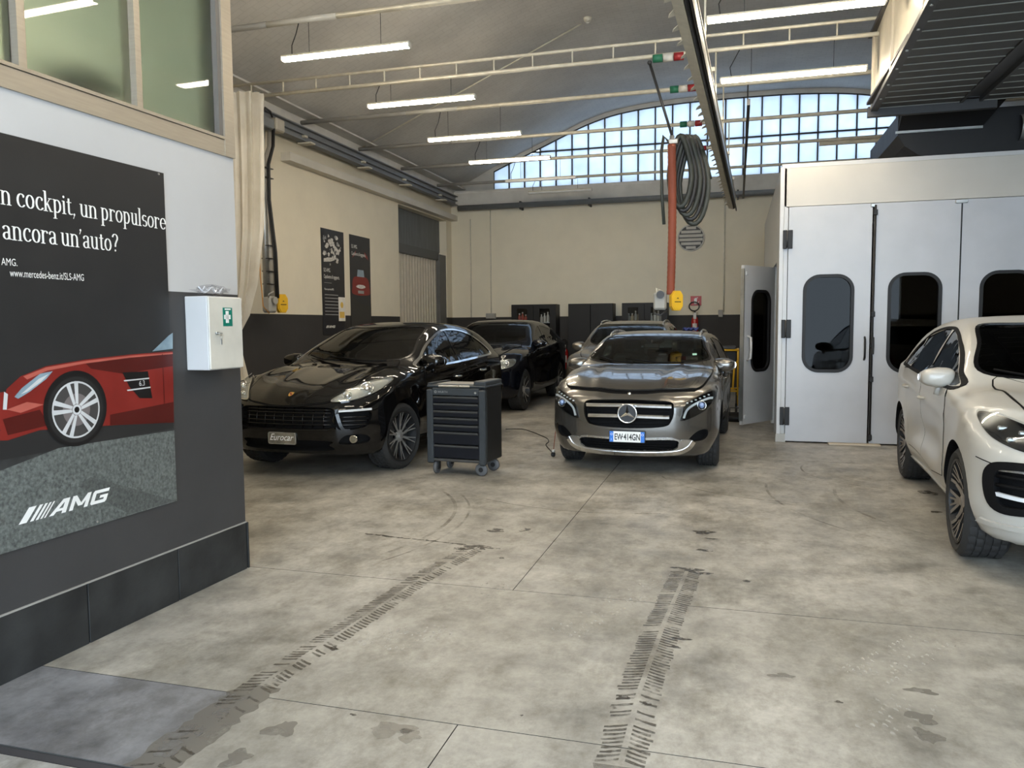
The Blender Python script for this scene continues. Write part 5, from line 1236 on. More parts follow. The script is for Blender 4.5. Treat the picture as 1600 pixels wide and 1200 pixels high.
# ------------------------------------------------------------------ curtain gathered at the left
ct = MB(); nf = 72; rows = [(4.90, .31, .055, 0), (4.6, .29, .06, .0), (3.9, .27, .065, .0), (3.0, .25, .07, -.02), (2.2, .21, .06, -.10), (1.75, .15, .045, -.18), (1.52, .075, .03, -.24), (1.40, .05, .025, -.25), (1.2, .075, .03, -.24), (.8, .14, .05, -.22), (.05, .17, .06, -.2)]
V = []
for z, hw, am, sx in rows:
    for i in range(nf):
        a = 2 * PI * i / nf; f = math.sin(a * 13 + .6 * math.sin(z * 1.3)) * am
        V.append((sx + math.cos(a) * (hw + f * .7), math.sin(a) * (hw * .55 + f * .6), z))
ct.add(V, [(r * nf + i, r * nf + (i + 1) % nf, (r + 1) * nf + (i + 1) % nf, (r + 1) * nf + i) for r in range(len(rows) - 1) for i in range(nf)], 0, True)
cpos = at_y(381, 300, 10.1)
CURT = mat('curtain_vinyl', (.70, .64, .54), .35, col2=(.80, .75, .66), scale=3, bump=.1, bscale=8)
cu = ct.build('curtain', CURT, None, (-6.87, 10.0, 0)); tag(cu, 'cream vinyl curtain gathered in folds and tied, behind the office partition end', 'curtain')
cu.data.set_sharp_from_angle(angle=R_(60))
b = MB(); b.tube([(.05 * math.cos(2 * PI * i / 20) * 1.6 - .25, .05 * math.sin(2 * PI * i / 20), 1.42) for i in range(20)], .014, 6, closed=True); b.build('tie_cord', CREAM, cu)
b = MB()
for i in range(8): b.tube([(-.28 + .08 * i, 0, 4.88), (-.28 + .08 * i, .03, 4.95), (-.28 + .08 * i, .1, 4.95)], .008, 5)
b.build('curtain_hooks', GALV, cu)

# ------------------------------------------------------------------ gate in the left wall
gt = empty('door_1', (XL, 18.1, 0)); structure(gt)
b = MB(); b.span((-.26, -1.54, 3.50), (-.20, 1.52, 4.33)); b.build('header_panel', mat('grey_sheet', (.13, .14, .15), .5, .3, var=.2, scale=3, stretch=(1, 3, .5)), gt)
b = MB(); b.span((-.28, -1.54, 3.27), (-.06, 1.12, 3.48)); b.build('track_box', mat('grey_track', (.10, .105, .11), .5, .3), gt)
b = MB(); b.span((-.28, 1.05, 0), (-.02, 1.50, 3.42)); b.build('jamb_post', mat('grey_jamb', (.12, .12, .115), .6), gt)
for i in range(15):
    y = -1.50 + .172 * i; s_ = MB(); d = .05 if i % 2 else -.02
    s_.prism([(y, 0), (y + .05, 0), (y + .07, .05), (y + .12, .05), (y + .14, 0), (y + .165, 0), (y + .165, -.008), (y, -.008)] if False else [(y, .0), (y + .055, .0), (y + .08, 3.27), (y + .0, 3.27)], -.20, -.19, 'x')
    s_ = MB(); V = [(-.20, y), (-.20, y + .055), (-.115, y + .065), (-.115, y + .125), (-.20, y + .135), (-.20, y + .168)]
    W2 = [(x - .008, yy) for x, yy in V][::-1]; s_.prism([(p[0], p[1]) for p in V + W2], .01, 3.27, 'z'); s_.build('slat', mat('shutter_enamel', (.52, .47, .39), .4, var=.08) if i == 0 else MATS['shutter_enamel'], gt)
b = MB(); b.span((-.34, -1.54, 0), (-.30, 1.52, 4.33)); b.build('backing_panel', DARKSTEEL, gt)

# ------------------------------------------------------------------ banners on the left wall
def banner(label, y0, y1, z0, z1, lines):
    o = empty('banner', (XL + .004, (y0 + y1) / 2, z0)); tag(o, label, 'banner'); w = y1 - y0; h = z1 - z0
    b = MB(); b.span((0, -w / 2, 0), (.006, w / 2, h)); b.build('panel', mat('banner_black', (.015, .015, .019), .4) if 'banner_black' not in MATS else MATS['banner_black'], o)
    return o, w, h
def print_text(par, body, y, z, size, xs=.7, m=None, x=.0075):
    t = MB(); text_mb(t, body, (x, y, z), (0, 1, 0), (0, 0, 1), size, xs); t.build('lettering', m or PLATE_W, par, fix=False)
GREYPRINT = mat('print_grey', (.28, .28, .28), .5); STEELPRINT = mat('print_steel', (.55, .53, .50), .4, var=.3, scale=30)
def amg_logo(par, y, z, s, x=.0075):
    b = MB(); P = lambda u, v: (x, y + u * s, z + v * s)
    def poly(p): b.add([(x + .00006 * (len(b.f) % 20), *P(*q)[1:]) for q in p], [tuple(range(len(p)))])
    sl = .85
    for u0, wd in ((0, .60), (.85, .28), (1.28, .22), (1.64, .17), (1.95, .13)): poly([(u0, 0), (u0 + wd, 0), (u0 + wd + sl, 1), (u0 + sl, 1)])
    sh = lambda u, v: (u + sl * v * .55, v)
    def let(p): poly([sh(*q) for q in p])
    a = 2.35
    let([(a, 0), (a + .38, 0), (a + 1.0, .78), (a + 1.22, 1), (a + .82, 1)]); let([(a + 1.22, 1), (a + .82, 1), (a + 1.02, .72), (a + 1.02, 0), (a + 1.40, 0), (a + 1.40, 1)]); let([(a + .52, .20), (a + 1.05, .20), (a + 1.05, .38), (a + .66, .38)])
    m_ = 4.0
    let([(m_, 0), (m_ + .34, 0), (m_ + .34, 1), (m_, 1)]); let([(m_ + .34, 1), (m_, 1), (m_ + .72, .22), (m_ + .92, .22), (m_ + .92, .42)]); let([(m_ + .92, .22), (m_ + .92, .42), (m_ + 1.30, 1), (m_ + 1.64, 1), (m_ + 1.08, .22)]); let([(m_ + 1.30, 0), (m_ + 1.64, 0), (m_ + 1.64, 1), (m_ + 1.30, 1)])
    g = 5.85
    let([(g, .12), (g + .34, .24), (g + .34, .76), (g, .88)]); let([(g, .88), (g + .12, 1), (g + 1.5, 1), (g + 1.5, .76), (g + .34, .76)]); let([(g, .12), (g + .12, 0), (g + 1.38, 0), (g + 1.5, .12), (g + 1.16, .24), (g + .34, .24)]); let([(g + 1.16, .24), (g + 1.5, .12), (g + 1.5, .58), (g + .75, .58), (g + .75, .38), (g + 1.16, .38)])
    return b.build('logo', PLATE_W, par, fix=False)
bn, w, h = banner('tall black banner with an engine picture and white text, left of the pair', 13.05, 13.92, 1.42, 3.40, 8)
for k in range(60):
    yy, zz = random.gauss(-.02, .16), h - .36 + random.gauss(0, .15)
    if abs(yy) > .36 or zz > h - .07 or zz < h - .66: continue
    b = MB(); a = random.random() * PI; r = random.uniform(.02, .07); pts = [(.0070 + .00002 * k, yy + r * math.cos(a + q) * (1 if i % 2 else .5), zz + r * math.sin(a + q) * .8) for i, q in enumerate(np.linspace(0, 2 * PI, 7)[:-1])]
    b.add(pts, [tuple(range(6))]); b.build('engine_print', STEELPRINT if k % 3 else GREYPRINT, bn, fix=False)
b = MB(); b.add([(.0085, -.36, h - .62), (.0085, -.10, h - .60), (.0085, .06, h - .56), (.0085, .04, h - .52), (.0085, -.2, h - .53), (.0085, -.36, h - .56)], [tuple(range(6))]); b.build('engine_print', STEELPRINT, bn, fix=False)
print_text(bn, 'SLS AMG.', -.37, h - .80, .10, .62); print_text(bn, 'Capolavoro di ingegneria.', -.37, h - .92, .10, .58); print_text(bn, 'Motore sportivo AMG', -.36, h - 1.14, .055, .7)
b = MB()
for k in range(7): b.add([(.0075, -.35, h - 1.22 - .062 * k), (.0075, .16 + .05 * (k % 3), h - 1.22 - .062 * k), (.0075, .16 + .05 * (k % 3), h - 1.235 - .062 * k), (.0075, -.35, h - 1.235 - .062 * k)], [(0, 1, 2, 3)])
b.add([(.0075, -.36, h - 1.0), (.0075, -.08, h - 1.0), (.0075, -.08, h - 1.008), (.0075, -.36, h - 1.008)], [(0, 1, 2, 3)]); b.build('text_lines', GREYPRINT, bn, fix=False)
amg_logo(bn, -.33, .13, .045)
b2, w, h = banner('tall black banner with the red car picture, right of the pair', 14.16, 15.06, 1.42, 3.40, 3)
print_text(b2, 'SLS AMG.', -.38, h - .26, .10, .62); print_text(b2, 'Capolavoro di ingegneria.', -.38, h - .40, .10, .60)
REDP = mat('print_red', (.20, .014, .012), .4); DKP = mat('print_dark', (.03, .03, .035), .4); BLUEP = mat('print_blue', (.25, .33, .40), .4)
def flat(par, name, pts, m, x): b = MB(); b.add([(x, p[0], p[1]) for p in pts], [tuple(range(len(pts)))]); return b.build(name, m, par, fix=False)
flat(b2, 'ground_print', [(-.45, .0), (.45, .0), (.45, .56), (.2, .58), (-.2, .66), (-.45, .78)], mat('print_ground', (.035, .033, .030), .5), .0066)
flat(b2, 'car_print', smooth_poly([(-.33, .80), (.35, .80), (.39, .95), (.34, 1.10), (.2, 1.16), (-.2, 1.16), (-.34, 1.10), (-.37, .95)], 3), REDP, .0072)
flat(b2, 'door_print', [(-.36, 1.52), (-.20, 1.60), (-.18, 1.68), (-.30, 1.60)], REDP, .0072); flat(b2, 'door_print', [(.36, 1.52), (.20, 1.58), (.18, 1.68), (.32, 1.60)], REDP, .0072)
flat(b2, 'glass_print', [(-.16, 1.16), (.16, 1.16), (.13, 1.30), (-.13, 1.30)], BLUEP, .0076); flat(b2, 'badge_print', smooth_poly([(-.20, .95), (0, .92), (.20, .95), (.14, .99), (0, 1.0), (-.14, .99)], 3), STEELPRINT, .0078); flat(b2, 'plate_print', [(-.13, .82), (.13, .82), (.13, .88), (-.13, .88)], GREYPRINT, .0078)
amg_logo(b2, -.35, .10, .045)
nt_ = empty('notice', (XL + .012, 13.78, 1.68)); tag(nt_, 'small white notice with a yellow print pinned over the engine banner', 'notice')
b = MB(); b.span((0, -.13, 0), (.003, .13, .46)); b.build('sheet', mat('paper', (.75, .72, .66), .7), nt_); flat(nt_, 'yellow_print', [(-.10, .06), (.10, .06), (.10, .18), (-.10, .18)], mat('print_yellow', (.72, .48, .10), .5), .0035); flat(nt_, 'emblem_print', circ(.06, 0, .31, 14), MATS['print_yellow'], .0035)

# ------------------------------------------------------------------ things on the back wall
def cabinet(label, x0, x1, glazed, h=2.1):
    w = x1 - x0; d = .45; o = empty('storage_cabinet', ((x0 + x1) / 2, YB - .02 - d / 2, 0)); tag(o, label, 'cabinet')
    b = MB(); t = .02
    b.span((-w / 2, -d / 2, .0), (-w / 2 + t, d / 2, h)); b.span((w / 2 - t, -d / 2, 0), (w / 2, d / 2, h)); b.span((-w / 2 + t, -d / 2, h - t), (w / 2 - t, d / 2, h)); b.span((-w / 2 + t, -d / 2, 0), (w / 2 - t, d / 2, .08)); b.span((-w / 2 + t, d / 2 - t, .08), (w / 2 - t, d / 2, h - t)); b.build('carcass', BLACKMET, o)
    for s_ in (-1, 1):
        xa, xb = sorted((s_ * .006, s_ * (w / 2 - .004))); z0, z1 = .09, h - .012
        if glazed:
            b = MB(); f = .13 * w; y0, y1 = -d / 2 - .02, -d / 2 - .001; b.span((xa, y0, z0), (xa + f, y1, z1)); b.span((xb - f, y0, z0), (xb, y1, z1)); b.span((xa + f, y0, z0), (xb - f, y1, .9)); b.span((xa + f, y0, z1 - .10), (xb - f, y1, z1)); dr = b.build('door', BLACKMET, o)
            g = MB(); g.span((xa + f, -d / 2 - .012, .9), (xb - f, -d / 2 - .008, z1 - .10)); g.build('door_glass', GLASS_LENS, dr)
        else:
            b = MB(); b.span((xa, -d / 2 - .02, z0), (xb, -d / 2 - .001, z1), 0, .003); dr = b.build('door', BLACKMET, o)
        k = MB(); k.box((s_ * .04, -d / 2 - .03, 1.0), (.014, .02, .12), 0, .004); k.build('handle', GALV, dr)
    if glazed:
        for z in (.5, 1.12, 1.62): b = MB(); b.span((-w / 2 + t, -d / 2 + .02, z), (w / 2 - t, d / 2 - t, z + .018)); b.build('shelf', WHITE_MET, o)
    return o
cabinet('black cabinet with glazed doors, leftmost on the back wall', -5.60, -4.42, True); cabinet('black cabinet with plain closed doors on the back wall', -4.10, -2.96, False); cabinet('black cabinet with glazed doors behind the bronze grey car', -2.74, -1.62, True)
BOT = [mat('bottle_white', (.62, .60, .56), .4), mat('bottle_red', (.45, .06, .04), .4), mat('bottle_tan', (.45, .38, .26), .4), mat('bottle_grey', (.30, .31, .30), .4)]
def bottle(label, x, z, m, h, grp):
    o = empty('bottle', (x, YB - .30, z)); tag(o, label, 'bottle', grp); b = MB(); b.lathe([(0, 0), (.036, 0), (.038, .01), (.038, h * .68), (.016, h * .84), (.016, h)], n=10); b.build('bottle_body', m, o); c = MB(); c.lathe([(.019, h * .94), (.019, h * 1.08), (0, h * 1.08)], n=10); c.build('bottle_cap', BOT[0], o)
for cx0, gname in ((-5.60, 'leftmost'), (-2.74, 'behind car')):
    w = 1.18 if gname == 'leftmost' else 1.12; c0 = cx0 + w / 2
    for s_ in (-1, 1):
        for k in range(4):
            for z in (1.138, 1.638):
                i = int(1 if (gname == 'leftmost' and s_ < 0 and z > 1.5) else (0 if s_ > 0 else 2 if k % 2 else 3))
                nm = ['white', 'red', 'tan', 'grey'][i]; cab = 'leftmost glazed cabinet' if gname == 'leftmost' else 'glazed cabinet behind the bronze grey car'
                sd_, sh_, cb_ = 'left' if s_ < 0 else 'right', 'upper' if z > 1.5 else 'middle', 'leftmost cabinet' if gname == 'leftmost' else 'cabinet behind bronze car'
                bottle('small %s bottle, %s in row, %s shelf, %s door, %s' % (nm, ('first', 'second', 'third', 'fourth')[k], sh_, sd_, cb_), c0 + s_ * w * .25 + (k - 1.5) * .085, z, BOT[i], .19 + .03 * ((k * 7 + i) % 3), 'bottles in the glazed cabinets')
# round louvred fan vent
vt = empty('fan_vent', (-1.10, YB - .02, 3.69)); tag(vt, 'round wall vent with horizontal louvres high on the back wall', 'vent')
b = MB(); n = 40; b.lathe([(.30, .02), (.33, .02), (.33, -.02), (.30, -.02), (.30, .02)], ax='y', n=n); b.build('vent_ring', WHT, vt)
b = MB(); b.prism(circ(.30, 0, 0, 40), .0, .015); b.build('vent_back', DARKSTEEL, vt)
for k in range(6):
    z = -.24 + .096 * k; hw = math.sqrt(max(.295 ** 2 - (abs(z) + .03) ** 2, .01)); b = MB(); b.box((0, -.005, z), (2 * hw, .012, .075), 0, .002, Matrix.Rotation(R_(22), 3, 'X')); b.build('louvre', mat('louvre_grey', (.62, .60, .56), .5) if k == 0 else MATS['louvre_grey'], vt)
def wall_pipe(name, label, x, z0, z1, m, r=.014, box=None):
    o = empty(name, (x, YB - .02, z0)); tag(o, label, 'pipe'); b = MB(); b.tube([(0, 0, 0), (0, 0, z1 - z0)], r, 8); b.build('conduit', m, o)
    if box: b = MB(); b.box((box[0], -.03, -.04), box[1], 0, .01); b.build('socket_box', GREYBOX, o)
    return o
wall_pipe('conduit_pipe', 'thin conduit with a socket box on the back wall, right of the fan vent', -.30, 1.86, 4.6, CREAM, .018, (-.07, (.11, .08, .18)))
wall_pipe('conduit_pipe', 'thin conduit with a wide timber box near the back left corner', -6.29, 1.86, 4.6, CREAM, .014, (0, (.26, .10, .14)))
wall_pipe('conduit_pipe', 'bare thin conduit in the back left corner beside the gate', -6.85, 1.79, 4.4, CREAM, .014)
# fire sign and extinguishers
fs = empty('fire_sign', (-.965, YB - .008, 2.03)); tag(fs, 'square red fire extinguisher sign on the back wall', 'sign')
b = MB(); b.box((0, 0, .11), (.26, .006, .24), 0, .002); b.build('sign_plate', mat('sign_red', (.45, .02, .02), .4), fs)
b = MB(); b.prism(rrect(.07, .14, .02, -.01, .10, 3), -.005, -.0035); b.prism([(-.03, .175), (.05, .195), (.05, .18), (-.01, .165)], -.005, -.0035); b.prism([(.04, .03), (.05, .03), (.075, .10), (.065, .10)], -.005, -.0035); b.build('pictogram', PLATE_W, fs)
def extinguisher(label, x, z, y=YB - .12, hr=.12):
    o = empty('fire_extinguisher', (x, y, z)); tag(o, label, 'fire extinguisher'); b = MB(); b.lathe([(0, 0), (.07, 0), (.085, .03), (.085, .42), (.07, .50), (.03, .54), (.03, .58), (0, .58)], n=20); b.build('cylinder_body', mat('extinguisher_red', (.42, .02, .02), .25, coat=.5) if 'extinguisher_red' not in MATS else MATS['extinguisher_red'], o)
    b = MB(); b.box((0, -.02, .62), (.05, .10, .06), 0, .01); b.box((0, -.08, .66), (.03, .14, .015), 0, .004, Matrix.Rotation(R_(-15), 3, 'X')); b.build('valve', BLACKMET, o)
    b = MB(); b.tube([(-.02 * hr / .12 + hr * math.cos(2 * PI * i / 24), -.03, .67 + hr * .92 + hr * .92 * math.sin(2 * PI * i / 24)) for i in range(24)], .016, 8, closed=True); b.build('hose', BLACKMET, o)
    b = MB(); b.add([(.086 * math.sin(a), -.0865 * math.cos(a), zz) for zz in (.18, .36) for a in np.linspace(-.7, .7, 7)], [(i, i + 1, 8 + i, 7 + i) for i in range(6)]); b.build('label_print', WHT, o, fix=False)
    b = MB(); b.box((0, .06, .4), (.10, .12, .03), 0, .004); b.build('wall_bracket', DARKSTEEL, o)
    t = MB(); t.box((.0, -.075, .55), (.07, .006, .16), 0, .002); t.build('inspection_tag', WHT, o)
    return o
extinguisher('red fire extinguisher hung under the red sign on the back wall', -.98, 1.22); extinguisher('red fire extinguisher low on the back wall between two cabinets', -4.26, .42, YB - .12, .06)

# ------------------------------------------------------------------ yellow trolley and drum behind the crossover
yt = empty('tube_trolley', (-.18, 14.1, 0)); tag(yt, 'yellow tubular trolley carrying a black box, behind the crossover', 'trolley')
b = MB(); r = .016
for x in (-.22, .22): b.tube([(x, -.25, .35), (x, -.25, 1.10), (x, -.22, 1.13), (x, .22, 1.13), (x, .25, 1.1), (x, .25, .12)], r, 8)
for y, z in ((-.25, 1.12), (.25, 1.12), (-.25, .42), (.25, .42)): b.tube([(-.22, y, z), (.22, y, z)], r, 8)
b.tube([(.22, -.25, .95), (.16, -.3, .8), (.14, -.3, .45)], r, 8); b.build('frame', YELLOW, yt)
b = MB(); b.box((0, 0, .98), (.40, .42, .26), 0, .02); b.build('black_box', BLACKMET, yt); b = MB(); b.box((.0, 0, 1.16), (.36, .40, .05), 0, .01); b.build('tray', DARKSTEEL, yt)
for x in (-.2, .2):
    for y in (-.24, .24): b = MB(); b.cyl((x - .02, y, .08), (x + .02, y, .08), .08, 18); b.tube([(x, y, .08), (x, y, .42)], .014, 6); b.build('caster', BLACKMET, yt)
dm = empty('oil_drain_pan', (.02, 13.2, 0)); tag(dm, 'low round black pan on the floor before the yellow trolley', 'pan')
b = MB(); b.lathe([(0, .02), (.24, .02), (.28, .10), (.30, .10), (.27, 0), (0, 0)], n=28); b.build('pan', BLACKMET, dm); b = MB(); b.tube([(-.1, 0, .02), (-.1, 0, .2), (.1, 0, .2), (.1, 0, .02)], .012, 6); b.build('handle', DARKSTEEL, dm)
cl = MB(); n = 12; V = [(i * .018 - .11 + .008 * math.sin(j), j * .022 - .11, .030 + .016 * math.sin(i * 1.7 + j) + .012 * math.cos(j * 2.1 - i)) for j in range(11) for i in range(n)]
cl.add(V, [(j * n + i, j * n + i + 1, (j + 1) * n + i + 1, (j + 1) * n + i) for j in range(10) for i in range(n - 1)], 0, True)
zc = 1.478; co = cl.build('cloth', mat('blue_cloth', (.02, .035, .16), .8, bump=.3), None, (-.60, 11.15, 1.475)); co.modifiers.new('t', 'SOLIDIFY').thickness = .006; tag(co, 'crumpled blue cloth lying on the crossover roof', 'cloth')

# ------------------------------------------------------------------ tool trolley
tt = empty('tool_trolley', (-2.79, 7.90, 0), R_(-5)); tag(tt, 'dark grey tool trolley with seven drawers in front of the black cars', 'tool trolley')
W, D, H = .66, .46, .93; z0 = .14
TC = mat('trolley_grey', (.038, .044, .050), .42, .1, spec=.3); TD = mat('trolley_drawer', (.005, .006, .010), .45, spec=.25); TH = mat('drawer_pull', (.075, .078, .080), .35, .5)
b = MB(); b.box((0, .02, (z0 + H) / 2), (W, D - .04, H - z0), 0, .012); b.build('body', mat('trolley_side', (.014, .0145, .015), .4, spec=.3), tt)
for s_ in (-1, 1): b = MB(); b.box((s_ * (W / 2 - .03), -D / 2 + .0, (z0 + H) / 2 - .02), (.075, .07, H - z0 + .0), 0, .014); b.build('corner_bumper', TC, tt)
b = MB(); b.box((0, -D / 2 + .005, H - .045), (W - .12, .05, .08), 0, .006); b.build('front_rail', TC, tt)
b = MB(); b.box((0, -D / 2 + .008, z0 + .018), (W - .12, .045, .03), 0, .006); b.build('base_rail', TH, tt)
zt = H - .09; hs_ = [.072, .072, .072, .072, .072, .14, .15]; gap = .008
sc = (zt - z0 - .035) / (sum(hs_) + gap * 7)
for hh in hs_:
    hh *= sc; b = MB(); b.box((0, -D / 2 + .004, zt - hh / 2), (W - .135, .04, hh - .004), 0, .003); dr = b.build('drawer', TD, tt); p = MB(); p.prism([(-D / 2 - .03, zt - .004), (-D / 2 - .012, zt - .003), (-D / 2 - .012, zt - .022), (-D / 2 - .024, zt - .026), (-D / 2 - .032, zt - .016)], -W / 2 + .075, W / 2 - .075, 'x'); p.build('drawer_pull', TH, dr); zt -= hh + gap * sc
b = MB(); b.box((0, .0, H + .012), (W + .02, D + .02, .028), 0, .010); b.span((-W / 2, -D / 2, H + .02), (-W / 2 + .05, D / 2, H + .045)); b.span((W / 2 - .13, -D / 2, H + .02), (W / 2 + .005, D / 2, H + .07), 0, .01); b.build('top_tray', TC, tt)
b = MB(); b.box((-.03, -.03, H + .032), (W - .24, D - .14, .01), 0, .003); b.build('work_mat', mat('mat_grey', (.22, .215, .20), .5), tt)
b = MB(); b.box((-.02, -D / 2 - .008, H + .012), (W - .30, .02, .024), 0, .006); b.build('front_lip', SILVER, tt)
t_ = MB(); text_mb(t_, 'WURTH', (-W / 2 + .125, -D / 2 - .0215, H - .058), (1, 0, 0), (0, 0, 1), .032, 1.0); ring_prism(t_, circ(.014, -W / 2 + .10, H - .047, 14), circ(.009, -W / 2 + .10, H - .047, 14), -D / 2 - .0215, -D / 2 - .019); t_.build('lettering', GREYPRINT, tt)
b = MB(); b.cyl((W / 2 - .10, -D / 2 - .018, H - .05), (W / 2 - .10, -D / 2 - .03, H - .05), .012, 10); b.build('lock', GALV, tt)
for sx in (-1, 1):
    for sy in (-1, 1):
        big = sx > 0; rr = .068; x, y = sx * (W / 2 - .07), sy * (D / 2 - .08) - (.03 if sy < 0 else 0)
        c = MB(); c.lathe([(.02, -.02), (rr - .01, -.02), (rr, -.012), (rr, .012), (rr - .01, .02), (.02, .02)], (x, y, rr), 'x' if not big else 'y', 24); cs = c.build('caster', mat('caster_rubber', (.085, .087, .092), .6) if 'caster_rubber' not in MATS else MATS['caster_rubber'], tt)
        h = MB()
        if big: h.cyl((x, y - .024, rr), (x, y + .024, rr), .026, 14); h.box((x, y + .03, .10), (.05, .012, .10), 0, .003)
        else: h.cyl((x - .024, y, rr), (x + .024, y, rr), .026, 14); h.box((x + .03, y, .10), (.012, .05, .10), 0, .003)
        h.build('fork', BLACKMET, cs)
cb = MB(); pts = [at_z(790, 671), at_z(815, 671), at_z(830, 675), at_z(845, 681), at_z(855, 686), at_z(857, 691), at_z(853, 696), at_z(862, 707), at_z(865, 713)]
pts = [Vector((p.x, p.y, .006)) for p in pts]; pp = smooth_poly([(p.x, p.y) for p in pts], 5, False); end = pts[-1]
path = [(x, y, .007) for x, y in pp]
cb.tube(path, .006, 6); cbo = cb.build('power_cable', HOSE_K); tag(cbo, 'thin black power cable on the floor from the crossover to the tool trolley', 'cable')
q = MB(); q.box((end.x, end.y - .02, .028), (.05, .05, .05), 0, .012); q.cyl((end.x, end.y, .05), (end.x, end.y, .085), .018, 10, 1); q.build('plug', [BLACKMET, WHT], cbo)
q = MB(); q.tube([(end.x, end.y, .085), (end.x + .015, end.y + .02, .25), (end.x + .03, end.y + .06, .45), (end.x + .05, end.y + .12, .60)], .005, 6); q.build('cable_riser', ORANGE_H, cbo)

# ------------------------------------------------------------------ first aid cabinet on the partition
d_box = .155
a0 = on_wall(290, 520)[0]
fa = wall_frame('first_aid_cabinet', None, a0 - .155, 0, 1.33); tag(fa, 'white first aid cabinet with a green cross on the partition end', 'cabinet')
b = MB(); b.box((d_box / 2, 0, .215), (d_box, .31, .43), 0, .004); b.build('case', WHITE_MET, fa)
b = MB(); b.box((d_box + .005, 0, .215), (.010, .300, .42), 0, .003); dr = b.build('door', mat('cabinet_cream', (.58, .56, .50), .35), fa)
gx = d_box + .0105; b = MB(); b.span((gx, -.03, .255), (gx + .0015, .055, .365)); b.build('green_sticker', mat('sign_green', (.0, .17, .12), .4), dr)
b = MB(); b.span((gx, -.006, .275), (gx + .003, .020, .345)); b.span((gx, -.022, .297), (gx + .003, .036, .323)); b.build('white_cross', PLATE_W, dr)
b = MB(); b.span((gx, -.014, .352), (gx + .0025, .040, .360)); b.build('sticker_print', PLATE_W, dr)
b = MB(); b.cyl((gx, -.095, .215), (gx + .012, -.095, .215), .010, 12); b.box((gx + .02, -.088, .213), (.018, .03, .008), 0, .002); b.tube([(gx + .02, -.078 + .010 * math.cos(q), .190 + .014 * math.sin(q)) for q in np.linspace(0, 2 * PI, 14)[:-1]], .0018, 5, closed=True); b.box((gx + .018, -.072, .165), (.003, .012, .035), 0, .001); b.build('lock_with_key', GALV, dr)
pb = MB(); nn = 22; V = []
for j in range(9):
    for i in range(nn):
        a = 2 * PI * i / nn; e = -PI / 2 + PI * j / 8; r = 1 + .28 * math.sin(5 * a + 3 * j) * math.cos(e) + .14 * math.sin(11 * a - 2 * j)
        V.append((.055 * math.cos(a) * math.cos(e) * r, .125 * math.sin(a) * math.cos(e) * r, .028 + .028 * math.sin(e) * (1 + .3 * math.sin(3 * a + j))))
pb.add(V, [(j * nn + i, j * nn + (i + 1) % nn, (j + 1) * nn + (i + 1) % nn, (j + 1) * nn + i) for j in range(8) for i in range(nn)], 0, False)
pbo = wall_frame('plastic_bag', None, a0 - .14, .08, 1.770); tag(pbo, 'crumpled clear plastic bag on top of the first aid cabinet', 'plastic bag')
pb.build('bag_film', glass_mat('clear_film', (.93, .935, .95), .12, 1.35), pbo)
for k in range(3): 
    c = MB(); c.tube([(.02 * math.cos(k * 2 + i * .5), -.10 + .018 * i, .03 + .018 * math.sin(i * 1.3 + k)) for i in range(12)], .004, 5); c.build('film_fold', mat('film_crease', (.62, .63, .66), .25) if 'film_crease' not in MATS else MATS['film_crease'], pbo)
# ------------------------------------------------------------------ serif lettering drawn with a broad nib
def nib_stroke(P, a, w, t):
    """polygons swept by an upright elliptic nib (w wide, t high) along points a"""
    n = 10; out = []
    el = [(w / 2 * math.cos(2 * PI * i / n), t / 2 * math.sin(2 * PI * i / n)) for i in range(n)]
    for p, q in zip(a[:-1], a[1:]):
        pts = [(p[0] + e[0], p[1] + e[1]) for e in el] + [(q[0] + e[0], q[1] + e[1]) for e in el]
        pts = sorted(set(pts)); cr = lambda o, u, v: (u[0] - o[0]) * (v[1] - o[1]) - (u[1] - o[1]) * (v[0] - o[0]); lo = []; hi = []
        for k in pts:
            while len(lo) >= 2 and cr(lo[-2], lo[-1], k) <= 0: lo.pop()
            lo.append(k)
        for k in reversed(pts):
            while len(hi) >= 2 and cr(hi[-2], hi[-1], k) <= 0: hi.pop()
            hi.append(k)
        P.append(lo[:-1] + hi[:-1])
def arc(cx, cy, rx, ry, a0, a1, n=12): return [(cx + rx * math.cos(R_(a0 + (a1 - a0) * i / n)), cy + ry * math.sin(R_(a0 + (a1 - a0) * i / n))) for i in range(n + 1)]
XH = 1.0; AS = 1.48; DS = -.46; ST = .17; TH_ = .055; SF = .34
def serif(x, y, l=SF, dx=0): return [(x - l / 2 + dx, y), (x + l / 2 + dx, y)]
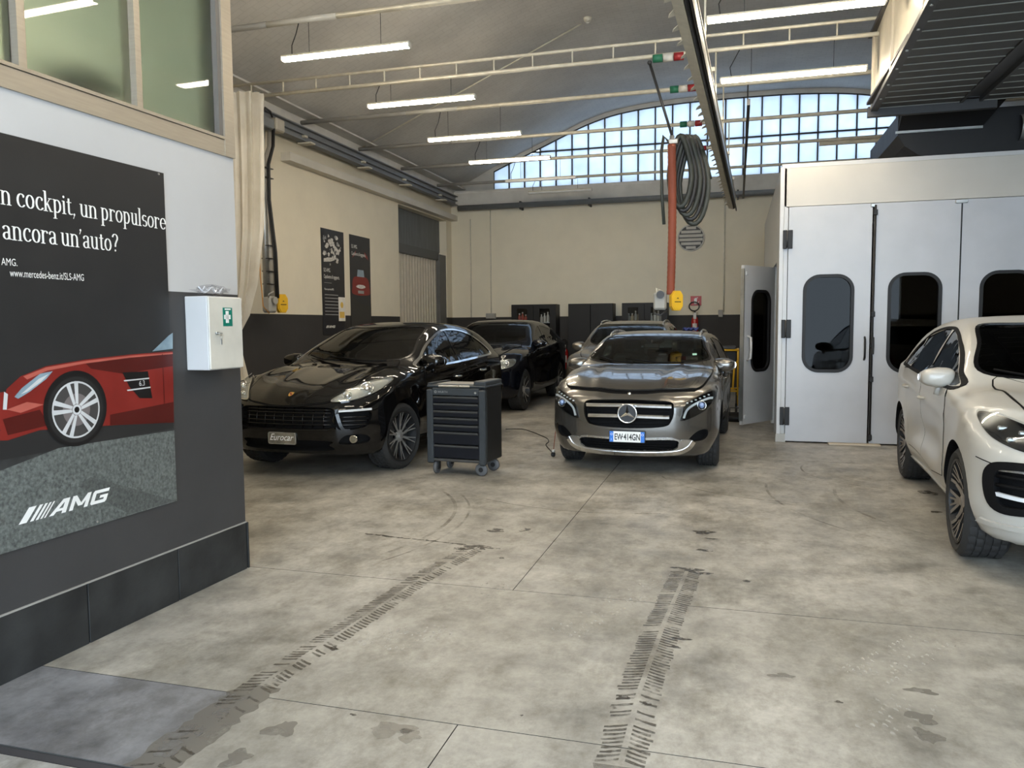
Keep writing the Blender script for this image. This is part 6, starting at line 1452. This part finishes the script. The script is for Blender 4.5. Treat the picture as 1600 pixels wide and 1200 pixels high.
def glyph(c):
    """(advance, strokes) in units of the x-height; strokes are (points, nib width, nib height)"""
    s = []; A = lambda p, w=ST, t=TH_: s.append((p, w, t)); sf = lambda x, y, l=SF, dx=0: s.append((serif(x, y, l, dx), .04, .06))
    if c == 'n': A([(.18, .03), (.18, .97)]); sf(.18, .03); sf(.18, .97, .16, -.08); A(arc(.40, .66, .24, .31, 150, 0)); A([(.64, .66), (.64, .03)]); sf(.64, .03); w = .86
    elif c == 'u': A([(.18, .97), (.18, .34)]); sf(.18, .97, .18, -.07); A(arc(.40, .34, .22, .31, 180, 330)); A([(.62, .97), (.62, .03)]); sf(.62, .97, .18, -.07); sf(.62, .03, .18, .08); w = .84
    elif c == 'r': A([(.18, .03), (.18, .97)]); sf(.18, .03); sf(.18, .97, .16, -.08); A(arc(.40, .70, .21, .25, 170, 55)); A([(.53, .88), (.55, .84)], .15, .15); w = .64
    elif c == 'i': A([(.18, .03), (.18, .97)]); sf(.18, .03); sf(.18, .97, .16, -.08); A([(.17, 1.30), (.18, 1.30)], .17, .19); w = .38
    elif c == 'l': A([(.18, .03), (.18, AS)]); sf(.18, .03); sf(.18, AS, .16, -.08); w = .38
    elif c == 'k': A([(.18, .03), (.18, AS)]); sf(.18, .03); sf(.18, AS, .16, -.08); A([(.24, .46), (.56, .96)], .07, .06); sf(.58, .97, .28); A([(.34, .58), (.62, .03)]); sf(.66, .03, .26); w = .80
    elif c == 'p': A([(.18, DS + .03), (.18, .97)]); sf(.18, DS + .03); sf(.18, .97, .16, -.08); A(arc(.38, .5, .27, .47, 130, -130, 18)); w = .82
    elif c == 'o': A(arc(.41, .5, .28, .47, 0, 360, 26)); w = .82
    elif c == 'c': A(arc(.42, .5, .29, .47, 48, 318, 20)); A([(.58, .80), (.59, .78)], .14, .15); w = .70
    elif c == 'e': A(arc(.42, .5, .28, .47, 0, 318, 24)); A([(.20, .53), (.68, .53)], .05, .06); w = .74
    elif c == 's': A(arc(.34, .72, .20, .25, 40, 250, 12) + arc(.34, .27, .22, .24, 75, -140, 12)); w = .64
    elif c == 't': A([(.24, 1.22), (.24, .26)] + arc(.40, .26, .16, .23, 180, 310, 8)); A([(.06, .95), (.46, .95)], .05, .07); w = .52
    elif c == 'a': A(arc(.33, .74, .22, .23, 160, 0, 10) + [(.55, .20), (.57, .06), (.70, .05)]); A(arc(.34, .27, .21, .24, 60, 330, 14)); A([(.52, .56), (.34, .52)], .06, .06); A([(.14, .78), (.15, .77)], .13, .13); w = .76
    elif c == ',': A([(.18, .07), (.19, .07)], .17, .17); A([(.22, .05), (.10, -.24)], .06, .05); w = .38
    elif c == "'": A([(.14, 1.36), (.15, 1.36)], .16, .18); A([(.18, 1.34), (.06, 1.06)], .06, .05); w = .30
    elif c == '?': A(arc(.34, 1.12, .24, .30, 170, -50, 14) + [(.36, .62), (.34, .40)]); A([(.34, .08), (.35, .08)], .17, .17); w = .68
    else: w = .34
    return w, s
def serif_line(par, body, x, y_end, z, size, width=None, m=None):
    """line of lettering whose right end sits at y_end (local y), baseline z"""
    total = sum(glyph(c)[0] for c in body); k = (width / total) if width else size
    b = MB(); u = 0
    for c in body:
        w, st = glyph(c)
        if c == ' ' and b.f: b.build('lettering', m or PLATE_W, par, fix=False); b = MB()
        for p, nw, nt_ in st:
            polys = []; nib_stroke(polys, p, nw, nt_)
            for q in polys: b.add([(x + .00004 * (len(b.f) % 45), y_end - total * k + (u + a) * k, z + v * size) for a, v in q], [tuple(range(len(q)))])
        u += w
    return b.build('lettering', m or PLATE_W, par, fix=False)

# ------------------------------------------------------------------ big poster on the partition
po = wall_frame('poster', None, 0, .001, 0); tag(po, 'large black advertising poster with a red sports car on the office partition', 'poster')
y1, z0, z1 = -.622, .581, 2.44
b = MB(); b.span((0, -3.4, z0), (.005, y1, z1)); b.build('panel', mat('poster_black', (.018, .018, .019), .4), po)
X0 = .0055
def pw(x, y): d, z = on_wall(x, y); return (-d, z)
def pflat(name, pts, m, lay): return flat(po, name, [pw(*p) for p in pts], m, X0 + .0004 * lay)
def pflat_l(name, pts, m, lay): return flat(po, name, pts, m, X0 + .0004 * lay)
# asphalt in the picture, its dark band, tyre shadow
ASPH = mat('print_asphalt', (.055, .062, .060), .45, col2=(.16, .175, .165), scale=70); ASPH2 = mat('print_asphalt_dark', (.022, .023, .024), .42, col2=(.035, .036, .037), scale=20)
gl = pw(272, 672); gl0 = pw(0, 690)
pflat_l('ground_print', [(-3.4, .99), (y1, 1.005), (y1, z0 + .002), (-3.4, z0 + .002)], ASPH2, 1)
pflat_l('ground_print', [(-3.4, .90), (pw(0, 735)[0], pw(0, 735)[1]), pw(90, 700), pw(180, 686), (y1, pw(272, 672)[1]), (y1, z0 + .002), (-3.4, z0 + .002)], ASPH, 2)
pflat('ground_print', [(140, 745), (272, 782), (200, 803), (120, 760)], mat('print_asphalt_mid', (.045, .05, .048), .45, col2=(.11, .12, .115), scale=80), 3)
RED = mat('print_car_red', (.17, .012, .009), .35, col2=(.23, .02, .015), scale=3); RED_D = mat('print_car_red_dark', (.07, .005, .004), .35); RED_L = mat('print_car_red_light', (.42, .10, .075), .35); PBLK = mat('print_black', (.006, .006, .007), .35); PSIL = mat('print_silver', (.55, .56, .57), .35); PGLS = mat('print_glass', (.16, .24, .30), .35, col2=(.30, .40, .46), scale=8)
pflat('car_print', [(-60, 690), (0, 672), (2, 640), (8, 608), (30, 588), (70, 572), (130, 562), (200, 554), (268, 549), (270, 660), (180, 664), (60, 672), (10, 688)], RED, 4)
pflat('car_print', [(2, 640), (6, 612), (-40, 620), (-60, 660), (0, 672)], RED, 4)
pflat('shade_print', [(170, 648), (269, 628), (270, 660), (170, 664)], RED_D, 5); pflat('shade_print', [(2, 655), (60, 640), (75, 664), (10, 680)], RED_D, 5); pflat('shade_print', [(130, 566), (200, 557), (268, 553), (268, 572), (190, 584), (140, 576)], RED_D, 5)
pflat('highlight_print', [(34, 588), (70, 574), (130, 564), (200, 556), (268, 551), (268, 553), (200, 559), (130, 568), (72, 579), (40, 593)], RED_L, 6)
pflat('highlight_print', [(8, 640), (40, 628), (66, 632), (30, 645)], RED_L, 6)
pflat('window_print', [(236, 549), (262, 524), (268, 520), (268, 545)], PGLS, 5)
pflat('headlight_print', [(20, 620), (32, 606), (60, 584), (80, 580), (70, 592), (44, 612), (26, 623)], PGLS, 7); pflat('headlight_print', [(30, 616), (58, 592), (74, 584), (62, 596), (40, 612)], PSIL, 8)
pflat('headlight_print', [(2, 640), (4, 612), (10, 616), (8, 640)], PSIL, 7)
pflat('vent_print', [(189, 582), (229, 580), (232, 600), (236, 622), (216, 622), (200, 604)], PBLK, 7)
for q in ([(191, 594), (231, 590), (231, 592), (192, 596)], [(196, 609), (233, 604), (233, 606), (197, 611)]): pflat('vent_print', q, PSIL, 8)
t = MB(); c0 = pw(215, 603); text_mb(t, '6.3', (X0 + .0034, c0[0], c0[1]), (0, 1, 0), (0, 0, 1), .040, .9); t.build('badge_print', PSIL, po, fix=False)
pflat('seam_print', [(251, 553), (252, 553), (256, 640), (255, 640)], RED_D, 7)
wc = pw(117, 640); wr = .156
pflat_l('wheel_arch_print', circ(.186, wc[0], wc[1] + .006, 40), PBLK, 9); pflat_l('tyre_print', circ(.162, wc[0], wc[1], 40), mat('print_tyre', (.016, .016, .017), .4), 10)
pflat_l('rim_print', circ(.140, wc[0], wc[1], 40), PSIL, 11); pflat_l('rim_print', circ(.131, wc[0], wc[1], 40), mat('print_rim_dark', (.05, .048, .048), .4), 12); pflat_l('disc_print', circ(.080, wc[0], wc[1], 30), mat('print_disc', (.16, .14, .14), .4), 13)
for k in range(5):
    a = PI / 2 + 2 * PI * k / 5 + .15
    for s_ in (-1, 1):
        da = s_ * .20; p_ = lambda r, q: (wc[0] + r * math.cos(q), wc[1] + r * math.sin(q))
        pflat_l('spoke_print', [p_(.028, a + s_ * .55), p_(.030, a + s_ * .02), p_(.132, a + da * .45), p_(.132, a + da * 1.35)], PSIL, 14)
pflat_l('hub_print', circ(.026, wc[0], wc[1], 16), PSIL, 15); pflat_l('hub_print', circ(.015, wc[0], wc[1], 14), PBLK, 16)
# lettering
l1r = pw(258, 356); l1b = pw(123, 339); serif_line(po, 'n cockpit, un propulsore', X0 + .0004, y1 - .002, l1b[1] + .002, .0625, 1.0)
l2 = pw(180, 391); l2b = pw(60, 380); serif_line(po, 'ancora un\'auto?', X0 + .0004, pw(183, 380)[0], l2b[1], .0625, .655)
t = MB(); q = pw(26, 416); text_mb(t, 'AMG.', (X0 + .0005, q[0], q[1]), (0, 1, 0), (0, 0, 1), .046, .72, 'RIGHT'); t.build('small_lettering', PLATE_W, po, fix=False); t = MB(); q = pw(130, 439); text_mb(t, 'www.mercedes-benz.it/SLS-AMG', (X0 + .0005, q[0], q[1]), (0, 1, 0), (0, 0, 1), .048, .62, 'RIGHT'); t.build('small_lettering', PLATE_W, po, fix=False)
q0 = pw(27, 822); q1 = pw(172, 783); amg_logo(po, q0[0], q0[1] + .006, (q1[0] - q0[0]) / 7.9, X0 + .0020)
for p in ((246, 272), (150, 815)): s_ = MB(); q = pw(*p); s_.prism(circ(.006, q[0], q[1], 10), X0, X0 + .004, 'x'); s_.build('screw_head', SILVER, po)

# ------------------------------------------------------------------ paint booth
bt = empty('paint_booth', (.55, 10.88, 0)); tag(bt, 'large white paint booth with folding window doors at the right', 'paint booth')
BW, BD, BH = 5.6, 6.4, 3.58; T = .06
b = MB(); b.span((0, .02, 0), (T, 1.05, BH)); b.span((0, 2.05, 0), (T, BD, BH)); b.span((0, 1.05, 2.45), (T, 2.05, BH)); b.build('side_wall', WHITE_MET, bt)
b = MB(); b.span((0, .02, 3.085), (BW, .10, BH), 0, .004); b.build('header_panel', mat('header_enamel', (.48, .455, .41), .32, var=.04, scale=2, bump=.05, bscale=3), bt)
b = MB(); b.span((-.02, .0, 0), (.035, .09, BH + .01), 0, .004); b.build('corner_post', WHITE_MET, bt)
b = MB(); b.span((.038, .03, .08), (.085, .09, 3.08)); b.build('door_jamb', WHITE_MET, bt)
b = MB(); b.span((-.028, -.008, 0), (.10, .1, .11), 0, .004); b.build('post_foot', mat('foot_grey', (.38, .37, .34), .6), bt)
b = MB(); b.span((0, .02, BH), (BW, BD, BH + .05)); b.build('roof', WHITE_MET, bt)
b = MB(); b.span((BW - T, .02, 0), (BW, BD, BH)); b.span((0, BD - T, 0), (BW, BD, BH)); b.build('far_walls', mat('booth_inner', (.10, .10, .10), .6), bt)
b = MB(); b.span((T, .14, .002), (BW - T, BD - T, .02)); b.build('booth_floor', mat('booth_grating', (.05, .05, .05), .7), bt)
def leaf_with_window(name, par, x0, x1, z0, z1, wx0, wx1, wz0, wz1, y0, y1, m):
    """door leaf with a rounded window hole, rubber frame and pane"""
    w, h = wx1 - wx0, wz1 - wz0; cx, cz = (wx0 + wx1) / 2, (wz0 + wz1) / 2; r = w * .32; nq = 8
    hole = rrect(w, h, r, cx, cz, nq); n = len(hole)
    outer = []
    for (u, v) in hole:               # push each hole point to the leaf edge
        du, dv = u - cx, v - cz; k = min(((x1 - cx) if du > 0 else (x0 - cx)) / du if abs(du) > 1e-6 else 1e9, ((z1 - cz) if dv > 0 else (z0 - cz)) / dv if abs(dv) > 1e-6 else 1e9); outer.append([cx + du * k, cz + dv * k])
    for c in ((x0, z0), (x1, z0), (x1, z1), (x0, z1)):
        i = min(range(n), key=lambda j: (outer[j][0] - c[0]) ** 2 + (outer[j][1] - c[1]) ** 2); outer[i] = list(c)
    b = MB(); ring_prism(b, outer, hole, y0, y1); o = b.build(name, m, par)
    f = MB(); ring_prism(f, rrect(w + .05, h + .05, r + .025, cx, cz, nq), rrect(w - .03, h - .03, r - .015, cx, cz, nq), y0 - .012, y1 + .012); f.build('window_gasket', BLACKMET, o)
    g = MB(); g.prism(rrect(w - .02, h - .02, r - .01, cx, cz, nq), (y0 + y1) / 2 - .003, (y0 + y1) / 2 + .003); g.build('window_pane', MATS['booth_glass'] if 'booth_glass' in MATS else glass_mat('booth_glass', (.14, .145, .145), 0.0, 1.22), o)
    return o
M_LEAF = mat('door_enamel', (.44, .45, .475), .33, var=.05, scale=2.5, bump=.10, bscale=3.5)
X = lambda x: x - .55
leaves = [(.642, 1.640, .855, 1.425), (1.664, 2.640, 1.865, 2.435), (2.654, 3.64, 2.895, 3.465), (3.66, 4.65, 3.86, 4.43), (4.67, 5.66, 4.90, 5.47)]
for i, (x0, x1, wx0, wx1) in enumerate(leaves):
    lf = leaf_with_window('door_leaf', bt, X(x0), X(x1), .02, 3.075, X(wx0), X(wx1), .955, 2.175, -.012, .04, M_LEAF)
    if i == 0:
        for z in (2.66, 1.50, .35):
            for dx, ww in ((-.065, .05), (.0, .06)): h = MB(); h.box((X(x0) + dx + .02, -.025, z), (ww, .02, .24), 0, .004); h.build('hinge', BLACKMET, lf)
            h = MB(); h.cyl((X(x0) - .018, -.036, z - .11), (X(x0) - .018, -.036, z + .11), .012, 8); h.build('hinge_pin', DARKSTEEL, lf)
        h = MB(); h.tube([(X(x1) - .055, -.012, 1.10), (X(x1) - .055, -.055, 1.13), (X(x1) - .055, -.06, 1.24), (X(x1) - .055, -.055, 1.36), (X(x1) - .055, -.012, 1.39)], .013, 8); h.build('door_handle', BLACKMET, lf)
    if i == 1:
        h = MB(); h.tube([(X(x0) + .008, -.03, .05), (X(x0) + .008, -.03, 3.05)], .012, 8)
        for z in (.10, .85, 1.28, 1.68, 2.96): h.box((X(x0) + .008, -.03, z), (.05, .03, .07), 0, .006)
        h.box((X(x0) + .012, -.045, 1.28), (.035, .03, .22), 0, .006); h.build('espagnolette', BLACKMET, lf)
    if i in (0, 1):
        h = MB(); h.box((X(x1) + .0, -.02, 3.05), (.14 if i else .05, .03, .045), 0, .006); h.build('top_guide', GALV, lf)
    if i in (1, 2, 3): h = MB(); h.box((X(x1) + .008, -.006, 1.55), (.016, .02, 3.0)); h.build('edge_seal', BLACKMET, lf)
b = MB(); b.box((X(1.48), -.10, .012), (.62, .12, .02), 0, .004); b.build('sill_board', mat('pale_board', (.50, .43, .34), .7), bt)
sd = leaf_with_window('side_door', bt, .02, .93, .05, 2.44, .20, .70, .86, 2.06, -.025, .025, WHITE_MET)
sd.location = (.03, 2.10, 0); sd.rotation_euler = (0, 0, R_(180 + 58))
h = MB(); h.tube([(.82, .02, 1.02), (.82, .085, 1.05), (.82, .09, 1.2), (.82, .085, 1.36), (.82, .02, 1.39)], .018, 8); h.build('door_handle', WHITE_MET, sd)
h = MB(); h.box((.93, 0, 1.25), (.02, .06, 2.28)); h.build('edge_strip', GALV, sd)
h = MB(); h.box((.86, .03, 2.32), (.06, .02, .05), 0, .004); h.box((.86, .03, .17), (.06, .02, .05), 0, .004); h.build('latch', WHITE_MET, sd)
# plenum and ducts on the booth roof
pl_ = empty('duct_plenum', (2.0, 11.3, BH + .05)); tag(pl_, 'black duct plenum with a rounded belly on the booth roof', 'duct')
prof_ = [(-.02, .62), (-.02, .36), (.06, .22), (.22, .10), (.45, .02), (.7, 0), (4.0, 0), (4.0, .62)]
b = MB(); b.prism(prof_, 0, 2.2, 'y'); b.build('plenum_body', BLACKMET, pl_)
b = MB(); b.add([(-.02, 0, .40), (.95, 0, .40), (1.35, -.55, .95), (.02, -.55, .95), (-.02, .2, .40), (.95, .2, .40), (1.35, .2, .95), (.02, .2, .95)], [(0, 1, 2, 3), (7, 6, 5, 4), (0, 4, 5, 1), (1, 5, 6, 2), (2, 6, 7, 3), (3, 7, 4, 0)]); b.build('sloping_duct', mat('black_duct', (.008, .008, .009), .6, spec=.25), pl_)
b = MB(); b.box((.45, -.01, .39), (1.0, .03, .03)); b.build('flange', GALV, pl_)
b = MB(); b.lathe([(.16, 0), (.16, .6), (.17, .6), (.17, .63), (.16, .63), (.16, 1.3)], (1.35, .0, .35), 'x', 24); b.build('round_duct', GALV, pl_)
b = MB(); b.lathe([(.185, .60), (.185, .64)], (1.35, .0, .35), 'x', 24); b.build('duct_collar', GALV, pl_)
# overhead slatted platform in front of the booth
pf = empty('overhead_platform', (1.5, 0, 4.2)); tag(pf, 'dark slatted overhead platform with a cream side panel, top right', 'platform')
Y0, Y1 = 4.6, 10.62; sk = lambda y: -.06 + .028 * (y - 5) 
V = [(sk(Y0) - .03, Y0, 0), (sk(Y1) - .03, Y1, 0), (sk(Y1), Y1, 0), (sk(Y0), Y0, 0)]; V = V + [(x, y, .85) for x, y, z in V]
b = MB(); b.add(V, [(0, 1, 2, 3), (7, 6, 5, 4)] + [(i, (i + 1) % 4, 4 + (i + 1) % 4, 4 + i) for i in range(4)]); b.build('side_panel', mat('side_enamel', (.50, .46, .37), .4, var=.12, scale=4), pf)
for y in (5.6, 7.4, 9.1, 10.58): b = MB(); b.span((sk(y) - .055, y - .02, -.02), (sk(y) - .03, y + .02, .85)); b.build('panel_rib', mat('rib_enamel', (.46, .42, .34), .4) if 'rib_enamel' not in MATS else MATS['rib_enamel'], pf)
V = [(sk(Y0) - .05, Y0), (sk(Y1) - .05, Y1), (sk(Y1) + .03, Y1), (sk(Y0) + .03, Y0)]; b = MB(); b.prism(V, -.05, .0, 'z'); b.build('edge_angle', DARKSTEEL, pf)
for y in np.arange(5.0, 10.6, .56): b = MB(); b.cyl((sk(y) - .012, y, -.062), (sk(y) - .012, y, -.05), .014, 8); b.build('bolt', GALV, pf)
SLATM = mat('dark_slat', (.045, .045, .042), .55, .2, var=.2, scale=5, bump=.06); LINEM = mat('slat_joint', (.20, .20, .18), .5, .3)
y = Y0; k = 0; PX1 = 4.4
while y < Y1 - .02:
    y2 = min(y + .242, Y1); b = MB(); b.span((sk(y) + .0, y + .004, -.012), (1.02, y2 - .010, .02), 0, .003); b.span((1.26, y + .004, -.012), (PX1, y2 - .010, .02), 0, .003); b.build('slat', SLATM, pf)
    b = MB(); b.span((sk(y) + .0, y2 - .010, -.020), (1.02, y2 + .002, .01)); b.span((1.26, y2 - .010, -.020), (PX1, y2 + .002, .01)); b.build('slat_lip', LINEM, pf); y = y2
b = MB(); b.span((1.02, Y0, -.03), (1.05, Y1, .03)); b.span((1.23, Y0, -.03), (1.26, Y1, .03)); b.build('channel_flange', DARKSTEEL, pf)
b = MB(); b.span((1.05, Y0, .06), (1.23, Y1, .08)); b.build('channel_bed', mat('channel_blue', (.012, .016, .026), .4), pf)
b = MB(); b.span((.0, Y0, .03), (PX1, Y1, .06)); b.span((.1, Y1 - .03, .02), (PX1, Y1, .85)); b.span((PX1 - .04, Y0, .02), (PX1, Y1, .85)); b.span((0, Y0, .82), (PX1, Y1, .86)); b.build('casing', DARKSTEEL, pf)
for x in (.1, 2.4, 4.3):
    for y in (5.2, 8.25, 10.2): b = MB(); b.tube([(x, y, .85), (x, y, zv(1.5 + x) - 4.2)], .014, 6); b.build('hanger_rod', GALV, pf)
b = MB(); b.box((.72, 10.66, -.05), (1.4, .08, .12)); b.build('rear_lip', DARKSTEEL, pf)
# smoke detector and cables under the vault
sm = empty('smoke_detector', (-2.6, 14.1, zv(-2.6))); tag(sm, 'small round detector on the vaulted ceiling where the diagonal brace ends', 'detector')
b = MB(); b.lathe([(0, -.07), (.05, -.07), (.07, -.04), (.08, 0), (0, 0.01)], n=18); b.build('detector_body', CREAM, sm); b = MB(); b.lathe([(.03, -.085), (.035, -.07), (0, -.085)], n=12); b.build('sensor', WHT, sm)

# ------------------------------------------------------------------ marks on the floor: tyre tracks, wet spots
def stain_mat(name, col, alpha, sc, lo=.35, hi=.6, rough=.3):
    m = bpy.data.materials.new(name); m.use_nodes = True; nt = m.node_tree; b = nt.nodes['Principled BSDF']; b.inputs['Base Color'].default_value = (*col, 1); b.inputs['Roughness'].default_value = rough
    g = nt.nodes.new('ShaderNodeNewGeometry'); n = n_noise(nt, g.outputs['Position'], sc, 6, .65); r = nt.nodes.new('ShaderNodeMapRange'); r.inputs['From Min'].default_value = lo; r.inputs['From Max'].default_value = hi; r.inputs['To Max'].default_value = alpha
    nt.links.new(n, r.inputs['Value']); nt.links.new(r.outputs['Result'], b.inputs['Alpha']); MATS[name] = m; return m
WET = stain_mat('wet_rubber_print', (.075, .066, .053), .85, 11, .34, .58); WET2 = stain_mat('damp_band', (.19, .175, .15), .60, 5, .25, .5); OIL = stain_mat('oil_stain', (.045, .038, .032), .85, 22, .40, .56, .3); DUST = stain_mat('dusty_tread_print', (.62, .60, .55), .55, 7, .42, .66, .7); SCUFF = stain_mat('faint_scuff', (.12, .11, .09), .35, 3, .40, .65, .5)
def quads_mb(Q, z=.0012):
    b = MB()
    for q in Q: b.add([(p[0], p[1], z) for p in q], [tuple(range(len(q)))])
    return b
def chevrons(path, width, pitch, thick, prob, ang=.5, split=True, fade=None):
    """herringbone tread bars along a path"""
    Q = []; P = [Vector(p) for p in path]; acc = 0
    for a, c in zip(P[:-1], P[1:]):
        d = (c - a); ln = d.length; d = d / ln; nrm = Vector((-d.y, d.x)); s_ = acc
        while s_ < ln:
            p = a + d * s_
            for sg in (-1, 1):
                pr_ = prob(p) if callable(prob) else prob
                if random.random() > pr_: continue
                i0, i1 = .06 * width, (.5 + .05 * random.uniform(-1, .6)) * width; k = 4; L1 = []; L2 = []
                for j in range(k + 1):
                    u = i0 + (i1 - i0) * j / k; bend = ang * u * (1 - .25 * j / k); q = p + nrm * sg * u - d * bend; th = thick * (.7 + .6 * random.random()); L1.append(q + d * th / 2); L2.append(q - d * th / 2)
                Q.append([(v.x, v.y) for v in L1 + L2[::-1]])
            s_ += pitch * random.uniform(.9, 1.1)
        acc = s_ - ln
    return Q
lt = [(-2.0, 2.20), (-2.0, 2.60), (-1.995, 3.0), (-1.93, 3.70), (-1.88, 4.42), (-1.76, 5.20)]
rt = [(-.37, 2.22), (-.378, 2.72), (-.38, 3.28), (-.345, 4.10), (-.28, 5.02)]
def stuff(o): o['kind'] = 'stuff'; return o
def pL(p): y = p.y; return .25 if y < 2.85 else .95 if y < 3.05 else .55 if y < 3.45 else .97 if y < 4.0 else .8 if y < 4.3 else .75
def pR(p): y = p.y; return .98 if 2.72 < y < 3.0 else .45 if y < 3.3 and y > 2.9 else .1 if y <= 2.72 else .98 if y < 3.9 else .9
o = stuff(quads_mb(chevrons(lt, .17, .030, .016, pL, .55)).build('tyre_marks', WET, floor)); o = stuff(quads_mb(chevrons(rt, .19, .030, .016, pR, .55)).build('tyre_marks', WET, floor))
def band(path, w, jit=.012):
    Lr = []; Rr = []; P = [Vector(p) for p in path]
    F = []
    for a, c in zip(P[:-1], P[1:]):
        k = max(2, int((c - a).length / .03)); d = (c - a).normalized(); nn = Vector((-d.y, d.x))
        for i in range(k): p = a + (c - a) * i / k; Lr.append(p + nn * (w / 2 + random.uniform(-jit, jit))); Rr.append(p - nn * (w / 2 + random.uniform(-jit, jit)))
    b = MB()
    V = [(v.x, v.y, .0009) for v in Lr] + [(v.x, v.y, .0009) for v in Rr]; n = len(Lr); b.add(V, [(i, i + 1, n + i + 1, n + i) for i in range(n - 1)]); return b
band([(-2.01, 2.215), (-2.0, 2.60), (-1.995, 2.93)], .20, .016).build('damp_track', WET2, floor); band([(-.37, 2.215), (-.375, 2.715)], .20, .012).build('damp_track', WET2, floor)
band([(-.375, 3.42), (-.36, 3.9)], .13, .02).build('damp_track', SCUFF, floor)
def blob(x, y, rx, ry, m, z=.0014, n=22, j=.35, nm='stain'):
    ph = [random.uniform(0, 6.28) for _ in range(4)]; P = []
    for i in range(n):
        a = 2 * PI * i / n; r = 1 + j * (math.sin(2 * a + ph[0]) * .5 + math.sin(3 * a + ph[1]) * .4 + math.sin(5 * a + ph[2]) * .35 + random.uniform(-.2, .2)); P.append((x + rx * r * math.cos(a), y + ry * r * math.sin(a), z))
    b = MB(); b.add(P, [tuple(range(n))]); return b.build(nm, m, floor, fix=False)
for px, py, rx_, ry_ in ((745, 855, .10, .05), (720, 858, .06, .03), (770, 857, .05, .015), (784, 872, .02, .02), (775, 829, .07, .05), (820, 828, .04, .05), (1075, 890, .09, .045), (1100, 896, .05, .025), (1100, 832, .07, .06), (1112, 842, .04, .02), (1100, 860, .05, .03), (1062, 998, .045, .02), (1055, 1011, .025, .015), (1167, 908, .03, .02), (522, 1014, .025, .02), (650, 902, .02, .01), (957, 1106, .02, .012), (975, 1090, .03, .015), (1010, 1100, .02, .02), (552, 1117, .015, .008), (815, 1118, .008, .006), (1450, 770, .07, .10), (1462, 800, .04, .04), (1310, 1097, .02, .01)):
    p = at_z(px, py); blob(p.x, p.y, rx_, ry_, OIL)
for px, py, rx_, ry_ in ((440, 1140, .05, .07), (612, 1140, .09, .05), (640, 1150, .05, .04), (370, 1185, .05, .05), (1440, 1122, .05, .05), (1450, 1150, .04, .06), (1222, 1056, .06, .02), (1440, 1080, .05, .03)):
    p = at_z(px, py); blob(p.x, p.y, rx_, ry_, WET2, j=.5)
cr = [at_z(570, 834), at_z(640, 842), at_z(690, 847), at_z(735, 852)]; band([(p.x, p.y) for p in cr], .025, .012).build('wet_crack', OIL, floor)
for (a, c, w_, n_) in (((600, 1010), (720, 975), .20, 0), ((745, 925), (790, 912), .2, 0), ((880, 990), (990, 925), .2, 0), ((1000, 915), (1060, 900), .16, 0), ((1340, 1060), (1460, 1000), .24, 0), ((1380, 1150), (1420, 1090), .24, 0), ((560, 1000), (640, 985), .16, 0)):
    A_, C_ = at_z(*a), at_z(*c); Q = []
    d = (C_ - A_).normalized(); nn = Vector((-d.y, d.x, 0)); L__ = (C_ - A_).length; s_ = 0
    while s_ < L__:
        for u in np.arange(-w_ / 2, w_ / 2, .04):
            if random.random() < .7: p = A_ + d * (s_ + .01 * math.sin(u * 40)) + nn * u; Q.append([(p.x, p.y), (p.x + d.x * .02 + nn.x * .012, p.y + d.y * .02 + nn.y * .012), (p.x + d.x * .026 + nn.x * .028, p.y + d.y * .026 + nn.y * .028), (p.x + d.x * .006 + nn.x * .024, p.y + d.y * .006 + nn.y * .024)])
        s_ += .04
    stuff(quads_mb(Q, .0010).build('tread_prints', DUST, floor))
def sweep(c, r, a0, a1, w_, m, z=.0011):
    b = MB(); n = 30; V = [(c[0] + (r + s_ * w_ / 2) * math.cos(R_(a0 + (a1 - a0) * i / n)), c[1] + (r + s_ * w_ / 2) * math.sin(R_(a0 + (a1 - a0) * i / n)), z) for s_ in (-1, 1) for i in range(n + 1)]
    b.add(V, [(i, i + 1, n + 2 + i, n + 1 + i) for i in range(n)]); return b.build('scuff_arc', m, floor)
for c, r, a0, a1, w_ in (((-4.2, 5.6), 2.0, -20, 40, .03), ((-4.2, 5.6), 2.12, -25, 35, .02), ((2.8, 7.6), 1.9, 170, 230, .03), ((2.6, 7.8), 2.3, 175, 225, .025), ((-1.2, 8.2), 1.8, 230, 290, .02), ((.6, 8.6), 1.4, 200, 280, .02), ((1.6, 8.9), .9, 130, 260, .02)): sweep(c, r, a0, a1, w_, SCUFF)
